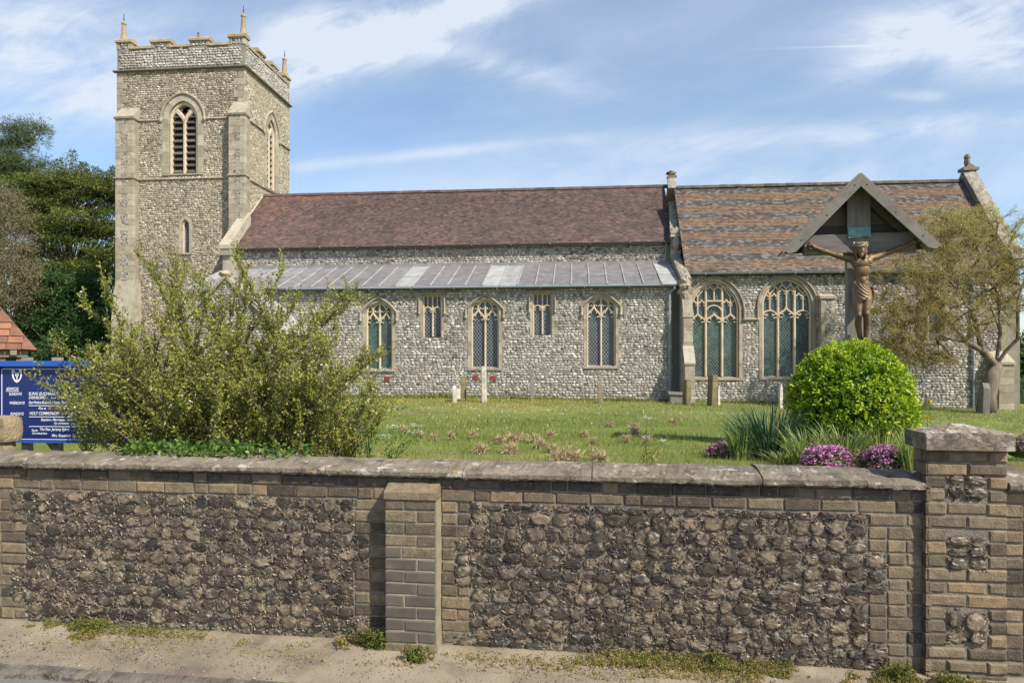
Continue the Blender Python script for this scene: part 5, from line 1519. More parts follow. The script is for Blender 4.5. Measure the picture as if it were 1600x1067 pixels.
def remeshed(mb, name, m, parent, voxel, smooth=2):
    """fuse overlapping lumps into one continuous skin"""
    o = mb.build(name, m, parent)
    r = o.modifiers.new('fuse', 'REMESH'); r.mode = 'VOXEL'; r.voxel_size = voxel
    s = o.modifiers.new('soft', 'SMOOTH'); s.factor = .5; s.iterations = smooth
    dg = bpy.context.evaluated_depsgraph_get(); me = bpy.data.meshes.new_from_object(o.evaluated_get(dg))
    o.modifiers.clear(); old = o.data; o.data = me; me.name = name; bpy.data.meshes.remove(old)
    me.materials.clear(); me.materials.append(m)
    for p in me.polygons: p.use_smooth = True
    v = np.zeros(len(me.vertices) * 3, np.float32); me.vertices.foreach_get('co', v); v = v.reshape(-1, 3)
    if 'tone' in me.attributes: me.attributes.remove(me.attributes['tone'])
    a = me.attributes.new('tone', 'FLOAT', 'POINT'); a.data.foreach_set('value', vnoise(v[:, 0] * 12, v[:, 2] * 12, 4).astype(np.float32))
    return o


def limb(b, pts, rad, k=12, sub=6):
    """tapered limb through joints, round ended"""
    P = np.array(pts, float); r = np.array(rad, float); n = len(P)
    t = np.linspace(0, n - 1, (n - 1) * sub + 1); i = np.clip(t.astype(int), 0, n - 2); f = (t - i)[:, None]
    i0, i3 = np.clip(i - 1, 0, n - 1), np.clip(i + 2, 0, n - 1)
    p0, p1, p2, p3 = P[i0], P[i], P[i + 1], P[i3]
    C_ = .5 * ((2 * p1) + (-p0 + p2) * f + (2 * p0 - 5 * p1 + 4 * p2 - p3) * f ** 2 + (-p0 + 3 * p1 - 3 * p2 + p3) * f ** 3) * .5 + .5 * (p1 + (p2 - p1) * f)
    rr = np.interp(t, np.arange(n), r)
    b.tube(C_, rr, k); b.blobby(C_[0], (rr[0],) * 3, 1, 0, 10, 6); b.blobby(C_[-1], (rr[-1],) * 3, 1, 0, 10, 6)


S_ = .00905                                           # metres per photo pixel at the cross
def fp(px, py, y): return ((px - 1342) * S_ * 1.0, y, EYE + (HY - py) / F * XY)


def figure():
    b = MB(); Y0 = -.13
    # trunk: pelvis, waist, ribcage, shoulders
    for (px, py, rx, ry, rz_, y) in [(1343, 455, .106, .080, .085, Y0), (1343, 445, .090, .068, .085, Y0), (1343, 436, .084, .062, .10, Y0 - .005), (1342.5, 424, .112, .082, .12, Y0 - .015),
                                     (1342, 414, .132, .088, .10, Y0 - .015), (1335, 412, .070, .04, .06, Y0 - .052), (1349, 412, .070, .04, .06, Y0 - .052), (1341.5, 405, .13, .06, .05, Y0 + .0)]:
        b.blobby(fp(px, py, y), (rx, ry, rz_), 1, 0, 18, 12)
    for s in (-1, 1):                                  # rib edges
        for k in range(4):
            p = fp(1343 + s * (9.5 - k * .4), 418 + k * 3.4, Y0 - .055 + k * .006); b.blobby(p, (.046, .028, .009), 1, 0, 10, 6)
    b.blobby(fp(1343, 440, Y0 - .055), (.035, .022, .05), 1, 0, 10, 6)
    limb(b, [fp(1341.5, 408, Y0 - .0), fp(1340.5, 401, Y0 - .03), fp(1339.5, 396, Y0 - .06)], [.058, .048, .05])
    # head bowed to its right
    hc = np.array(fp(1338.5, 392.5, Y0 - .085)); b.blobby(hc, (.074, .086, .098), 1, 0, 16, 12)
    b.blobby(hc + [-.004, -.058, -.045], (.05, .05, .055), 1, 0, 12, 8)
    b.blobby(hc + [-.008, -.088, -.022], (.013, .026, .026), 1, 0, 8, 6)            # nose
    b.blobby(hc + [-.006, -.085, .018], (.052, .018, .010), 1, 0, 10, 6)            # brow
    b.blobby(hc + [-.010, -.090, -.062], (.022, .012, .008), 1, 0, 8, 6)            # mouth
    b.blobby(hc + [-.010, -.075, -.095], (.032, .034, .040), 1, 0, 10, 6)           # beard
    for s in (-1, 1):
        b.blobby(hc + [-.006 + s * .026, -.078, .002], (.012, .012, .008), 1, 0, 8, 6)
        b.blobby(hc + [s * .074, .005, -.008], (.012, .02, .026), 1, 0, 8, 6)
    # arms raised to the beam
    A = {-1: [fp(1331, 407, Y0 - .01), fp(1322, 405.5, Y0 + .01), fp(1298, 396, Y0 + .035), fp(1277, 386, -.075)],
         1: [fp(1353, 407, Y0 - .01), fp(1362, 404.5, Y0 + .01), fp(1388, 395, Y0 + .035), fp(1412, 384.5, -.075)]}
    for s, p in A.items():
        limb(b, p, [.055, .048, .035, .024], 12, 6)
        m = (np.array(p[1]) + np.array(p[2])) / 2; b.blobby(m + [0, -.012, .006], (.075, .036, .038), 1, 0, 10, 6)
        m = np.array(p[2]) * .62 + np.array(p[3]) * .38; b.blobby(m + [0, -.004, -.004], (.06, .036, .036), 1, 0, 10, 6)
        w = np.array(p[3]); d = np.array([s * .88, 0, .48]); d /= np.linalg.norm(d); u = np.array([-d[2] * s, 0, d[0] * s]) * s
        pc = w + d * .045 + [0, -.006, 0]; limb(b, [w, pc, w + d * .075], [.026, .034, .03], 10, 3)
        for k, l in enumerate((.070, .078, .073, .058)):     # four fingers curling over the nail
            o_ = w + d * .078 + u * (.026 - .0175 * k)
            limb(b, [o_, o_ + d * l * .42 + [0, -.022, 0], o_ + d * l * .52 + [0, -.050, 0] - u * .004, o_ + d * l * .22 + [0, -.064, 0]], [.0105, .0098, .009, .0078], 8, 3)
        o_ = w + d * .022 + u * .026
        limb(b, [o_, o_ + d * .026 + u * .024 + [0, -.018, 0], o_ + d * .05 + u * .022 + [0, -.040, 0]], [.013, .011, .009], 8, 3)
        b.blobby(pc + [0, -.034, 0], (.011, .012, .011), 1, 0, 8, 5)
    # legs, knees slightly bent, one foot over the other
    Lg = [[fp(1336.5, 456, Y0), fp(1335.5, 472, Y0 - .045), fp(1335.5, 494, Y0 - .085), fp(1336.5, 508, Y0 - .02), fp(1342, 531, Y0 + .045)],
          [fp(1350, 456, Y0), fp(1348.5, 472, Y0 - .055), fp(1346, 492, Y0 - .10), fp(1348.5, 508, Y0 - .035), fp(1348, 531, Y0 + .01)]]
    for k, p in enumerate(Lg):
        limb(b, p, [.072, .066, .043, .043, .027], 14, 6)
        b.blobby(np.array(p[2]) + [0, -.022, 0], (.034, .032, .044), 1, 0, 10, 6)
        b.blobby(np.array(p[3]) + [0, .026, .02], (.037, .042, .080), 1, 0, 10, 6)
        f = np.array(p[4]); limb(b, [f, f + [.0, -.05, -.05], f + [.002, -.085, -.115]], [.032, .033, .026], 10, 4)
        for t in range(5): b.blobby(f + [-.024 + .012 * t, -.096, -.138], (.0075, .010, .017), 1, 0, 6, 5)
    o = remeshed(b, 'bronze_figure', M_bronze, cross, .0062, 2)
    # hair and crown of thorns
    h = MB(); h.blobby(hc + [.002, .018, .012], (.083, .085, .098), 3, .03, 18, 12)
    for s in (-1, 1):
        for k in range(5): limb(h, [hc + [s * (.060 + .004 * k), .005 + .012 * k, .03], hc + [s * (.066 + .002 * k), -.012 + .014 * k, -.05], hc + [s * (.056 - .003 * k) - .004, -.016 + .016 * k, -.115], hc + [s * .046, -.02 + .014 * k, -.15]], [.017, .017, .014, .009], 8, 3)
    remeshed(h, 'hair', M_bronze, o, .006, 1)
    c = MB()
    for k in range(4):
        an = np.linspace(0, 2 * pi, 33); rr = .084 + .006 * np.sin(an * (3 + k) + k)
        c.tube(np.stack([hc[0] + rr * np.cos(an), hc[1] + .012 + rr * 1.04 * np.sin(an), hc[2] + .052 + .012 * k - .018 * (np.sin(an) < 0) + .009 * np.sin(an * (4 + k) + k * 2)], -1), .0105, 6, .7)
    for k in range(26):
        a = k * 2.4; p = hc + [.09 * cos(a), .012 + .092 * sin(a), .07 + .018 * sin(k * 1.7)]; c.tube([p, p + np.array([.022 * cos(a), .022 * sin(a), .014 * cos(k)])], [.005, .001], 5, .5)
    c.build('crown_of_thorns', M_bronze_pale, o)
    # loincloth: folded wrap with a hanging end
    l = MB(); rows = 22; cols = 64; V = []
    for i in range(rows + 1):
        t = i / rows
        for j in range(cols):
            a = 2 * pi * j / cols; fx, fy = cos(a), sin(a)
            zt = 447 + 2.5 * fx; zb = 470.5 + 4.5 * (-fx) - (9 * max(0, fx) ** 2)
            py = zt + (zb - zt) * t
            sw = (.106 + .026 * t - .016 * t * t, .092 + .036 * t)
            fold = .006 * sin(26 * (t - .50 * fx) + .8 * sin(2 * a)) + .003 * sin(41 * t + 9 * fx)
            V.append((fp(1342.5, py, 0)[0] + fx * (sw[0] + fold), Y0 - .018 * t + fy * (sw[1] + fold), fp(0, py, 0)[2]))
    l.add(V, [(i * cols + j, i * cols + (j + 1) % cols, (i + 1) * cols + (j + 1) % cols, (i + 1) * cols + j) for i in range(rows) for j in range(cols)], .6)
    kx = np.array(fp(1356.5, 452, Y0 - .05)); l.blobby(kx, (.034, .032, .026), 5, .25, 10, 7)
    for k in range(4): limb(l, [kx, kx + [.012 + .006 * k, -.012 + .016 * k, -.07], kx + [.004 + .007 * k, -.008 + .016 * k, -.14], kx + [-.004 + .008 * k, -.004 + .014 * k, -.20 + .012 * k]], [.016, .016, .015, .009], 7, 4)
    l.build('loincloth', M_bronze, o, smooth=True)


figure()

# ------------------------------------------------------------------ headstones
M_hs = [mat('headstone ' + n, st, .9, 8, .35, 50, .5, sp, .2, bd=.015) for n, st, sp in (
    ('white', [(0, (.42, .38, .31)), (1, (.58, .53, .45))], [((.22, .20, .16), 4, .55, .7, .6), ((.38, .30, .12), 6, .62, .75, .5)]),
    ('olive', [(0, (.15, .125, .07)), (1, (.25, .205, .12))], [((.36, .30, .13), 5, .56, .7, .6), ((.07, .06, .04), 4, .55, .7, .6)]),
    ('grey', [(0, (.16, .15, .13)), (1, (.27, .25, .22))], [((.30, .30, .22), 6, .56, .7, .6), ((.08, .075, .065), 4, .55, .7, .6)]),
    ('brown', [(0, (.20, .155, .10)), (1, (.32, .26, .18))], [((.42, .36, .26), 8, .56, .68, .7), ((.08, .06, .045), 5, .55, .7, .6)]))]


def headstone(px, pyt, pyb, Y, wpx, m, label, yaw=90, w=.62, tilt=0.0, top='round', loc=None):
    p = at(px, pyb, Y); z0 = float(gz(p.x, p.y)); h = EYE + (HY - pyt) / F * Y - z0; t = max(.07, wpx / F * Y)
    b = MB()
    if top == 'round': pr_ = [(-w / 2, -.25), (w / 2, -.25), (w / 2, h - .14)] + [(w / 2 * cos(a), h - .14 + .14 * sin(a)) for a in np.linspace(.2, pi - .2, 9)] + [(-w / 2, h - .14)]
    elif top == 'ogee': pr_ = [(-w / 2, -.25), (w / 2, -.25), (w / 2, h - .18), (w * .36, h - .10), (w * .22, h - .03), (0, h), (-w * .22, h - .03), (-w * .36, h - .10), (-w / 2, h - .18)]
    else: pr_ = [(-w / 2, -.25), (w / 2, -.25), (w / 2, h), (-w / 2, h)]
    n = len(pr_); c = .012
    v = [(a, y, z) for y, s in ((-t / 2, .97), (-t / 2 + c, 1), (t / 2 - c, 1), (t / 2, .97)) for a, z in [(a * s, (z - h / 2) * s + h / 2 if z > 0 else z) for a, z in pr_]]
    v = [(a + R.uniform(-.006, .006), y + R.uniform(-.004, .004), z + R.uniform(-.006, .006)) for a, y, z in v]
    f = [tuple(range(n)), tuple(range(4 * n - 1, 3 * n - 1, -1))] + [(r * n + k, (r + 1) * n + k, (r + 1) * n + (k + 1) % n, r * n + (k + 1) % n) for r in range(3) for k in range(n)]
    b.add(v, f, .5); o = b.build('headstone', M_hs[m])
    o.location = (p.x, p.y, z0); o.rotation_euler = (radians(0), radians(tilt), radians(yaw)) if abs(yaw) < 45 else (radians(tilt), 0, radians(yaw))
    tag(o, label, 'headstone', 'headstones in the grass'); return o


headstone(710.5, 602, 637, 24.5, 4.5, 0, 'small thin white headstone seen on edge, leftmost of the group')
headstone(716, 607, 622, 27.2, 5, 0, 'tiny pale stone against the church wall behind the left group', 12, .16, 0, 'flat')
headstone(724, 588, 633, 25.2, 6.0, 1, 'olive brown headstone on edge between two white ones', 88, .6, 1, 'flat')
headstone(757, 572, 636, 24.6, 6.5, 0, 'tall white headstone seen on edge below the middle arched window', 90, .7, -1, 'flat')
headstone(831, 581, 624, 26.8, 6.0, 2, 'thin grey headstone close to the church wall below the right square window', 87, .5, 0, 'flat')
headstone(938.5, 598, 633, 25.3, 6.8, 3, 'leaning brown headstone on edge below the rightmost aisle window', 84, .55, -3, 'flat')
headstone(1073, 593, 630, 25.0, 7.0, 1, 'dark olive headstone on edge in front of the stepped buttress', 90, .6, 0, 'flat')
headstone(1112, 586, 634, 24.6, 8.0, 1, 'brown lichened headstone on edge under the first big chancel window', 90, .6, 2, 'flat')
headstone(1122.5, 602, 630, 25.4, 4.5, 0, 'slim white marker stone just right of the brown lichened headstone', 15, .10, 0, 'ogee')
headstone(1219.5, 599, 640, 24.0, 5.0, 0, 'slim pale marker stone left of the round bush', 15, .11, 0, 'ogee')
headstone(1537, 598, 645, 23.4, 9, 2, 'weathered grey headstone with shouldered top beside the bare tree', 68, .55, 2, 'ogee')
p = at(1061, 616, 26.6); z0 = float(gz(p.x, p.y)); o = empty('chest_tomb', 'low grey stone chest tomb against the foot of the stepped buttress', 'tomb', (p.x, p.y, z0), -CF.a)
b = MB(); b.box(-.38, .35, -.3, .3, -.2, .36, .4, 0, .012); b.build('tomb_body', M_hs[2], o); b = MB(); b.box(-.45, .42, -.36, .36, .36, .46, .6, 0, .012); b.build('tomb_slab', M_hs[2], o)

# ------------------------------------------------------------------ notice board
M_blue = mat('dark blue sign paint', (.008, .022, .125), .3, 3, .12, 30, .0, [((.009, .026, .13), 1.5, .5, .8, .4)], .5)
M_blue2 = mat('bright blue frame paint', (.018, .095, .42), .35, 4, .12, 30, .03, (), .5)
M_white = mat('white sign lettering', (.74, .76, .78), .5, 1, 0, 1, 0)
M_goldl = mat('orange sign lettering', (.50, .20, .05), .5, 1, 0, 1, 0)
M_sticks = mat('grey timber post', [(0, (.2, .18, .15)), (1, (.3, .27, .22))], .9, 6, .3, 40, .3)
NY_ = 6.9; nf = at(0, 562, NY_); NFm = Frame(nf.x, nf.y, 3.5)
board = empty('notice_board', 'large dark blue church notice board with white lettering behind the spreading shrub', 'notice board', (nf.x, nf.y, 0), -NFm.a)
nx = lambda px: NFm.x(px); nzz = lambda py, px=60: NFm.z(px, py)
l_, r_, t_, bt_ = nx(-2), nx(202), nzz(572), nzz(688)
b = MB(); b.box(l_, r_, 0, .03, bt_, t_, .5); b.build('panel', M_blue, board)
b = MB(); b.box(l_ - .035, r_ + .05, -.06, .06, t_, t_ + .055, .5); b.build('head_rail', M_blue2, board)
b = MB(); b.box(l_ - .03, l_ + .012, -.03, .05, bt_ - .02, t_, .5); b.build('side_rail', M_blue2, board)
b = MB(); b.box(r_ - .012, r_ + .03, -.03, .05, bt_ - .02, t_, .5); b.build('side_rail', M_blue2, board)
b = MB(); b.box(l_ + .012, r_ - .012, -.02, .04, bt_ - .022, bt_ - .002, .5); b.build('bottom_rail', M_blue2, board)
b = MB(); b.strip([(l_ + .035, bt_ + .012), (l_ + .035, t_ - .03), (r_ - .035, t_ - .03), (r_ - .035, bt_ + .012)], .006, -.004, .0, .5, 0, True); b.build('border_line', M_white, board)
for xx in (nx(82) - .0, r_ - .1, l_ + .25):
    b = MB(); b.box(xx - .035, xx + .035, .035, .11, .3, t_ + .09, .5); b.build('post', M_sticks, board)
b = MB(); b.tube([(nx(36), .2, bt_ + .1), (nx(52), .75, .5)], .022, 6); b.build('brace', M_sticks, board)


def text(s, px0, px1, py_base, cap_px, m=None, italic=.22, bold=.012, parent=board, frame=NFm):
    """sign writing fitted between two photo columns on the board"""
    cu = bpy.data.curves.new('lettering', 'FONT'); cu.body = s; cu.size = 1; cu.shear = italic; cu.offset = bold; cu.extrude = .002
    o = bpy.data.objects.new('lettering', cu); C.objects.link(o)
    dg = bpy.context.evaluated_depsgraph_get(); dg.update(); me = bpy.data.meshes.new_from_object(o.evaluated_get(dg)); bpy.data.objects.remove(o); bpy.data.curves.remove(cu)
    v = np.zeros(len(me.vertices) * 3, np.float32); me.vertices.foreach_get('co', v); v = v.reshape(-1, 3)
    w = v[:, 0].max() - v[:, 0].min(); x0, x1 = frame.x(px0), frame.x(px1); z = frame.z((px0 + px1) / 2, py_base); cap = cap_px / F * NY_ / .70
    out = np.stack([x0 + (v[:, 0] - v[:, 0].min()) / w * (x1 - x0), -.0035 - v[:, 2] * .2, z + v[:, 1] * cap], -1)
    me.vertices.foreach_set('co', out.astype(np.float32).ravel()); me.update(); me.materials.clear(); me.materials.append(m or M_white)
    me.name = 'lettering'; o = bpy.data.objects.new('lettering', me); C.objects.link(o); o.parent = parent; return o


for a in (('SERVICES', 10, 29.5, 609.5, 4.3), ('SUNDAYS', 14.5, 34.5, 617.5, 4.3), ('WEEKDAYS', 15.5, 39, 631.5, 4.3), ('SUNDAYS', 16.5, 37.5, 648.5, 4.3),
          ('SUNG EUCHARIST', 45, 92, 617.2, 4.6), ('EVENSONG', 45.5, 72, 623.2, 4.4), ('and SERMON', 80, 112, 623, 4.0), ('See Notice Board in Church Porch.', 45.5, 107.5, 630.6, 4.4),
          ('Also at', 60, 72.5, 639.4, 3.8), ('- LITTLE', 121, 152, 640.0, 4.8), ('HOLY COMMUNION - MORNING PRAYER', 46.5, 139, 648.0, 4.8),
          ('Baptism, Marriages and the', 64.5, 118, 657.4, 3.8), ('by arrangement', 85, 118, 662.6, 3.4), ('Rector', 50, 60, 673.6, 3.4), ('The Rev. Jeremy Sykes', 62.5, 108.5, 672.6, 4.4), ('Tel.', 130, 140, 671.5, 4),
          ('Churchwardens', 50.5, 74, 678.2, 3.2), ('Mrs. Rosemary Large', 81.5, 124.5, 682.4, 4.4), ('Tel.', 145, 153, 681.5, 4)): text(*a)
text("ST. ANDREW'S", 75, 119, 639.8, 5.2, M_goldl, .05); text('CHURCH', 100, 170, 590, 9, M_goldl, 0)
for a, c, y in ((45.5, 150, 633.8), (46, 150, 651.3), (46, 150, 666.3), (10, 29.5, 611.2)):
    b = MB(); z = nzz(y, (a + c) / 2); b.box(nx(a), nx(c), -.0055, -.0005, z - .003, z + .003, .5); b.build('rule_line', M_white, board)
b = MB(); sx, sz = lambda p: nx(p), lambda p: nzz(p, 27)       # white shield emblem with ring knots
b.strip([(sx(20.5), sz(579.5)), (sx(20.2), sz(586)), (sx(21.5), sz(591)), (sx(24), sz(595)), (sx(27), sz(597)), (sx(30), sz(595)), (sx(32.4), sz(591)), (sx(33.6), sz(586)), (sx(33.4), sz(579.5))], .012, -.006, -.0005)
for cx_, cy_, r0 in ((21.2, 579.5, .013), (32.6, 579.5, .013), (27, 595, .012), (27, 585.5, .014)):
    b.strip([(sx(cx_) + r0 * cos(a), sz(cy_) + r0 * sin(a)) for a in np.linspace(0, 2 * pi, 15)[:-1]], .007, -.0065, -.0005, .5, 0, True)
b.strip([(sx(22.5), sz(580.5)), (sx(27), sz(584)), (sx(31.5), sz(580.5))], .007, -.0062, -.0005); b.strip([(sx(27), sz(588)), (sx(27), sz(592))], .008, -.0062, -.0005)
b.build('emblem', M_white, board)

# ------------------------------------------------------------------ lychgate, only its roof corner in view
LY = 9.0; lc = at(57.5, 546, LY); lych = empty('lychgate', 'tiled roof corner of a timber lychgate above the blue notice board', 'lychgate', (lc.x, lc.y, 0), radians(35))
M_ltile = mat('orange plain tiles', [(0, (.13, .075, .055)), (.5, (.22, .105, .066)), (1, (.33, .155, .09))], .85, 9, .3, 40, .35, [((.12, .09, .07), 3, .54, .7, .5)], .2)
M_lwood = mat('lychgate oak', [(0, (.16, .125, .085)), (1, (.27, .22, .15))], .85, 6, .3, 40, .3)
ev = lc.z; th_, tv = .30, 1.0                          # hip end rises steeply
q = np.random.default_rng(3); b = MB(); g = .098; tw = .165; nr = 22
for r in range(nr):                                   # front (hip end) courses: horizontal rows narrowing upwards
    z = ev + r * g * .93; t = r * g * .36; x1 = -(z - ev) * .70; x0 = -3.0 + (z - ev) * .70; n = max(1, int((x1 - x0) / tw))
    xs_ = x1 - np.arange(n + 1) * tw - (r % 2) * .5 * tw
    for k in range(len(xs_)):
        a, c = max(x0, xs_[k] + .003 - tw), min(x1, xs_[k] - .003) if k or r % 2 else x1
        c = min(c, x1)
        if c - a < .02: continue
        j = q.normal(0, .003); V = [(a, t - .022, z + j), (c, t - .022, z - j), ((c - .072 if c >= x1 - 1e-4 else c), t + g * .42, z + g * 1.1), (a, t + g * .42, z + g * 1.1), (a, t - .006, z + j - .005), (c, t - .006, z - j - .005)]
        b.add(V, [(0, 1, 2, 3), (4, 5, 1, 0)], q.beta(1.5, 1.5))
b.add([(-3, .03, ev), (0, .03, ev), (-1.5, .82, ev + 2.14)], [(0, 1, 2)], .2)
b.add([(0, .03, ev), (0, 3.2, ev), (-1.5, 2.4, ev + 2.14), (-1.5, .82, ev + 2.14)], [(0, 1, 2, 3)], .4); b.add([(-3, .03, ev), (-3, 3.2, ev), (-1.5, 2.4, ev + 2.14), (-1.5, .82, ev + 2.14)], [(3, 2, 1, 0)], .4); b.add([(-3, 3.2, ev), (0, 3.2, ev), (-1.5, 2.4, ev + 2.14)], [(2, 1, 0)], .4)
b.build('roof', M_ltile, lych)
b = MB(); b.box(-2.95, -.10, .06, .14, ev - .10, ev - .015, .5); b.build('wall_plate', M_lwood, lych)
for k in range(9):
    b = MB(); xx = -.25 - k * .34; b.box(xx - .035, xx + .035, -.02, .5, ev - .075, ev - .012, R.random()); b.build('rafter_end', M_lwood, lych)
for xx in (-.42, -2.6):
    b = MB(); b.box(xx - .08, xx + .08, .1, .26, .3, ev - .1, .5); b.build('post', M_lwood, lych)
    b = MB(); s = 1 if xx > -1 else -1; b.strip([(xx, ev - .55), (xx + s * .30, ev - .06)], .09, .1, .18, .8); b.strip([(xx, ev - .55), (xx - s * .42, ev - .06)], .09, .1, .18, .6); b.build('brace', M_lwood, lych)
# ------------------------------------------------------------------ vegetation
M_bark = mat('grey brown bark', [(0, (.13, .105, .08)), (1, (.24, .20, .155))], .95, 10, .35, 40, .7, [((.30, .29, .22), 5, .56, .72, .5)], .1, stretch=(1, 1, .3), bd=.02)
M_twig = mat('olive twigs', [(0, (.18, .14, .08)), (1, (.30, .24, .14))], .9, 8, .3, 40, .2)
M_stem = mat('brown shrub stems', [(0, (.085, .068, .042)), (1, (.17, .135, .08))], .9, 9, .3, 40, .2)
M_shrub = leafmat('yellow green shrub leaves', [(0, (.13, .17, .03)), (.35, (.24, .27, .048)), (.65, (.37, .37, .075)), (.88, (.50, .47, .13)), (.93, (.30, .20, .06)), (.95, (.50, .51, .38)), (1, (.66, .66, .58))], .40, .5, .2)
M_round = leafmat('bright evergreen leaves', [(0, (.05, .11, .01)), (.35, (.17, .29, .014)), (.7, (.37, .48, .018)), (1, (.58, .62, .04))], .3, .4, .2, 2.0, .45)
M_apple = leafmat('bronze young leaves', [(0, (.21, .17, .05)), (.4, (.37, .30, .085)), (.7, (.49, .42, .12)), (1, (.58, .55, .17))], .45, .6, .2)
M_cyp = leafmat('golden cypress sprays', [(0, (.028, .052, .017)), (.35, (.075, .11, .026)), (.65, (.155, .185, .04)), (1, (.31, .31, .075))], .3, .6, .25)
M_yew = leafmat('dark evergreen sprays', [(0, (.018, .045, .018)), (.5, (.045, .10, .03)), (1, (.12, .20, .05))], .25, .6, .25)
M_pine = leafmat('pine needles', [(0, (.05, .08, .03)), (.5, (.12, .165, .055)), (1, (.23, .26, .10))], .25, .6, .25)
M_pale = leafmat('pale spring leaves', [(0, (.12, .11, .06)), (.5, (.21, .185, .10)), (1, (.34, .29, .18))], .3, .6, .2)
M_ivy = leafmat('ivy leaves', [(0, (.03, .07, .014)), (.6, (.075, .145, .024)), (1, (.16, .235, .035))], .25, .4, .2)
M_iris = leafmat('strap leaves', [(0, (.08, .13, .045)), (.4, (.17, .24, .07)), (.7, (.30, .36, .09)), (.9, (.43, .43, .13)), (1, (.50, .40, .18))], .3, .5, .15)
M_irisd = leafmat('blue green strap leaves', [(0, (.03, .07, .035)), (.6, (.065, .125, .06)), (1, (.14, .20, .10))], .25, .5, .15)
M_pink = leafmat('magenta flowers', [(0, (.05, .09, .02)), (.22, (.10, .14, .03)), (.26, (.58, .14, .46)), (.7, (.76, .27, .62)), (1, (.86, .50, .76))], .4, .6, .1)
M_weed = leafmat('wayside weeds', [(0, (.10, .12, .025)), (.35, (.18, .19, .04)), (.6, (.28, .24, .06)), (.8, (.36, .24, .09)), (1, (.42, .33, .18))], .3, .7, .2)
M_daisy = leafmat('white daisies', [(0, (.62, .62, .58)), (1, (.82, .82, .78))], .3, .6, 0)
M_yellow = leafmat('yellow flowers', [(0, (.55, .36, .02)), (1, (.72, .52, .04))], .3, .6, 0)
M_hay = mat('dry grass clippings', [(0, (.30, .22, .12)), (.5, (.45, .35, .20)), (1, (.58, .48, .31))], .95, 5, .2, 1, 0)
M_umbel = leafmat('cow parsley umbels', [(0, (.60, .62, .52)), (1, (.80, .82, .74))], .35, .6, 0)
M_hedge = leafmat('garden hedge leaves', [(0, (.03, .075, .012)), (.6, (.08, .16, .022)), (1, (.16, .26, .04))], .25, .55, .2)


def noisy_pts(c, r, n, q, shell=.75):
    """points mostly near the surface of an ellipsoid"""
    d = unit(q.normal(0, 1, (n, 3))); s = np.where(q.random(n) < shell, q.uniform(.82, 1.03, n), q.uniform(.2, .9, n))
    return np.array(c) + d * s[:, None] * np.array(r), d


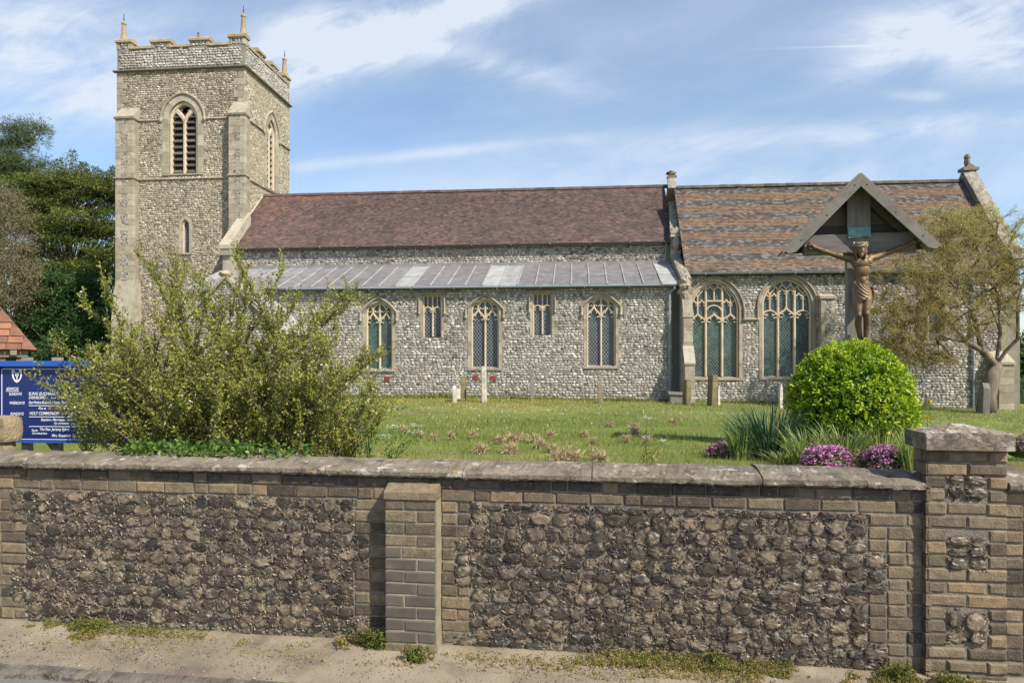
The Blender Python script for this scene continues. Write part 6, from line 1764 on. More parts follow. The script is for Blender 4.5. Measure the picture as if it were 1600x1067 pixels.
# ---- lawn ----
def lawn():
    q = np.random.default_rng(50); b = MB()
    n = 170000; y = 6 + 24 * q.random(n) ** 1.25; x = (q.uniform(-.95, .95, n)) * y * 1.0; x = np.where(q.random(n) < .15, q.uniform(-.9, .9, n) * y, x)
    rough = vnoise(x * .9, y * .9, 15); dry = vnoise(x * .45 + 7, y * .9, 16)
    k = q.random(n) > .75 * np.clip((dry - .58) * 6, 0, 1); x, y, rough, dry = x[k], y[k], rough[k], dry[k]; n = len(x)
    h = (.03 + .07 * rough ** 2 + .02 * q.random(n)) * (1 + .25 * (y < 12)); far = np.clip((y - 8) / 14, 0, 1)
    w = .006 + .016 * far; base = np.stack([x, y, gz(x, y) - .005], -1)
    tone = np.clip(.38 + .35 * (dry - .45) + q.normal(0, .16, n) + .16 * far, 0, 1)
    blades(b, base, h * q.uniform(.6, 1.3, n), h * q.uniform(.2, .9, n), w * q.uniform(.7, 1.3, n), q, tone)
    kind(b.build('lawn_grass', M_grass), 'stuff')
    # raggedy taller fringe along the wall and at the church foot
    b = MB(); n = 9000; x = q.uniform(-14, 17, n); yy = CF.oy - tan(CF.a) * x - q.uniform(.05, .35, n); k = (x < 6.3) | (q.random(n) < .6); x, yy = x[k], yy[k]; n = len(x)
    yy = np.where(x > 6.3, yy + .9, yy)
    h = q.uniform(.08, .26, n) * (.4 + vnoise(x * 1.2, yy, 5)); blades(b, np.stack([x, yy, gz(x, yy) - .02], -1), h, h * .5, np.full(n, .03), q, np.clip(q.normal(.35, .2, n), 0, 1), 2)
    n = 6000; x = q.uniform(-6, 6, n); yy = 4.95 - .1353 * x + q.uniform(.1, .9, n); h = q.uniform(.1, .30, n)
    blades(b, np.stack([x, yy, gz(x, yy)], -1), h, h * .5, np.full(n, .007), q, np.clip(q.normal(.4, .2, n), 0, 1), 2)
    kind(b.build('long_grass', M_grass), 'stuff')

    def dots(name, m, x, y, size, hgt):
        n = len(x); b = MB(); c = np.stack([x, y, gz(x, y) + hgt], -1)
        for k in range(3): leaf_cloud(b, c + q.normal(0, .004, (n, 3)), size, q, 3, .9)
        kind(b.build(name, m), 'stuff')
    n = 900; y = q.uniform(7.5, 26, n); x = q.uniform(-.55, .75, n) * y; k = (vnoise(x * .7, y * .7, 31) > .52) & (q.random(n) < .6); dots('daisies', M_daisy, x[k], y[k], .026, .07)
    n = 900; y = q.uniform(19, 26.5, n); x = q.uniform(-.25, .5, n) * y; k = vnoise(x * .5, y * .5, 33) > .48; k &= q.random(n) < .55; dots('buttercups', M_yellow, x[k], y[k], .042, .10)
    n = 700; y = q.uniform(17, 26, n); x = q.uniform(-.2, .6, n) * y; k = (vnoise(x * .5, y * .6, 37) > .5) & (q.random(n) < .5); dots('pale_meadow_flowers', M_umbel, x[k], y[k], .036, .08)
    # raked heaps of dead grass
    b = MB()
    sc_ = .36
    for (px, py, s) in [(655, 681, .12), (677, 685, .10), (705, 684, .14), (740, 681, .12), (780, 690, .22), (800, 688, .30), (812, 686, .20), (835, 688, .22), (845, 697, .18), (860, 682, .16), (798, 704, .20), (750, 704, .16), (865, 703, .10),
                        (888, 709, .26), (872, 716, .2), (895, 716, .18), (934, 713, .22), (938, 718, .2), (952, 665, .12), (990, 668, .18), (993, 674, .16), (978, 688, .14), (1052, 660, .12), (912, 680, .1), (925, 692, .1), (632, 671, .1), (1010, 690, .1)]:
        # the point where the sight line meets the turf
        Y = 9.0
        for _ in range(25):
            p = at(px, py, Y); Y = (EYE - float(gz(p.x, p.y)) - .04) * F / (py - HY)
        if Y > 26: continue
        s *= sc_
        n = int(900 * s / .2); c = np.array([p.x, Y, float(gz(p.x, Y))]) + q.normal(0, 1, (n, 3)) * np.array([s * .55, s * .5, 0]) + np.stack([np.zeros(n), np.zeros(n), q.uniform(0, .08, n)], -1)
        r2 = ((c[:, :2] - np.array([p.x, Y])) ** 2).sum(1) / s ** 2; c[:, 2] += np.exp(-r2 * 1.6) * s * .42 * q.random(n)
        leaf_cloud(b, c, q.uniform(.05, .13, n), q, 1.5, .10, None, None, 1, 0, .05)
    kind(b.build('dry_grass_clippings', M_hay), 'stuff')


lawn()


# ---- spreading shrub behind the wall ----
def spreading_shrub():
    q = np.random.default_rng(81); c0 = at(365, 705, 6.0); base = np.array([c0.x, c0.y, .72])
    o = empty('spreading_shrub', 'wide spreading yellow green shrub with arching twiggy stems behind the street wall', 'shrub', tuple(base))
    st = MB(); lf = MB(); tips = []
    # silhouette: direction (photo px of the tip, distance)
    ends = [(205, 392, 6.3), (262, 385, 6.2), (150, 440, 6.1), (352, 392, 6.1), (438, 418, 6.2), (418, 455, 5.9), (300, 425, 6.4), (330, 440, 5.7), (120, 470, 6.3), (95, 540, 6.0), (60, 592, 5.8), (85, 600, 6.0), (75, 640, 5.8), (130, 560, 5.6),
            (470, 470, 6.3), (500, 480, 6.0), (540, 462, 6.2), (562, 458, 6.1), (575, 470, 6.4), (600, 550, 6.2), (613, 540, 6.4), (622, 628, 6.2), (600, 655, 6.0), (585, 600, 5.7), (520, 530, 5.6), (460, 520, 5.6), (380, 500, 5.5), (330, 500, 5.6), (270, 470, 6.0), (240, 440, 6.5),
            (230, 500, 5.6), (180, 520, 5.7), (400, 430, 6.3), (375, 420, 6.6), (290, 410, 6.6), (520, 455, 6.7), (600, 640, 6.5), (160, 600, 5.6), (110, 660, 5.7), (450, 600, 5.4), (350, 600, 5.4), (250, 600, 5.4), (540, 620, 5.5)]
    for i in range(116):
        if i < len(ends): p = at(*ends[i])
        else:
            px = q.uniform(95, 600); top = 452 + 110 * abs((px - 345) / 270) ** 1.6; p = at(px, q.uniform(top + 15, 660), q.uniform(5.35, 6.9))
        tip = np.array(p); b0 = base + np.array([q.normal(0, .35) + .28 * (tip[0] - base[0]), q.normal(0, .12), q.uniform(-.05, .1)])
        m1 = b0 + (tip - b0) * .38 + np.array([-.10 * (tip[0] - b0[0]), 0, .20 * np.linalg.norm(tip - b0)]) + q.normal(0, .05, 3)
        t = np.linspace(0, 1, 13)[:, None]; path = (1 - t) ** 2 * b0 + 2 * t * (1 - t) * m1 + t * t * tip + np.cumsum(q.normal(0, .008, (13, 3)), 0)
        path = path - np.cumsum(q.normal(0, .008, (13, 3)), 0) * 0
        L = np.linalg.norm(tip - b0); st.tube(path, np.linspace(.012, .0025, 13), 5, q.random(), 0, False)
        # leaves and side shoots
        ns = int(L * 16)
        for k in range(ns):
            s = q.uniform(.12, .98); j = s * 12; a = path[int(j)] + (path[min(12, int(j) + 1)] - path[int(j)]) * (j % 1)
            dd = unit(path[min(12, int(j) + 1)] - path[max(0, int(j) - 1)]); d = unit(q.normal(0, 1, 3) * np.array([.75, .8, .5]) + dd * 1.1 + np.array([0, 0, .55])); l = q.uniform(.12, .44) * (1.22 - .80 * s)
            tt = np.linspace(0, 1, 5)[:, None]; tw = a + d * l * tt + np.array([0, 0, .05]) * tt * tt + np.cumsum(q.normal(0, .006, (5, 3)), 0)
            st.tube(tw, np.linspace(.005, .0015, 5), 3, q.random(), 0, False)
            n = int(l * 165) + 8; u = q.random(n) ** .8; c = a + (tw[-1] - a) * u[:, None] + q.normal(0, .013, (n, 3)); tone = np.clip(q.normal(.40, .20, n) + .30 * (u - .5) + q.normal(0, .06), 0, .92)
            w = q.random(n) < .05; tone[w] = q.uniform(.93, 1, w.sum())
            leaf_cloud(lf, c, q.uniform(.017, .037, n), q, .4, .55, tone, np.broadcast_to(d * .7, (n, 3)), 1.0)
        n = int(L * 130); u = q.random(n); j = u * 11.99; i0 = j.astype(int); c = path[i0] + (path[i0 + 1] - path[i0]) * (j % 1)[:, None] + q.normal(0, .016, (n, 3))
        leaf_cloud(lf, c, q.uniform(.018, .036, n), q, .4, .55, np.clip(q.normal(.5, .2, n), 0, .92))
    off = base
    for m in (st, lf): m.v = [v - off for v in m.v]
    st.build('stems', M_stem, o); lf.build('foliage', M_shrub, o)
    # ivy and nettles spilling over the coping at its foot
    b = MB(); n = 1500; x = q.uniform(-3.0, -1.5, n) ; yw = WF.oy - tan(WF.a) * x + q.uniform(.10, .55, n); hh = np.clip((vnoise(x * 2.6, x * 0, 61) - .25) * 1.3, .02, 1)
    z = np.where(q.random(n) < .25, 1.25 + q.uniform(-.0, .06, n), 1.20 + q.random(n) * .32 * hh); m = (yw - (WF.oy - tan(WF.a) * x) < .25); z = np.where(m, np.minimum(z, 1.29), z)
    c = np.stack([x, yw, z], -1); io = empty('ivy_patch', 'bright green ivy and nettles trailing on the coping below the shrub', 'ivy', (-2.4, float(WF.oy + .62), 1.0)); b2 = MB()
    leaf_cloud(b, c, q.uniform(.025, .055, n), q, .9, .85); b.v = [v - np.array(io.location) for v in b.v]; b.build('leaves', M_ivy, io)
    for k in range(26):
        x0 = q.uniform(-3.4, -1.3); y0 = WF.oy - tan(WF.a) * x0 + .42; b2.tube([(x0, y0, 1.0), (x0 + q.normal(0, .05), y0 - .1, 1.22), (x0 + q.normal(0, .15), y0 - q.uniform(.1, .3), 1.30)], .004, 4, q.random(), 0, False)
    b2.v = [v - np.array(io.location) for v in b2.v]; b2.build('vines', M_stem, io)


spreading_shrub()


# ---- clipped round bush ----
def round_bush():
    q = np.random.default_rng(82); Y = 8.95; c = at(1329, 628, Y); r = np.array([.745, .75, .785]); g = float(gz(c.x, c.y)); c = np.array([c.x, c.y, 1.375])
    o = empty('round_bush', 'bright green clipped dome shaped bush at the foot of the crucifix', 'bush', (c[0], c[1], g)); b = MB()
    # shoots of leaf whorls all over a slightly lumpy dome
    n = 2150; d = unit(q.normal(0, 1, (n, 3)) + np.array([0, -.15, .12])); lump = 1 + .085 * (vnoise(d[:, 0] * 7 + 3, d[:, 2] * 7 + d[:, 1] * 5, 71) - .5) * 2 + q.normal(0, .016, n)
    lower = np.clip((d[:, 2] + .55) / .5, 0, 1); rr = np.where(d[:, 2] < -.35, 1 - .10 * (1 - lower), 1) * lump
    p = c + d * r * rr[:, None]; k = p[:, 2] > g + .04; p, d = p[k], d[k]; n = len(p)
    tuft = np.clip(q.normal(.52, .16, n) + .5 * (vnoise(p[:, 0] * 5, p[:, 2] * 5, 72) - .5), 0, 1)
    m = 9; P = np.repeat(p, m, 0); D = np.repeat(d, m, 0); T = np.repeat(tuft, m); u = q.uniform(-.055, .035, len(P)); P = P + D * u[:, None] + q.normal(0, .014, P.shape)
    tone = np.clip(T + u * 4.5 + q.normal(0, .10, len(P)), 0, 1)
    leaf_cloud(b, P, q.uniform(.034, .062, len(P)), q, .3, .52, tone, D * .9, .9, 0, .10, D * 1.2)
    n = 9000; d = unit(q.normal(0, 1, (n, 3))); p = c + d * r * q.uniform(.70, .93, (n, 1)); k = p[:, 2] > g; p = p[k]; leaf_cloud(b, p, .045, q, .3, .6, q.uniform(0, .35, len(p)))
    for i in range(60):                                # stray shoots
        d = unit(q.normal(0, 1, 3) + np.array([0, -.2, .6])); s = c + d * r; e = s + d * q.uniform(.03, .085); n = 9; u = q.random((n, 1))
        leaf_cloud(b, s + (e - s) * u + q.normal(0, .01, (n, 3)), .04, q, .4, .5, np.full(n, q.uniform(.6, 1)), np.broadcast_to(d, (n, 3)))
    # shoots that climb the foot of the post
    for (px, py) in ((1332, 528), (1352, 527), (1356, 532), (1350, 534)):
        e = np.array(at(px, py, 9.25)); s = e - np.array([0, .05, .14]); n = 26; u = q.random((n, 1)); leaf_cloud(b, s + (e - s) * u + q.normal(0, .016, (n, 3)), .042, q, .4, .5, q.uniform(.5, 1, n))
    b.v = [v - np.array([c[0], c[1], g]) for v in b.v]; b.build('foliage', M_round, o)
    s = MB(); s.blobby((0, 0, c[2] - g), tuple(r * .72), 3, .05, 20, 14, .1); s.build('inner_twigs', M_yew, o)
    for k in range(5): s = MB(); a = k * 1.26; s.tube([(.08 * cos(a), .08 * sin(a), -.1), (.3 * cos(a), .3 * sin(a), .5)], [.03, .015], 6); s.build('stem', M_stem, o)


round_bush()


# ---- strap leaved clumps and flowers in the bed ----
def clump(px, py, Y, rad, h, n, m, label, cat='plant', name='iris_clump', wd=.028, seed=0, lo=.0, hi=1.0, zb=None):
    q = np.random.default_rng(seed); p = at(px, py, Y); g = float(gz(p.x, p.y)) if zb is None else zb; b = MB()
    a = q.uniform(0, 2 * pi, n); rr = rad * np.sqrt(q.random(n)) * .5; base = np.stack([rr * np.cos(a) * 1.25, rr * np.sin(a), np.zeros(n)], -1)
    lean = np.stack([np.cos(a), np.sin(a), np.zeros(n)], -1) * (rad * q.uniform(.15, 1.0, n))[:, None] + q.normal(0, .06, (n, 3)) * np.array([1, 1, 0])
    hh = h * q.uniform(.55, 1.05, n); tone = np.clip(q.uniform(lo, hi, n), 0, 1)
    th_ = np.arctan2(lean[:, 1], lean[:, 0]); blades(b, base, hh, lean, np.full(n, wd) * q.uniform(.6, 1.2, n), q, tone, 5, 0, .14)
    o = b.build(name, m); o.location = (p.x, p.y, g); return tag(o, label, cat, 'strap leaved clumps in the flower bed')


clump(1205, 690, 8.7, .60, .84, 300, M_irisd, 'tall dark blue green iris clump left of the round bush', seed=1, wd=.03)
clump(1165, 690, 8.8, .28, .56, 130, M_irisd, 'smaller dark green clump at the left shoulder of the tall iris', seed=2, wd=.02)
clump(1157, 695, 8.6, .22, .56, 110, M_iris, 'loose grey green daffodil leaves beside the left pink cushion', seed=3, wd=.018, lo=.1, hi=.7)
clump(1262, 700, 8.0, .30, .56, 150, M_iris, 'yellow green strap leaf clump behind the middle pink cushion', seed=4, wd=.022, lo=.25, hi=.82)
clump(1318, 700, 8.0, .40, .62, 150, M_iris, 'grey green strap leaf clump between the two large pink cushions', seed=5, wd=.022, lo=.05, hi=.8)
clump(1376, 698, 8.0, .34, .58, 150, M_iris, 'fresh green strap leaf clump behind the right pink cushion', seed=6, wd=.022, lo=.2, hi=.82)
clump(1425, 700, 7.4, .16, .60, 140, M_iris, 'narrow upright leaf clump beside the capped pier', seed=7, wd=.022, lo=.35, hi=.9)
clump(1465, 668, 9.6, .42, .52, 170, M_iris, 'leafy daffodil clump right of the round bush', seed=8, wd=.024, lo=.35, hi=.9)
clump(1230, 708, 8.2, .32, .20, 130, M_iris, 'low flopped bleached leaves in front of the tall iris', seed=9, wd=.016, lo=.3, hi=1)


def cushion(px, py, Y, rx, h, n, label, seed, fl=.72):
    q = np.random.default_rng(seed); p = at(px, py, Y); g = max(p.z - h, float(gz(p.x, p.y)) - .03); h = p.z - g; b = MB()
    d = unit(q.normal(0, 1, (n, 3)) + np.array([0, 0, .5])); d[:, 2] = np.abs(d[:, 2]); P = d * np.array([rx, rx * .7, h]) * q.uniform(.75, 1.12, (n, 1)) * (1 + .6 * (vnoise(d[:, 0] * 5, d[:, 1] * 5, seed) - .5))[:, None]
    dens = vnoise(P[:, 0] * 14, P[:, 1] * 14 + P[:, 2] * 9, seed + 1)
    tone = np.where(q.random(n) < fl * np.clip((dens - .22) * 2.6, 0, 1), q.uniform(.27, 1, n), q.uniform(0, .22, n))
    leaf_cloud(b, P, np.where(tone > .25, .032, .030), q, 2.2, .85, tone, None, 1, 0, .06, d * .6)
    b.blobby((0, 0, 0), (rx * .85, rx * .6, h * .8), seed, .1, 14, 8, .1)
    o = b.build('flower_cushion', M_pink); o.location = (p.x, p.y, g); tag(o, label, 'flowers', 'pink flower cushions in the bed')


cushion(1129, 693, 8.8, .20, .13, 800, 'small sparse pink flower cushion at the left end of the bed', 1, .5)
cushion(1291, 701, 7.6, .27, .21, 1900, 'dense magenta flower cushion, middle one of the bed', 2, .85)
cushion(1382, 699, 7.6, .285, .21, 1800, 'magenta flower cushion with green gap near the capped pier', 3, .66)
cushion(1597, 684, 8.6, .22, .14, 700, 'pale pink flower cushion at the right edge behind the pier', 4, .5)
b = MB(); q = np.random.default_rng(4); n = 60; P = np.stack([q.uniform(0, 1, n) * 3.2, q.uniform(0, 1, n) * 1.7, np.zeros(n)], -1)
bx, by = np.meshgrid(np.linspace(2.2, 6.2, 60), np.linspace(6.4, 9.4, 50)); bz = gz(bx, by) + .02 + .05 * vnoise(bx * 3, by * 3, 8) - .12 * np.clip((np.hypot((bx - 4.7) / 1.5, (by - 7.9) / 1.2) - .75) * 3, 0, 1)
i = np.arange(bx.size).reshape(bx.shape); b.add(np.stack([bx, by, bz], -1).reshape(-1, 3), np.stack([i[:-1, :-1], i[:-1, 1:], i[1:, 1:], i[1:, :-1]], -1).reshape(-1, 4), .5)
kind(b.build('flower_bed_soil', mat('bed soil', [(0, (.12, .085, .055)), (1, (.17, .125, .08))], .95, 6, .35, 50, .7, [((.26, .19, .12), 5, .56, .7, .5), ((.10, .12, .035), 3, .55, .7, .5)], .1, bd=.02), smooth=True), 'structure')
n = 0
for (px, py, Y, s, lb) in ((1449, 653, 9.6, .05, 'single yellow daffodil right of the round bush'), (1451, 625, 9.9, .045, 'yellow flower on a tall stalk beside the bush and right of it')):
    p = at(px, py, Y); b = MB(); g = float(gz(p.x, p.y)); b.tube([(0, 0, 0), (.02, 0, (p.z - g) * .6), (0, 0, p.z - g)], .005, 5, .3, 1, False); q = np.random.default_rng(n); n += 1
    leaf_cloud(b, q.normal(0, .012, (14, 3)) + np.array([0, 0, p.z - g]), s, q, .2, .6); o = b.build('daffodil', [M_yellow, M_iris]); o.location = (p.x, p.y, g); tag(o, lb, 'flower')


# ---- cow parsley by the shrub ----
def parsley(px, py, Y, heads, label, seed):
    q = np.random.default_rng(seed); p = at(px, 700, Y); g = float(gz(p.x, p.y)); o = empty('cow_parsley', label, 'wildflower', (p.x, p.y, g), 0, 'cow parsley in the grass'); st = MB(); um = MB(); lf = MB()
    for (hx, hy, s) in heads:
        e = np.array(at(hx, hy, Y + q.uniform(-.15, .15))) - np.array([p.x, p.y, g]); m = e * np.array([.4, .4, .6]); st.tube([(q.normal(0, .03), q.normal(0, .03), -.05), m, e], [.007, .005, .003], 5, .5, 0, False)
        n = int(70 * s / .05); c = e + q.normal(0, 1, (n, 3)) * np.array([s, s, s * .28]); leaf_cloud(um, c, .015, q, 2.5, .9)
        for k in range(9): st.tube([e - np.array([0, 0, .03]), e + q.normal(0, 1, 3) * np.array([s, s, .01]) * .8], .0015, 3, .5, 0, False)
        n = 60; u = q.random((n, 1)); leaf_cloud(lf, e * u * .8 + q.normal(0, .05, (n, 3)), .05, q, .5, .35)
    st.build('stalk', M_iris, o); um.build('umbel', M_umbel, o); lf.build('leaves', M_weed if seed == 3 else M_hedge, o)


parsley(575, 690, 6.9, [(570, 560, .055), (555, 570, .05), (598, 577, .04), (548, 590, .04), (590, 610, .04), (560, 625, .05), (580, 640, .05)], 'tall white cow parsley at the right side of the shrub', 1)
parsley(612, 700, 7.6, [(615, 666, .045), (602, 681, .04), (640, 675, .03), (650, 664, .03)], 'low cow parsley with white heads just clear of the shrub', 2)
parsley(1012, 700, 7.5, [(1010, 652, .03), (1008, 682, .035), (1036, 688, .03)], 'thin cow parsley alone in the grass left of the flower bed', 3)


# ---- weeds along the foot of the wall ----
def weeds():
    q = np.random.default_rng(90); b = MB()
    def strip(px0, px1, n, hmax, y0, y1, lo, hi):
        x = q.uniform(WF.x(px0), WF.x(px1), n); y = -q.random(n) ** 1.6 * (y1 - y0) - y0; d = vnoise(x * 7, y * 7, 12); k = d > .36; x, y, d = x[k], y[k], d[k]; n = len(x)
        h = hmax * q.uniform(.25, 1, n) * np.clip((d - .3) * 2.2, .2, 1) * np.clip(1 + y * 3, .35, 1); w = np.stack([x, y, np.zeros(n)], -1); th = q.uniform(0, 6.28, n); m = 6
        P = np.repeat(w, m, 0); H = np.repeat(h, m); u = q.random(n * m); P = P + np.stack([np.cos(np.repeat(th, m)) * H * u * .5, np.sin(np.repeat(th, m)) * H * u * .4 - .01, H * u], -1) + q.normal(0, .006, P.shape)
        tone = np.clip(np.repeat(q.uniform(lo, hi, n) + .5 * (vnoise(x * 2.5, y, 44) - .5), m) + q.normal(0, .1, n * m) + .25 * (1 - u) - .1, 0, 1)
        leaf_cloud(b, P, q.uniform(.008, .02, n * m), q, .5, .5, tone)
        blades(b, w, h, h * q.uniform(.1, .6, n), np.full(n, .003), q, np.clip(q.uniform(lo, hi, n), 0, 1), 2)
    strip(-60, 175, 1900, .085, -.01, .20, .2, 1.0); strip(60, 175, 500, .11, .0, .12, .05, .6); strip(175, 330, 500, .05, .0, .10, .1, .8); strip(330, 520, 260, .03, .0, .16, .2, .9)
    strip(900, 1440, 3300, .085, .0, .13, .1, .95); strip(1400, 1620, 900, .06, .06, .16, .2, 1); strip(690, 900, 380, .03, .0, .22, .1, .9); strip(-60, 700, 900, .018, .0, .30, .55, 1); strip(690, 1600, 900, .02, .05, .30, .55, 1); strip(1000, 1420, 900, .05, .08, .24, .4, 1)
    n = 1500; x = q.uniform(WF.x(-80), WF.x(1650), n); y = -q.random(n) * .5; c = np.stack([x, y, np.full(n, -.002) - .028 * (-y / .585)], -1) + np.array([0, 0, .014]); leaf_cloud(b, c, q.uniform(.006, .018, n), q, 4, .4, q.uniform(.7, 1, n), None, 1, 0, .03)
    n = 5200; x = q.uniform(WF.x(-80), WF.x(1650), n); y = -q.random(n) ** .8 * .57; g_ = MB(); s = q.uniform(.0015, .0065, n) * np.where(q.random(n) < .03, 2.2, 1); c = np.stack([x, y, -.028 * (-y / .585) + .002 + s * .3], -1)
    o6 = np.array([[1, 0, 0], [-1, 0, 0], [0, 1, 0], [0, -1, 0], [0, 0, .8], [0, 0, -.8]]); V = c[:, None] + o6[None] * s[:, None, None] * q.uniform(.6, 1.4, (n, 6, 1)); i8 = np.array([[0, 2, 4], [2, 1, 4], [1, 3, 4], [3, 0, 4], [2, 0, 5], [1, 2, 5], [3, 1, 5], [0, 3, 5]])
    g_.add(V.reshape(-1, 3), ((np.arange(n) * 6)[:, None, None] + i8[None]).reshape(-1, 3), np.repeat(q.random(n), 6)); go = g_.build('footpath_grit', mat('grit', [(0, (.08, .066, .052)), (.6, (.19, .155, .115)), (1, (.34, .29, .225))], .95, 1, 0, 1, 0)); WF.place(go); kind(go, 'stuff')
    o = b.build('wayside_weeds', M_weed); WF.place(o); kind(o, 'stuff')


weeds()


def tuft(px, py, w, h, n, label, seed, lo, hi, yl=-.03):
    q = np.random.default_rng(seed); x = WF.x(px, yl); wx = WF.world(x, yl, 0); b = MB(); m = max(8, n // 22)
    for k in range(m):
        bx_, by_ = q.normal(0, w * .45), -abs(q.normal(0, .035)); e = np.array([bx_ + q.normal(0, w * .25), by_ - q.uniform(.0, .07), h * q.uniform(.35, 1)]); s = np.array([bx_, by_, -.02])
        b.tube([s, (s + e) / 2 + np.array([0, 0, .01]), e], .002, 3, lo, 0, False); nn = 22; u = q.random((nn, 1)) ** .7
        leaf_cloud(b, s + (e - s) * u + q.normal(0, .008, (nn, 3)), q.uniform(.010, .024, nn), q, .6, .55, np.clip(q.uniform(lo, hi, nn) - .2 * (u[:, 0] - .5), 0, 1))
    o = b.build('weed_clump', M_weed); o.location = wx; o.rotation_euler = (0, 0, -WF.a); tag(o, label, 'weeds', 'green weeds rooted at the foot of the street wall')


tuft(585, 1000, .17, .14, 1900, 'green weed clump left of the brick buttress foot', 1, 0, .5)
tuft(655, 1010, .10, .10, 800, 'green weed clump in front of the brick buttress', 2, 0, .55, -.16)
tuft(540, 1000, .06, .09, 400, 'russet weed tuft on the far left of the buttress weeds', 3, .5, 1)
tuft(1400, 1045, .10, .11, 700, 'green weed clump below the toothed quoin beside the pier', 4, 0, .5)
tuft(1475, 1055, .08, .09, 600, 'green weed tuft at the left foot of the pier', 5, 0, .5, -.08)
tuft(145, 975, .12, .10, 800, 'yellow green weed clump under the left flint panel', 6, .05, .5)
tuft(1120, 1015, .09, .11, 600, 'upright yellow green weed tuft under the right flint panel', 7, .05, .5)


# ---- trees ----
def grow_tree(st, limbs, pts, q, r_tip=.006, bend=.15, k=5, rpow=2.4):
    """twigs reaching for scattered points from the nearest piece of branch"""
    nodes = []; par = []
    for path in limbs:
        prev = None; P = np.array(path, float)
        dense = np.concatenate([P[i] + (P[i + 1] - P[i]) * np.linspace(0, 1, 7, endpoint=False)[:, None] for i in range(len(P) - 1)] + [P[-1:]])
        for j, p in enumerate(dense):
            if j == 0 and nodes:
                d = np.linalg.norm(np.array(nodes) - p, axis=1); prev = int(d.argmin())
                if d[prev] < 1e-6: continue
            nodes.append(p); par.append(prev if prev is not None else -1); prev = len(nodes) - 1
    root = nodes[0]; order = np.argsort(np.linalg.norm(pts - np.mean([n for n in nodes], axis=0), axis=1)); leafp = []
    A = np.array(nodes + [np.zeros(3)] * (len(pts) * 4)); cnt = len(nodes)
    for i in order:
        p = pts[i]; d = np.linalg.norm(A[:cnt] - p, axis=1) + .25 * np.maximum(0, A[:cnt, 2] - p[2] + .0); a = int(d.argmin()); s = A[a]; L = np.linalg.norm(p - s)
        if L < .03: continue
        side = q.normal(0, bend, 3) * L; prev = a
        for t in (.33, .66, 1.0):
            A[cnt] = s + (p - s) * t + side * 4 * t * (1 - t) * .5; par.append(prev); prev = cnt; cnt += 1
        leafp.append((s, p))
    A = A[:cnt]; par = np.array(par); w = np.zeros(cnt); has = np.zeros(cnt, bool); has[par[par >= 0]] = True; w[~has] = 1
    for i in range(cnt - 1, -1, -1):
        if par[i] >= 0: w[par[i]] += w[i]
    r = r_tip * w ** (1 / rpow)
    ii = np.array([i for i in range(cnt) if par[i] >= 0]); a, c = A[par[ii]], A[ii]; ra, rc = np.minimum(r[par[ii]], r[ii] * 1.35), r[ii]
    T = unit(c - a); ref = np.where(np.abs(T[:, 2:3]) < .8, [[0, 0, 1.]], [[1., 0, 0]]); U = unit(np.cross(T, ref)); Vv = np.cross(T, U); an = np.arange(k) * 2 * pi / k
    ring = U[:, None] * np.cos(an)[None, :, None] + Vv[:, None] * np.sin(an)[None, :, None]
    V = np.concatenate([a[:, None] + ring * ra[:, None, None], c[:, None] + ring * rc[:, None, None]], 1); n = len(ii); bs = (np.arange(n) * 2 * k)[:, None, None]; j = np.arange(k)
    f = (np.stack([j, (j + 1) % k, (j + 1) % k + k, j + k], -1)[None] + bs).reshape(-1, 4)
    st.add(V.reshape(-1, 3), f, np.repeat(q.random(n), 2 * k)); return leafp


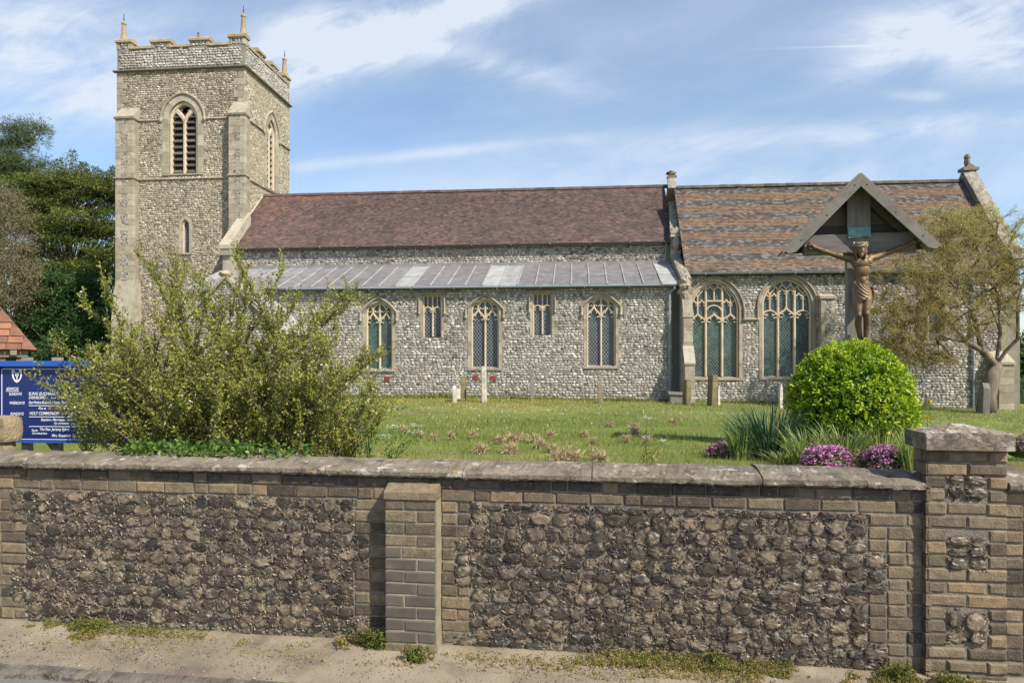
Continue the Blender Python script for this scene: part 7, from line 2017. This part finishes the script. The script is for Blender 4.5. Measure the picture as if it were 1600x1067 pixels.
def bare_tree():
    q = np.random.default_rng(95); Y = 24.0; A = lambda px, py, y=Y: np.array(at(px, py, y)); base = A(1541, 640); g = float(gz(base[0], base[1])); base[2] = g - .1
    o = empty('spring_tree', 'spreading tree with twisted grey trunk and thin bronze spring leaf by the chancel', 'tree', (base[0], base[1], g))
    fork = A(1556, 572); limbs = [[base, A(1545, 612), fork], [fork, A(1535, 548, 23.7), A(1512, 535, 23.5), A(1490, 530, 23.3), A(1460, 520, 23), A(1425, 512, 22.8), A(1388, 520, 22.8)],
                                  [fork, A(1572, 548), A(1590, 530, 23.8), A(1625, 505, 23.8), A(1665, 470, 23.5)], [fork, A(1563, 520, 24.3), A(1560, 470, 24.6), A(1548, 420, 24.6), A(1540, 370, 24.5)],
                                  [A(1535, 548, 23.7), A(1525, 500, 23.4), A(1495, 450, 23.2), A(1455, 410, 23), A(1430, 375, 23)], [A(1590, 530, 23.8), A(1590, 470, 23.6), A(1610, 410, 23.6), A(1620, 350, 23.6)],
                                  [A(1563, 520, 24.3), A(1540, 460, 25), A(1505, 400, 25.3), A(1480, 355, 25.3)], [A(1512, 535, 23.5), A(1480, 500, 22.8), A(1440, 475, 22.4), A(1400, 460, 22.2)]]
    pts = []
    for (px, py, y, rx, ry, rz_, n) in [(1500, 400, 23.7, 2.0, 1.8, 1.7, 170), (1560, 395, 24.2, 2.0, 1.8, 1.7, 110), (1440, 435, 23.2, 1.6, 1.5, 1.3, 120), (1415, 505, 22.9, 1.35, 1.2, .85, 95), (1470, 495, 23, 1.7, 1.4, 1.0, 110),
                                        (1620, 420, 23.8, 1.6, 1.6, 1.8, 110), (1485, 355, 24, 1.5, 1.3, .75, 120), (1400, 545, 22.7, .9, .8, .45, 60), (1570, 470, 24, 1.2, 1.3, 1.3, 50), (1660, 480, 23.6, 1.2, 1.4, 1.4, 60), (1450, 560, 22.8, .9, .8, .3, 45)]:
        p, _ = noisy_pts(A(px, py, y), (rx, ry, rz_), n, q, .5); pts.append(p)
    pts = np.concatenate(pts); st = MB(); lp = grow_tree(st, limbs, pts, q, .0085, .16, 5, 2.05)
    lf = MB(); tw = MB(); C_, Tn = [], []
    for s, p in lp:
        d = unit(p - s); m = 7
        for k in range(m):                             # fine twigs at every shoot
            e = p + (q.normal(0, .15, 3) + d * .12); u = np.array(s) + (p - s) * q.uniform(.4, 1); tw.tube([u, (u + e) / 2 + q.normal(0, .02, 3), e], [.006, .0045, .002], 3, q.random(), 0, False)
            n = 10; C_.append(u + (e - u) * q.random((n, 1)) + q.normal(0, .05, (n, 3)))
            Tn.append(np.clip(q.normal(.45, .2, n) + .35 * (vnoise(np.full(n, p[0] * .8), np.full(n, p[2] * .8), 7) - .5) + .10 * (p[2] - 4), 0, 1))
    C_, Tn = np.concatenate(C_), np.concatenate(Tn); leaf_cloud(lf, C_, q.uniform(.032, .07, len(C_)), q, .3, .5, Tn)
    off = np.array([base[0], base[1], g])
    for m in (st, tw, lf): m.v = [v - off for v in m.v]
    tr = MB(); path = [base, A(1543, 618), A(1549, 595), fork + np.array([0, 0, .05])]; tr.tube(np.array(path), [.34, .27, .25, .22], 14, .5); tr.v = [v - off for v in tr.v]
    tr.build('trunk', M_bark, o, True); c = st.build('branches', M_bark, o, True); tw.build('twigs', M_twig, c); lf.build('foliage', M_apple, o)


bare_tree()


def spray_tree(name, label, px, Y, trunk_px, pads, m, seed, per=260, size=(.16, .34), aspect=.28, flat=.28, tone0=.5, bark=M_bark, rt=.35, droop=.25, lift=0.0, spikes=(), group='evergreens and trees behind the tower'):
    """evergreen of many separate layered sprays carried on limbs"""
    q = np.random.default_rng(seed); p0 = at(px, 600, Y); g = float(gz(p0.x, p0.y)); o = empty(name, label, 'tree', (p0.x, p0.y, g), 0, group); st = MB(); lf = MB(); off = np.array([p0.x, p0.y, g])
    tops = [np.array(at(a, b_, Y)) for a, b_ in trunk_px]; tr = np.array([[p0.x, Y, g - .2]] + tops); st.tube(tr, np.linspace(rt, .05, len(tr)), 8, .5)
    pts = []
    for (cx_, cy_, dy, rx, rz_, n) in pads:
        c = np.array(at(cx_, cy_, Y + dy)); pts.append(c + np.clip(q.normal(0, .42, (n, 3)), -1, 1) * np.array([rx, rx * .8, rz_]))
    pts = np.concatenate(pts)
    for p in pts:
        i = int(np.argmin(np.abs(tr[:, 2] - (p[2] - .6)))); s = tr[max(i, 1)] * .5 + tr[max(i - 1, 0)] * .5; s = s + (p - s) * .15; mth_ = (s + p) / 2 + np.array([0, 0, -.25])
        st.tube([s, mth_, p], [.05, .035, .015], 4, q.random(), 0, False)
        r = q.uniform(.55, 1.15); n = int(per * r); d = q.normal(0, 1, (n, 3)); d[:, 2] *= flat; u = unit(d) * q.random((n, 1)) ** .55 * r; c = p + u; out = unit(u * np.array([1, 1, .3]) + 1e-6); c[:, 2] += (lift - droop) * (u[:, 0] ** 2 + u[:, 1] ** 2)
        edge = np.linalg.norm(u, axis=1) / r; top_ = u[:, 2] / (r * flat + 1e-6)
        tone = np.clip(tone0 + q.normal(0, .10) + .28 * (edge - .55) + q.normal(0, .12, n), 0, 1)  # pads darker inside: crown shade put into the tone, with paler young tips
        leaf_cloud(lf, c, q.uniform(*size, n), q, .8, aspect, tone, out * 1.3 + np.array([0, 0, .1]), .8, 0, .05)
    for (sx, sy, tx, ty, wv) in spikes:                  # leaders standing clear of the crown
        a, e = np.array(at(sx, sy, Y)), np.array(at(tx, ty, Y)); st.tube([a, e], [.06, .012], 4, .5, 0, False)
        for k in range(9):
            s = (k + .5) / 9; c0_ = a + (e - a) * s; n = int(60 + 90 * (1 - s)); d = q.normal(0, 1, (n, 3)) * np.array([1, 1, .25]); ln = wv * (1.1 - s) ; u = unit(d) * q.random((n, 1)) ** .6 * ln; c = c0_ + u; c[:, 2] += .55 * np.hypot(u[:, 0], u[:, 1])
            leaf_cloud(lf, c, q.uniform(*size, n) * .8, q, .6, aspect, np.clip(q.normal(tone0, .18, n), 0, 1), unit(u + 1e-6) + np.array([0, 0, .6]), .6, 0, .05)
    for mb_ in (st, lf): mb_.v = [v - off for v in mb_.v]
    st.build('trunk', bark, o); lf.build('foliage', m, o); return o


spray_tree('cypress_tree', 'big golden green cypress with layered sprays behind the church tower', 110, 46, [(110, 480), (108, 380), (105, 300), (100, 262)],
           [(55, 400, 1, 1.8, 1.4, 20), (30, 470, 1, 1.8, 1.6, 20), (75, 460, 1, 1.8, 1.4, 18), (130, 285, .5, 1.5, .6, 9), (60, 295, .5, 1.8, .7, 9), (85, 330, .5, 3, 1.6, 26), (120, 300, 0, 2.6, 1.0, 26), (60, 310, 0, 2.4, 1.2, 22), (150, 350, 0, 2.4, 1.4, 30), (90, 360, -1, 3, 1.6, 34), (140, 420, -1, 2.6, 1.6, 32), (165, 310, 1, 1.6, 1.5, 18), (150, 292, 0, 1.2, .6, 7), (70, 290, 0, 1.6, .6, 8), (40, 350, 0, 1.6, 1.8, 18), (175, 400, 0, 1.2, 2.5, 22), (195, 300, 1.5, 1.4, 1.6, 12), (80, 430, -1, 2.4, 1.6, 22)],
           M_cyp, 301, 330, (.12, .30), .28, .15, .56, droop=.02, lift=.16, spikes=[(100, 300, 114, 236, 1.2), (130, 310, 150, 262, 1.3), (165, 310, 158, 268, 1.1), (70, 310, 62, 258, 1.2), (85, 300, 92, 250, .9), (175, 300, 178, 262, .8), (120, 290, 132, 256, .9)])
spray_tree('yew_tree', 'dark green evergreen standing low in front of the golden cypress', 130, 40, [(130, 540), (130, 480)],
           [(125, 452, .5, 1.8, 1.0, 16), (160, 455, .5, 1.4, 1.0, 12), (85, 445, .5, 1.6, 1.0, 12), (50, 520, 0, 1.6, 1.2, 18), (60, 480, .5, 1.4, 1.0, 12), (110, 470, 0, 2.2, 1.3, 20), (150, 510, -.5, 2, 1.6, 26), (95, 520, -.5, 2.2, 1.8, 28), (165, 560, -.5, 1.6, 1.4, 20), (120, 580, -1, 2.4, 1.2, 24), (60, 560, 0, 1.8, 1.5, 18), (185, 500, .5, 1.0, 2, 12), (40, 510, .5, 1.5, 1.2, 10)],
           M_yew, 302, 380, (.12, .28), .32, .3, .46, droop=.1)
spray_tree('pine_tree', 'open topped pine reaching into the sky at the far left', 5, 52, [(2, 420), (5, 320), (12, 250), (22, 215)],
           [(20, 262, 0, 2.2, 1.0, 16), (45, 290, 0, 2.2, 1.0, 16), (10, 300, 0, 2.2, 1.2, 16), (20, 222, 0, 2.2, .9, 14), (45, 205, 0, 1.3, .5, 8), (5, 250, 0, 2.4, 1.2, 18), (35, 262, 0, 2.0, .8, 12), (58, 200, 0, .5, .3, 4), (-10, 225, 0, 1.8, 1.0, 10), (60, 255, 0, .9, .6, 5)],
           M_pine, 303, 170, (.25, .5), .10, .42, .5, rt=.3)


def pale_tree():
    q = np.random.default_rng(96); Y = 38.0; A = lambda px, py, y=Y: np.array(at(px, py, y)); base = A(-20, 600); g = float(gz(base[0], base[1])); base[2] = g - .1
    o = empty('budding_tree', 'pale pinkish brown budding tree at the left edge in front of the pine', 'tree', (base[0], base[1], g), 0, 'evergreens and trees behind the tower')
    limbs = [[base, A(-15, 520), A(-10, 450)], [A(-15, 520), A(10, 440), A(20, 380)], [A(-10, 450), A(-20, 380), A(-5, 320)], [A(-15, 520), A(25, 480), A(45, 440)]]; pts = []
    for (px, py, rx, rz_, n) in [(8, 350, 1.6, 2.0, 150), (20, 410, 1.4, 1.9, 150), (-20, 400, 2.0, 2.6, 120), (5, 460, 1.9, 1.5, 130), (0, 310, .9, .8, 40), (38, 440, .8, 1.3, 60)]:
        p, _ = noisy_pts(A(px, py), (rx, rx, rz_), n, q, .55); pts.append(p)
    pts = np.concatenate(pts); st = MB(); lp = grow_tree(st, limbs, pts, q, .010, .14, 4, 2.2); lf = MB(); C_ = []
    for s, p in lp: n = 50; C_.append(p + q.normal(0, .20, (n, 3)) + (p - s) * q.uniform(-.3, .1, (n, 1)))
    C_ = np.concatenate(C_); leaf_cloud(lf, C_, q.uniform(.06, .14, len(C_)), q, .3, .45, np.clip(q.normal(.5, .2, len(C_)), 0, 1)); off = np.array([base[0], base[1], g])
    for m in (st, lf): m.v = [v - off for v in m.v]
    st.build('trunk', M_bark, o); lf.build('foliage', M_pale, o)


pale_tree()


def hedge(name, label, cat, px0, px1, pyt, Y, depth, seed, m, dens=420):
    q = np.random.default_rng(seed); a, c = at(px0, pyt, Y), at(px1, pyt, Y); g = float(gz(a.x, Y)) - .1; h = a.z - g; o = empty(name, label, cat, (a.x, Y, g)); L = c.x - a.x; b = MB()
    n = int(dens * L * h); x = q.uniform(0, L, n); z = h * q.random(n) ** .8; y = q.uniform(0, .25, n); t = q.random(n) < .35; z = np.where(t, h + q.normal(0, .05, n), z); y = np.where(t, q.uniform(0, depth, n), y)
    leaf_cloud(b, np.stack([x, y + .1 * (vnoise(x * 2, z * 2, seed) - .5), z], -1), q.uniform(.05, .10, n), q, .4, .6, np.clip(q.normal(.5, .2, n) + .4 * (vnoise(x * 2, z * 3, seed + 1) - .5), 0, 1)); b.build('foliage', m, o)
    s = MB(); s.box(.02, L, .2, depth, 0, h - .1, .1); s.build('inner_twigs', M_yew, o)


hedge('garden_hedge', 'clipped green garden hedge beyond the east end of the church', 'hedge', 1584, 1720, 592, 33, 1.5, 401, M_hedge)
spray_tree('garden_tree', 'round bright green tree over the hedge at the right edge', 1625, 37, [(1625, 570)], [(1625, 560, 0, 1.5, 1.0, 30), (1605, 570, 0, .8, .8, 14), (1650, 575, 0, 1, 1, 16)], M_hedge, 402, 260, (.14, .28), .5, .7, .55, group='evergreens and trees behind the tower')

hedge('dark_hedge', 'dark shadowy hedge behind the lychgate and notice board', 'hedge', -160, 215, 545, 43, 2.0, 403, M_yew, 160)
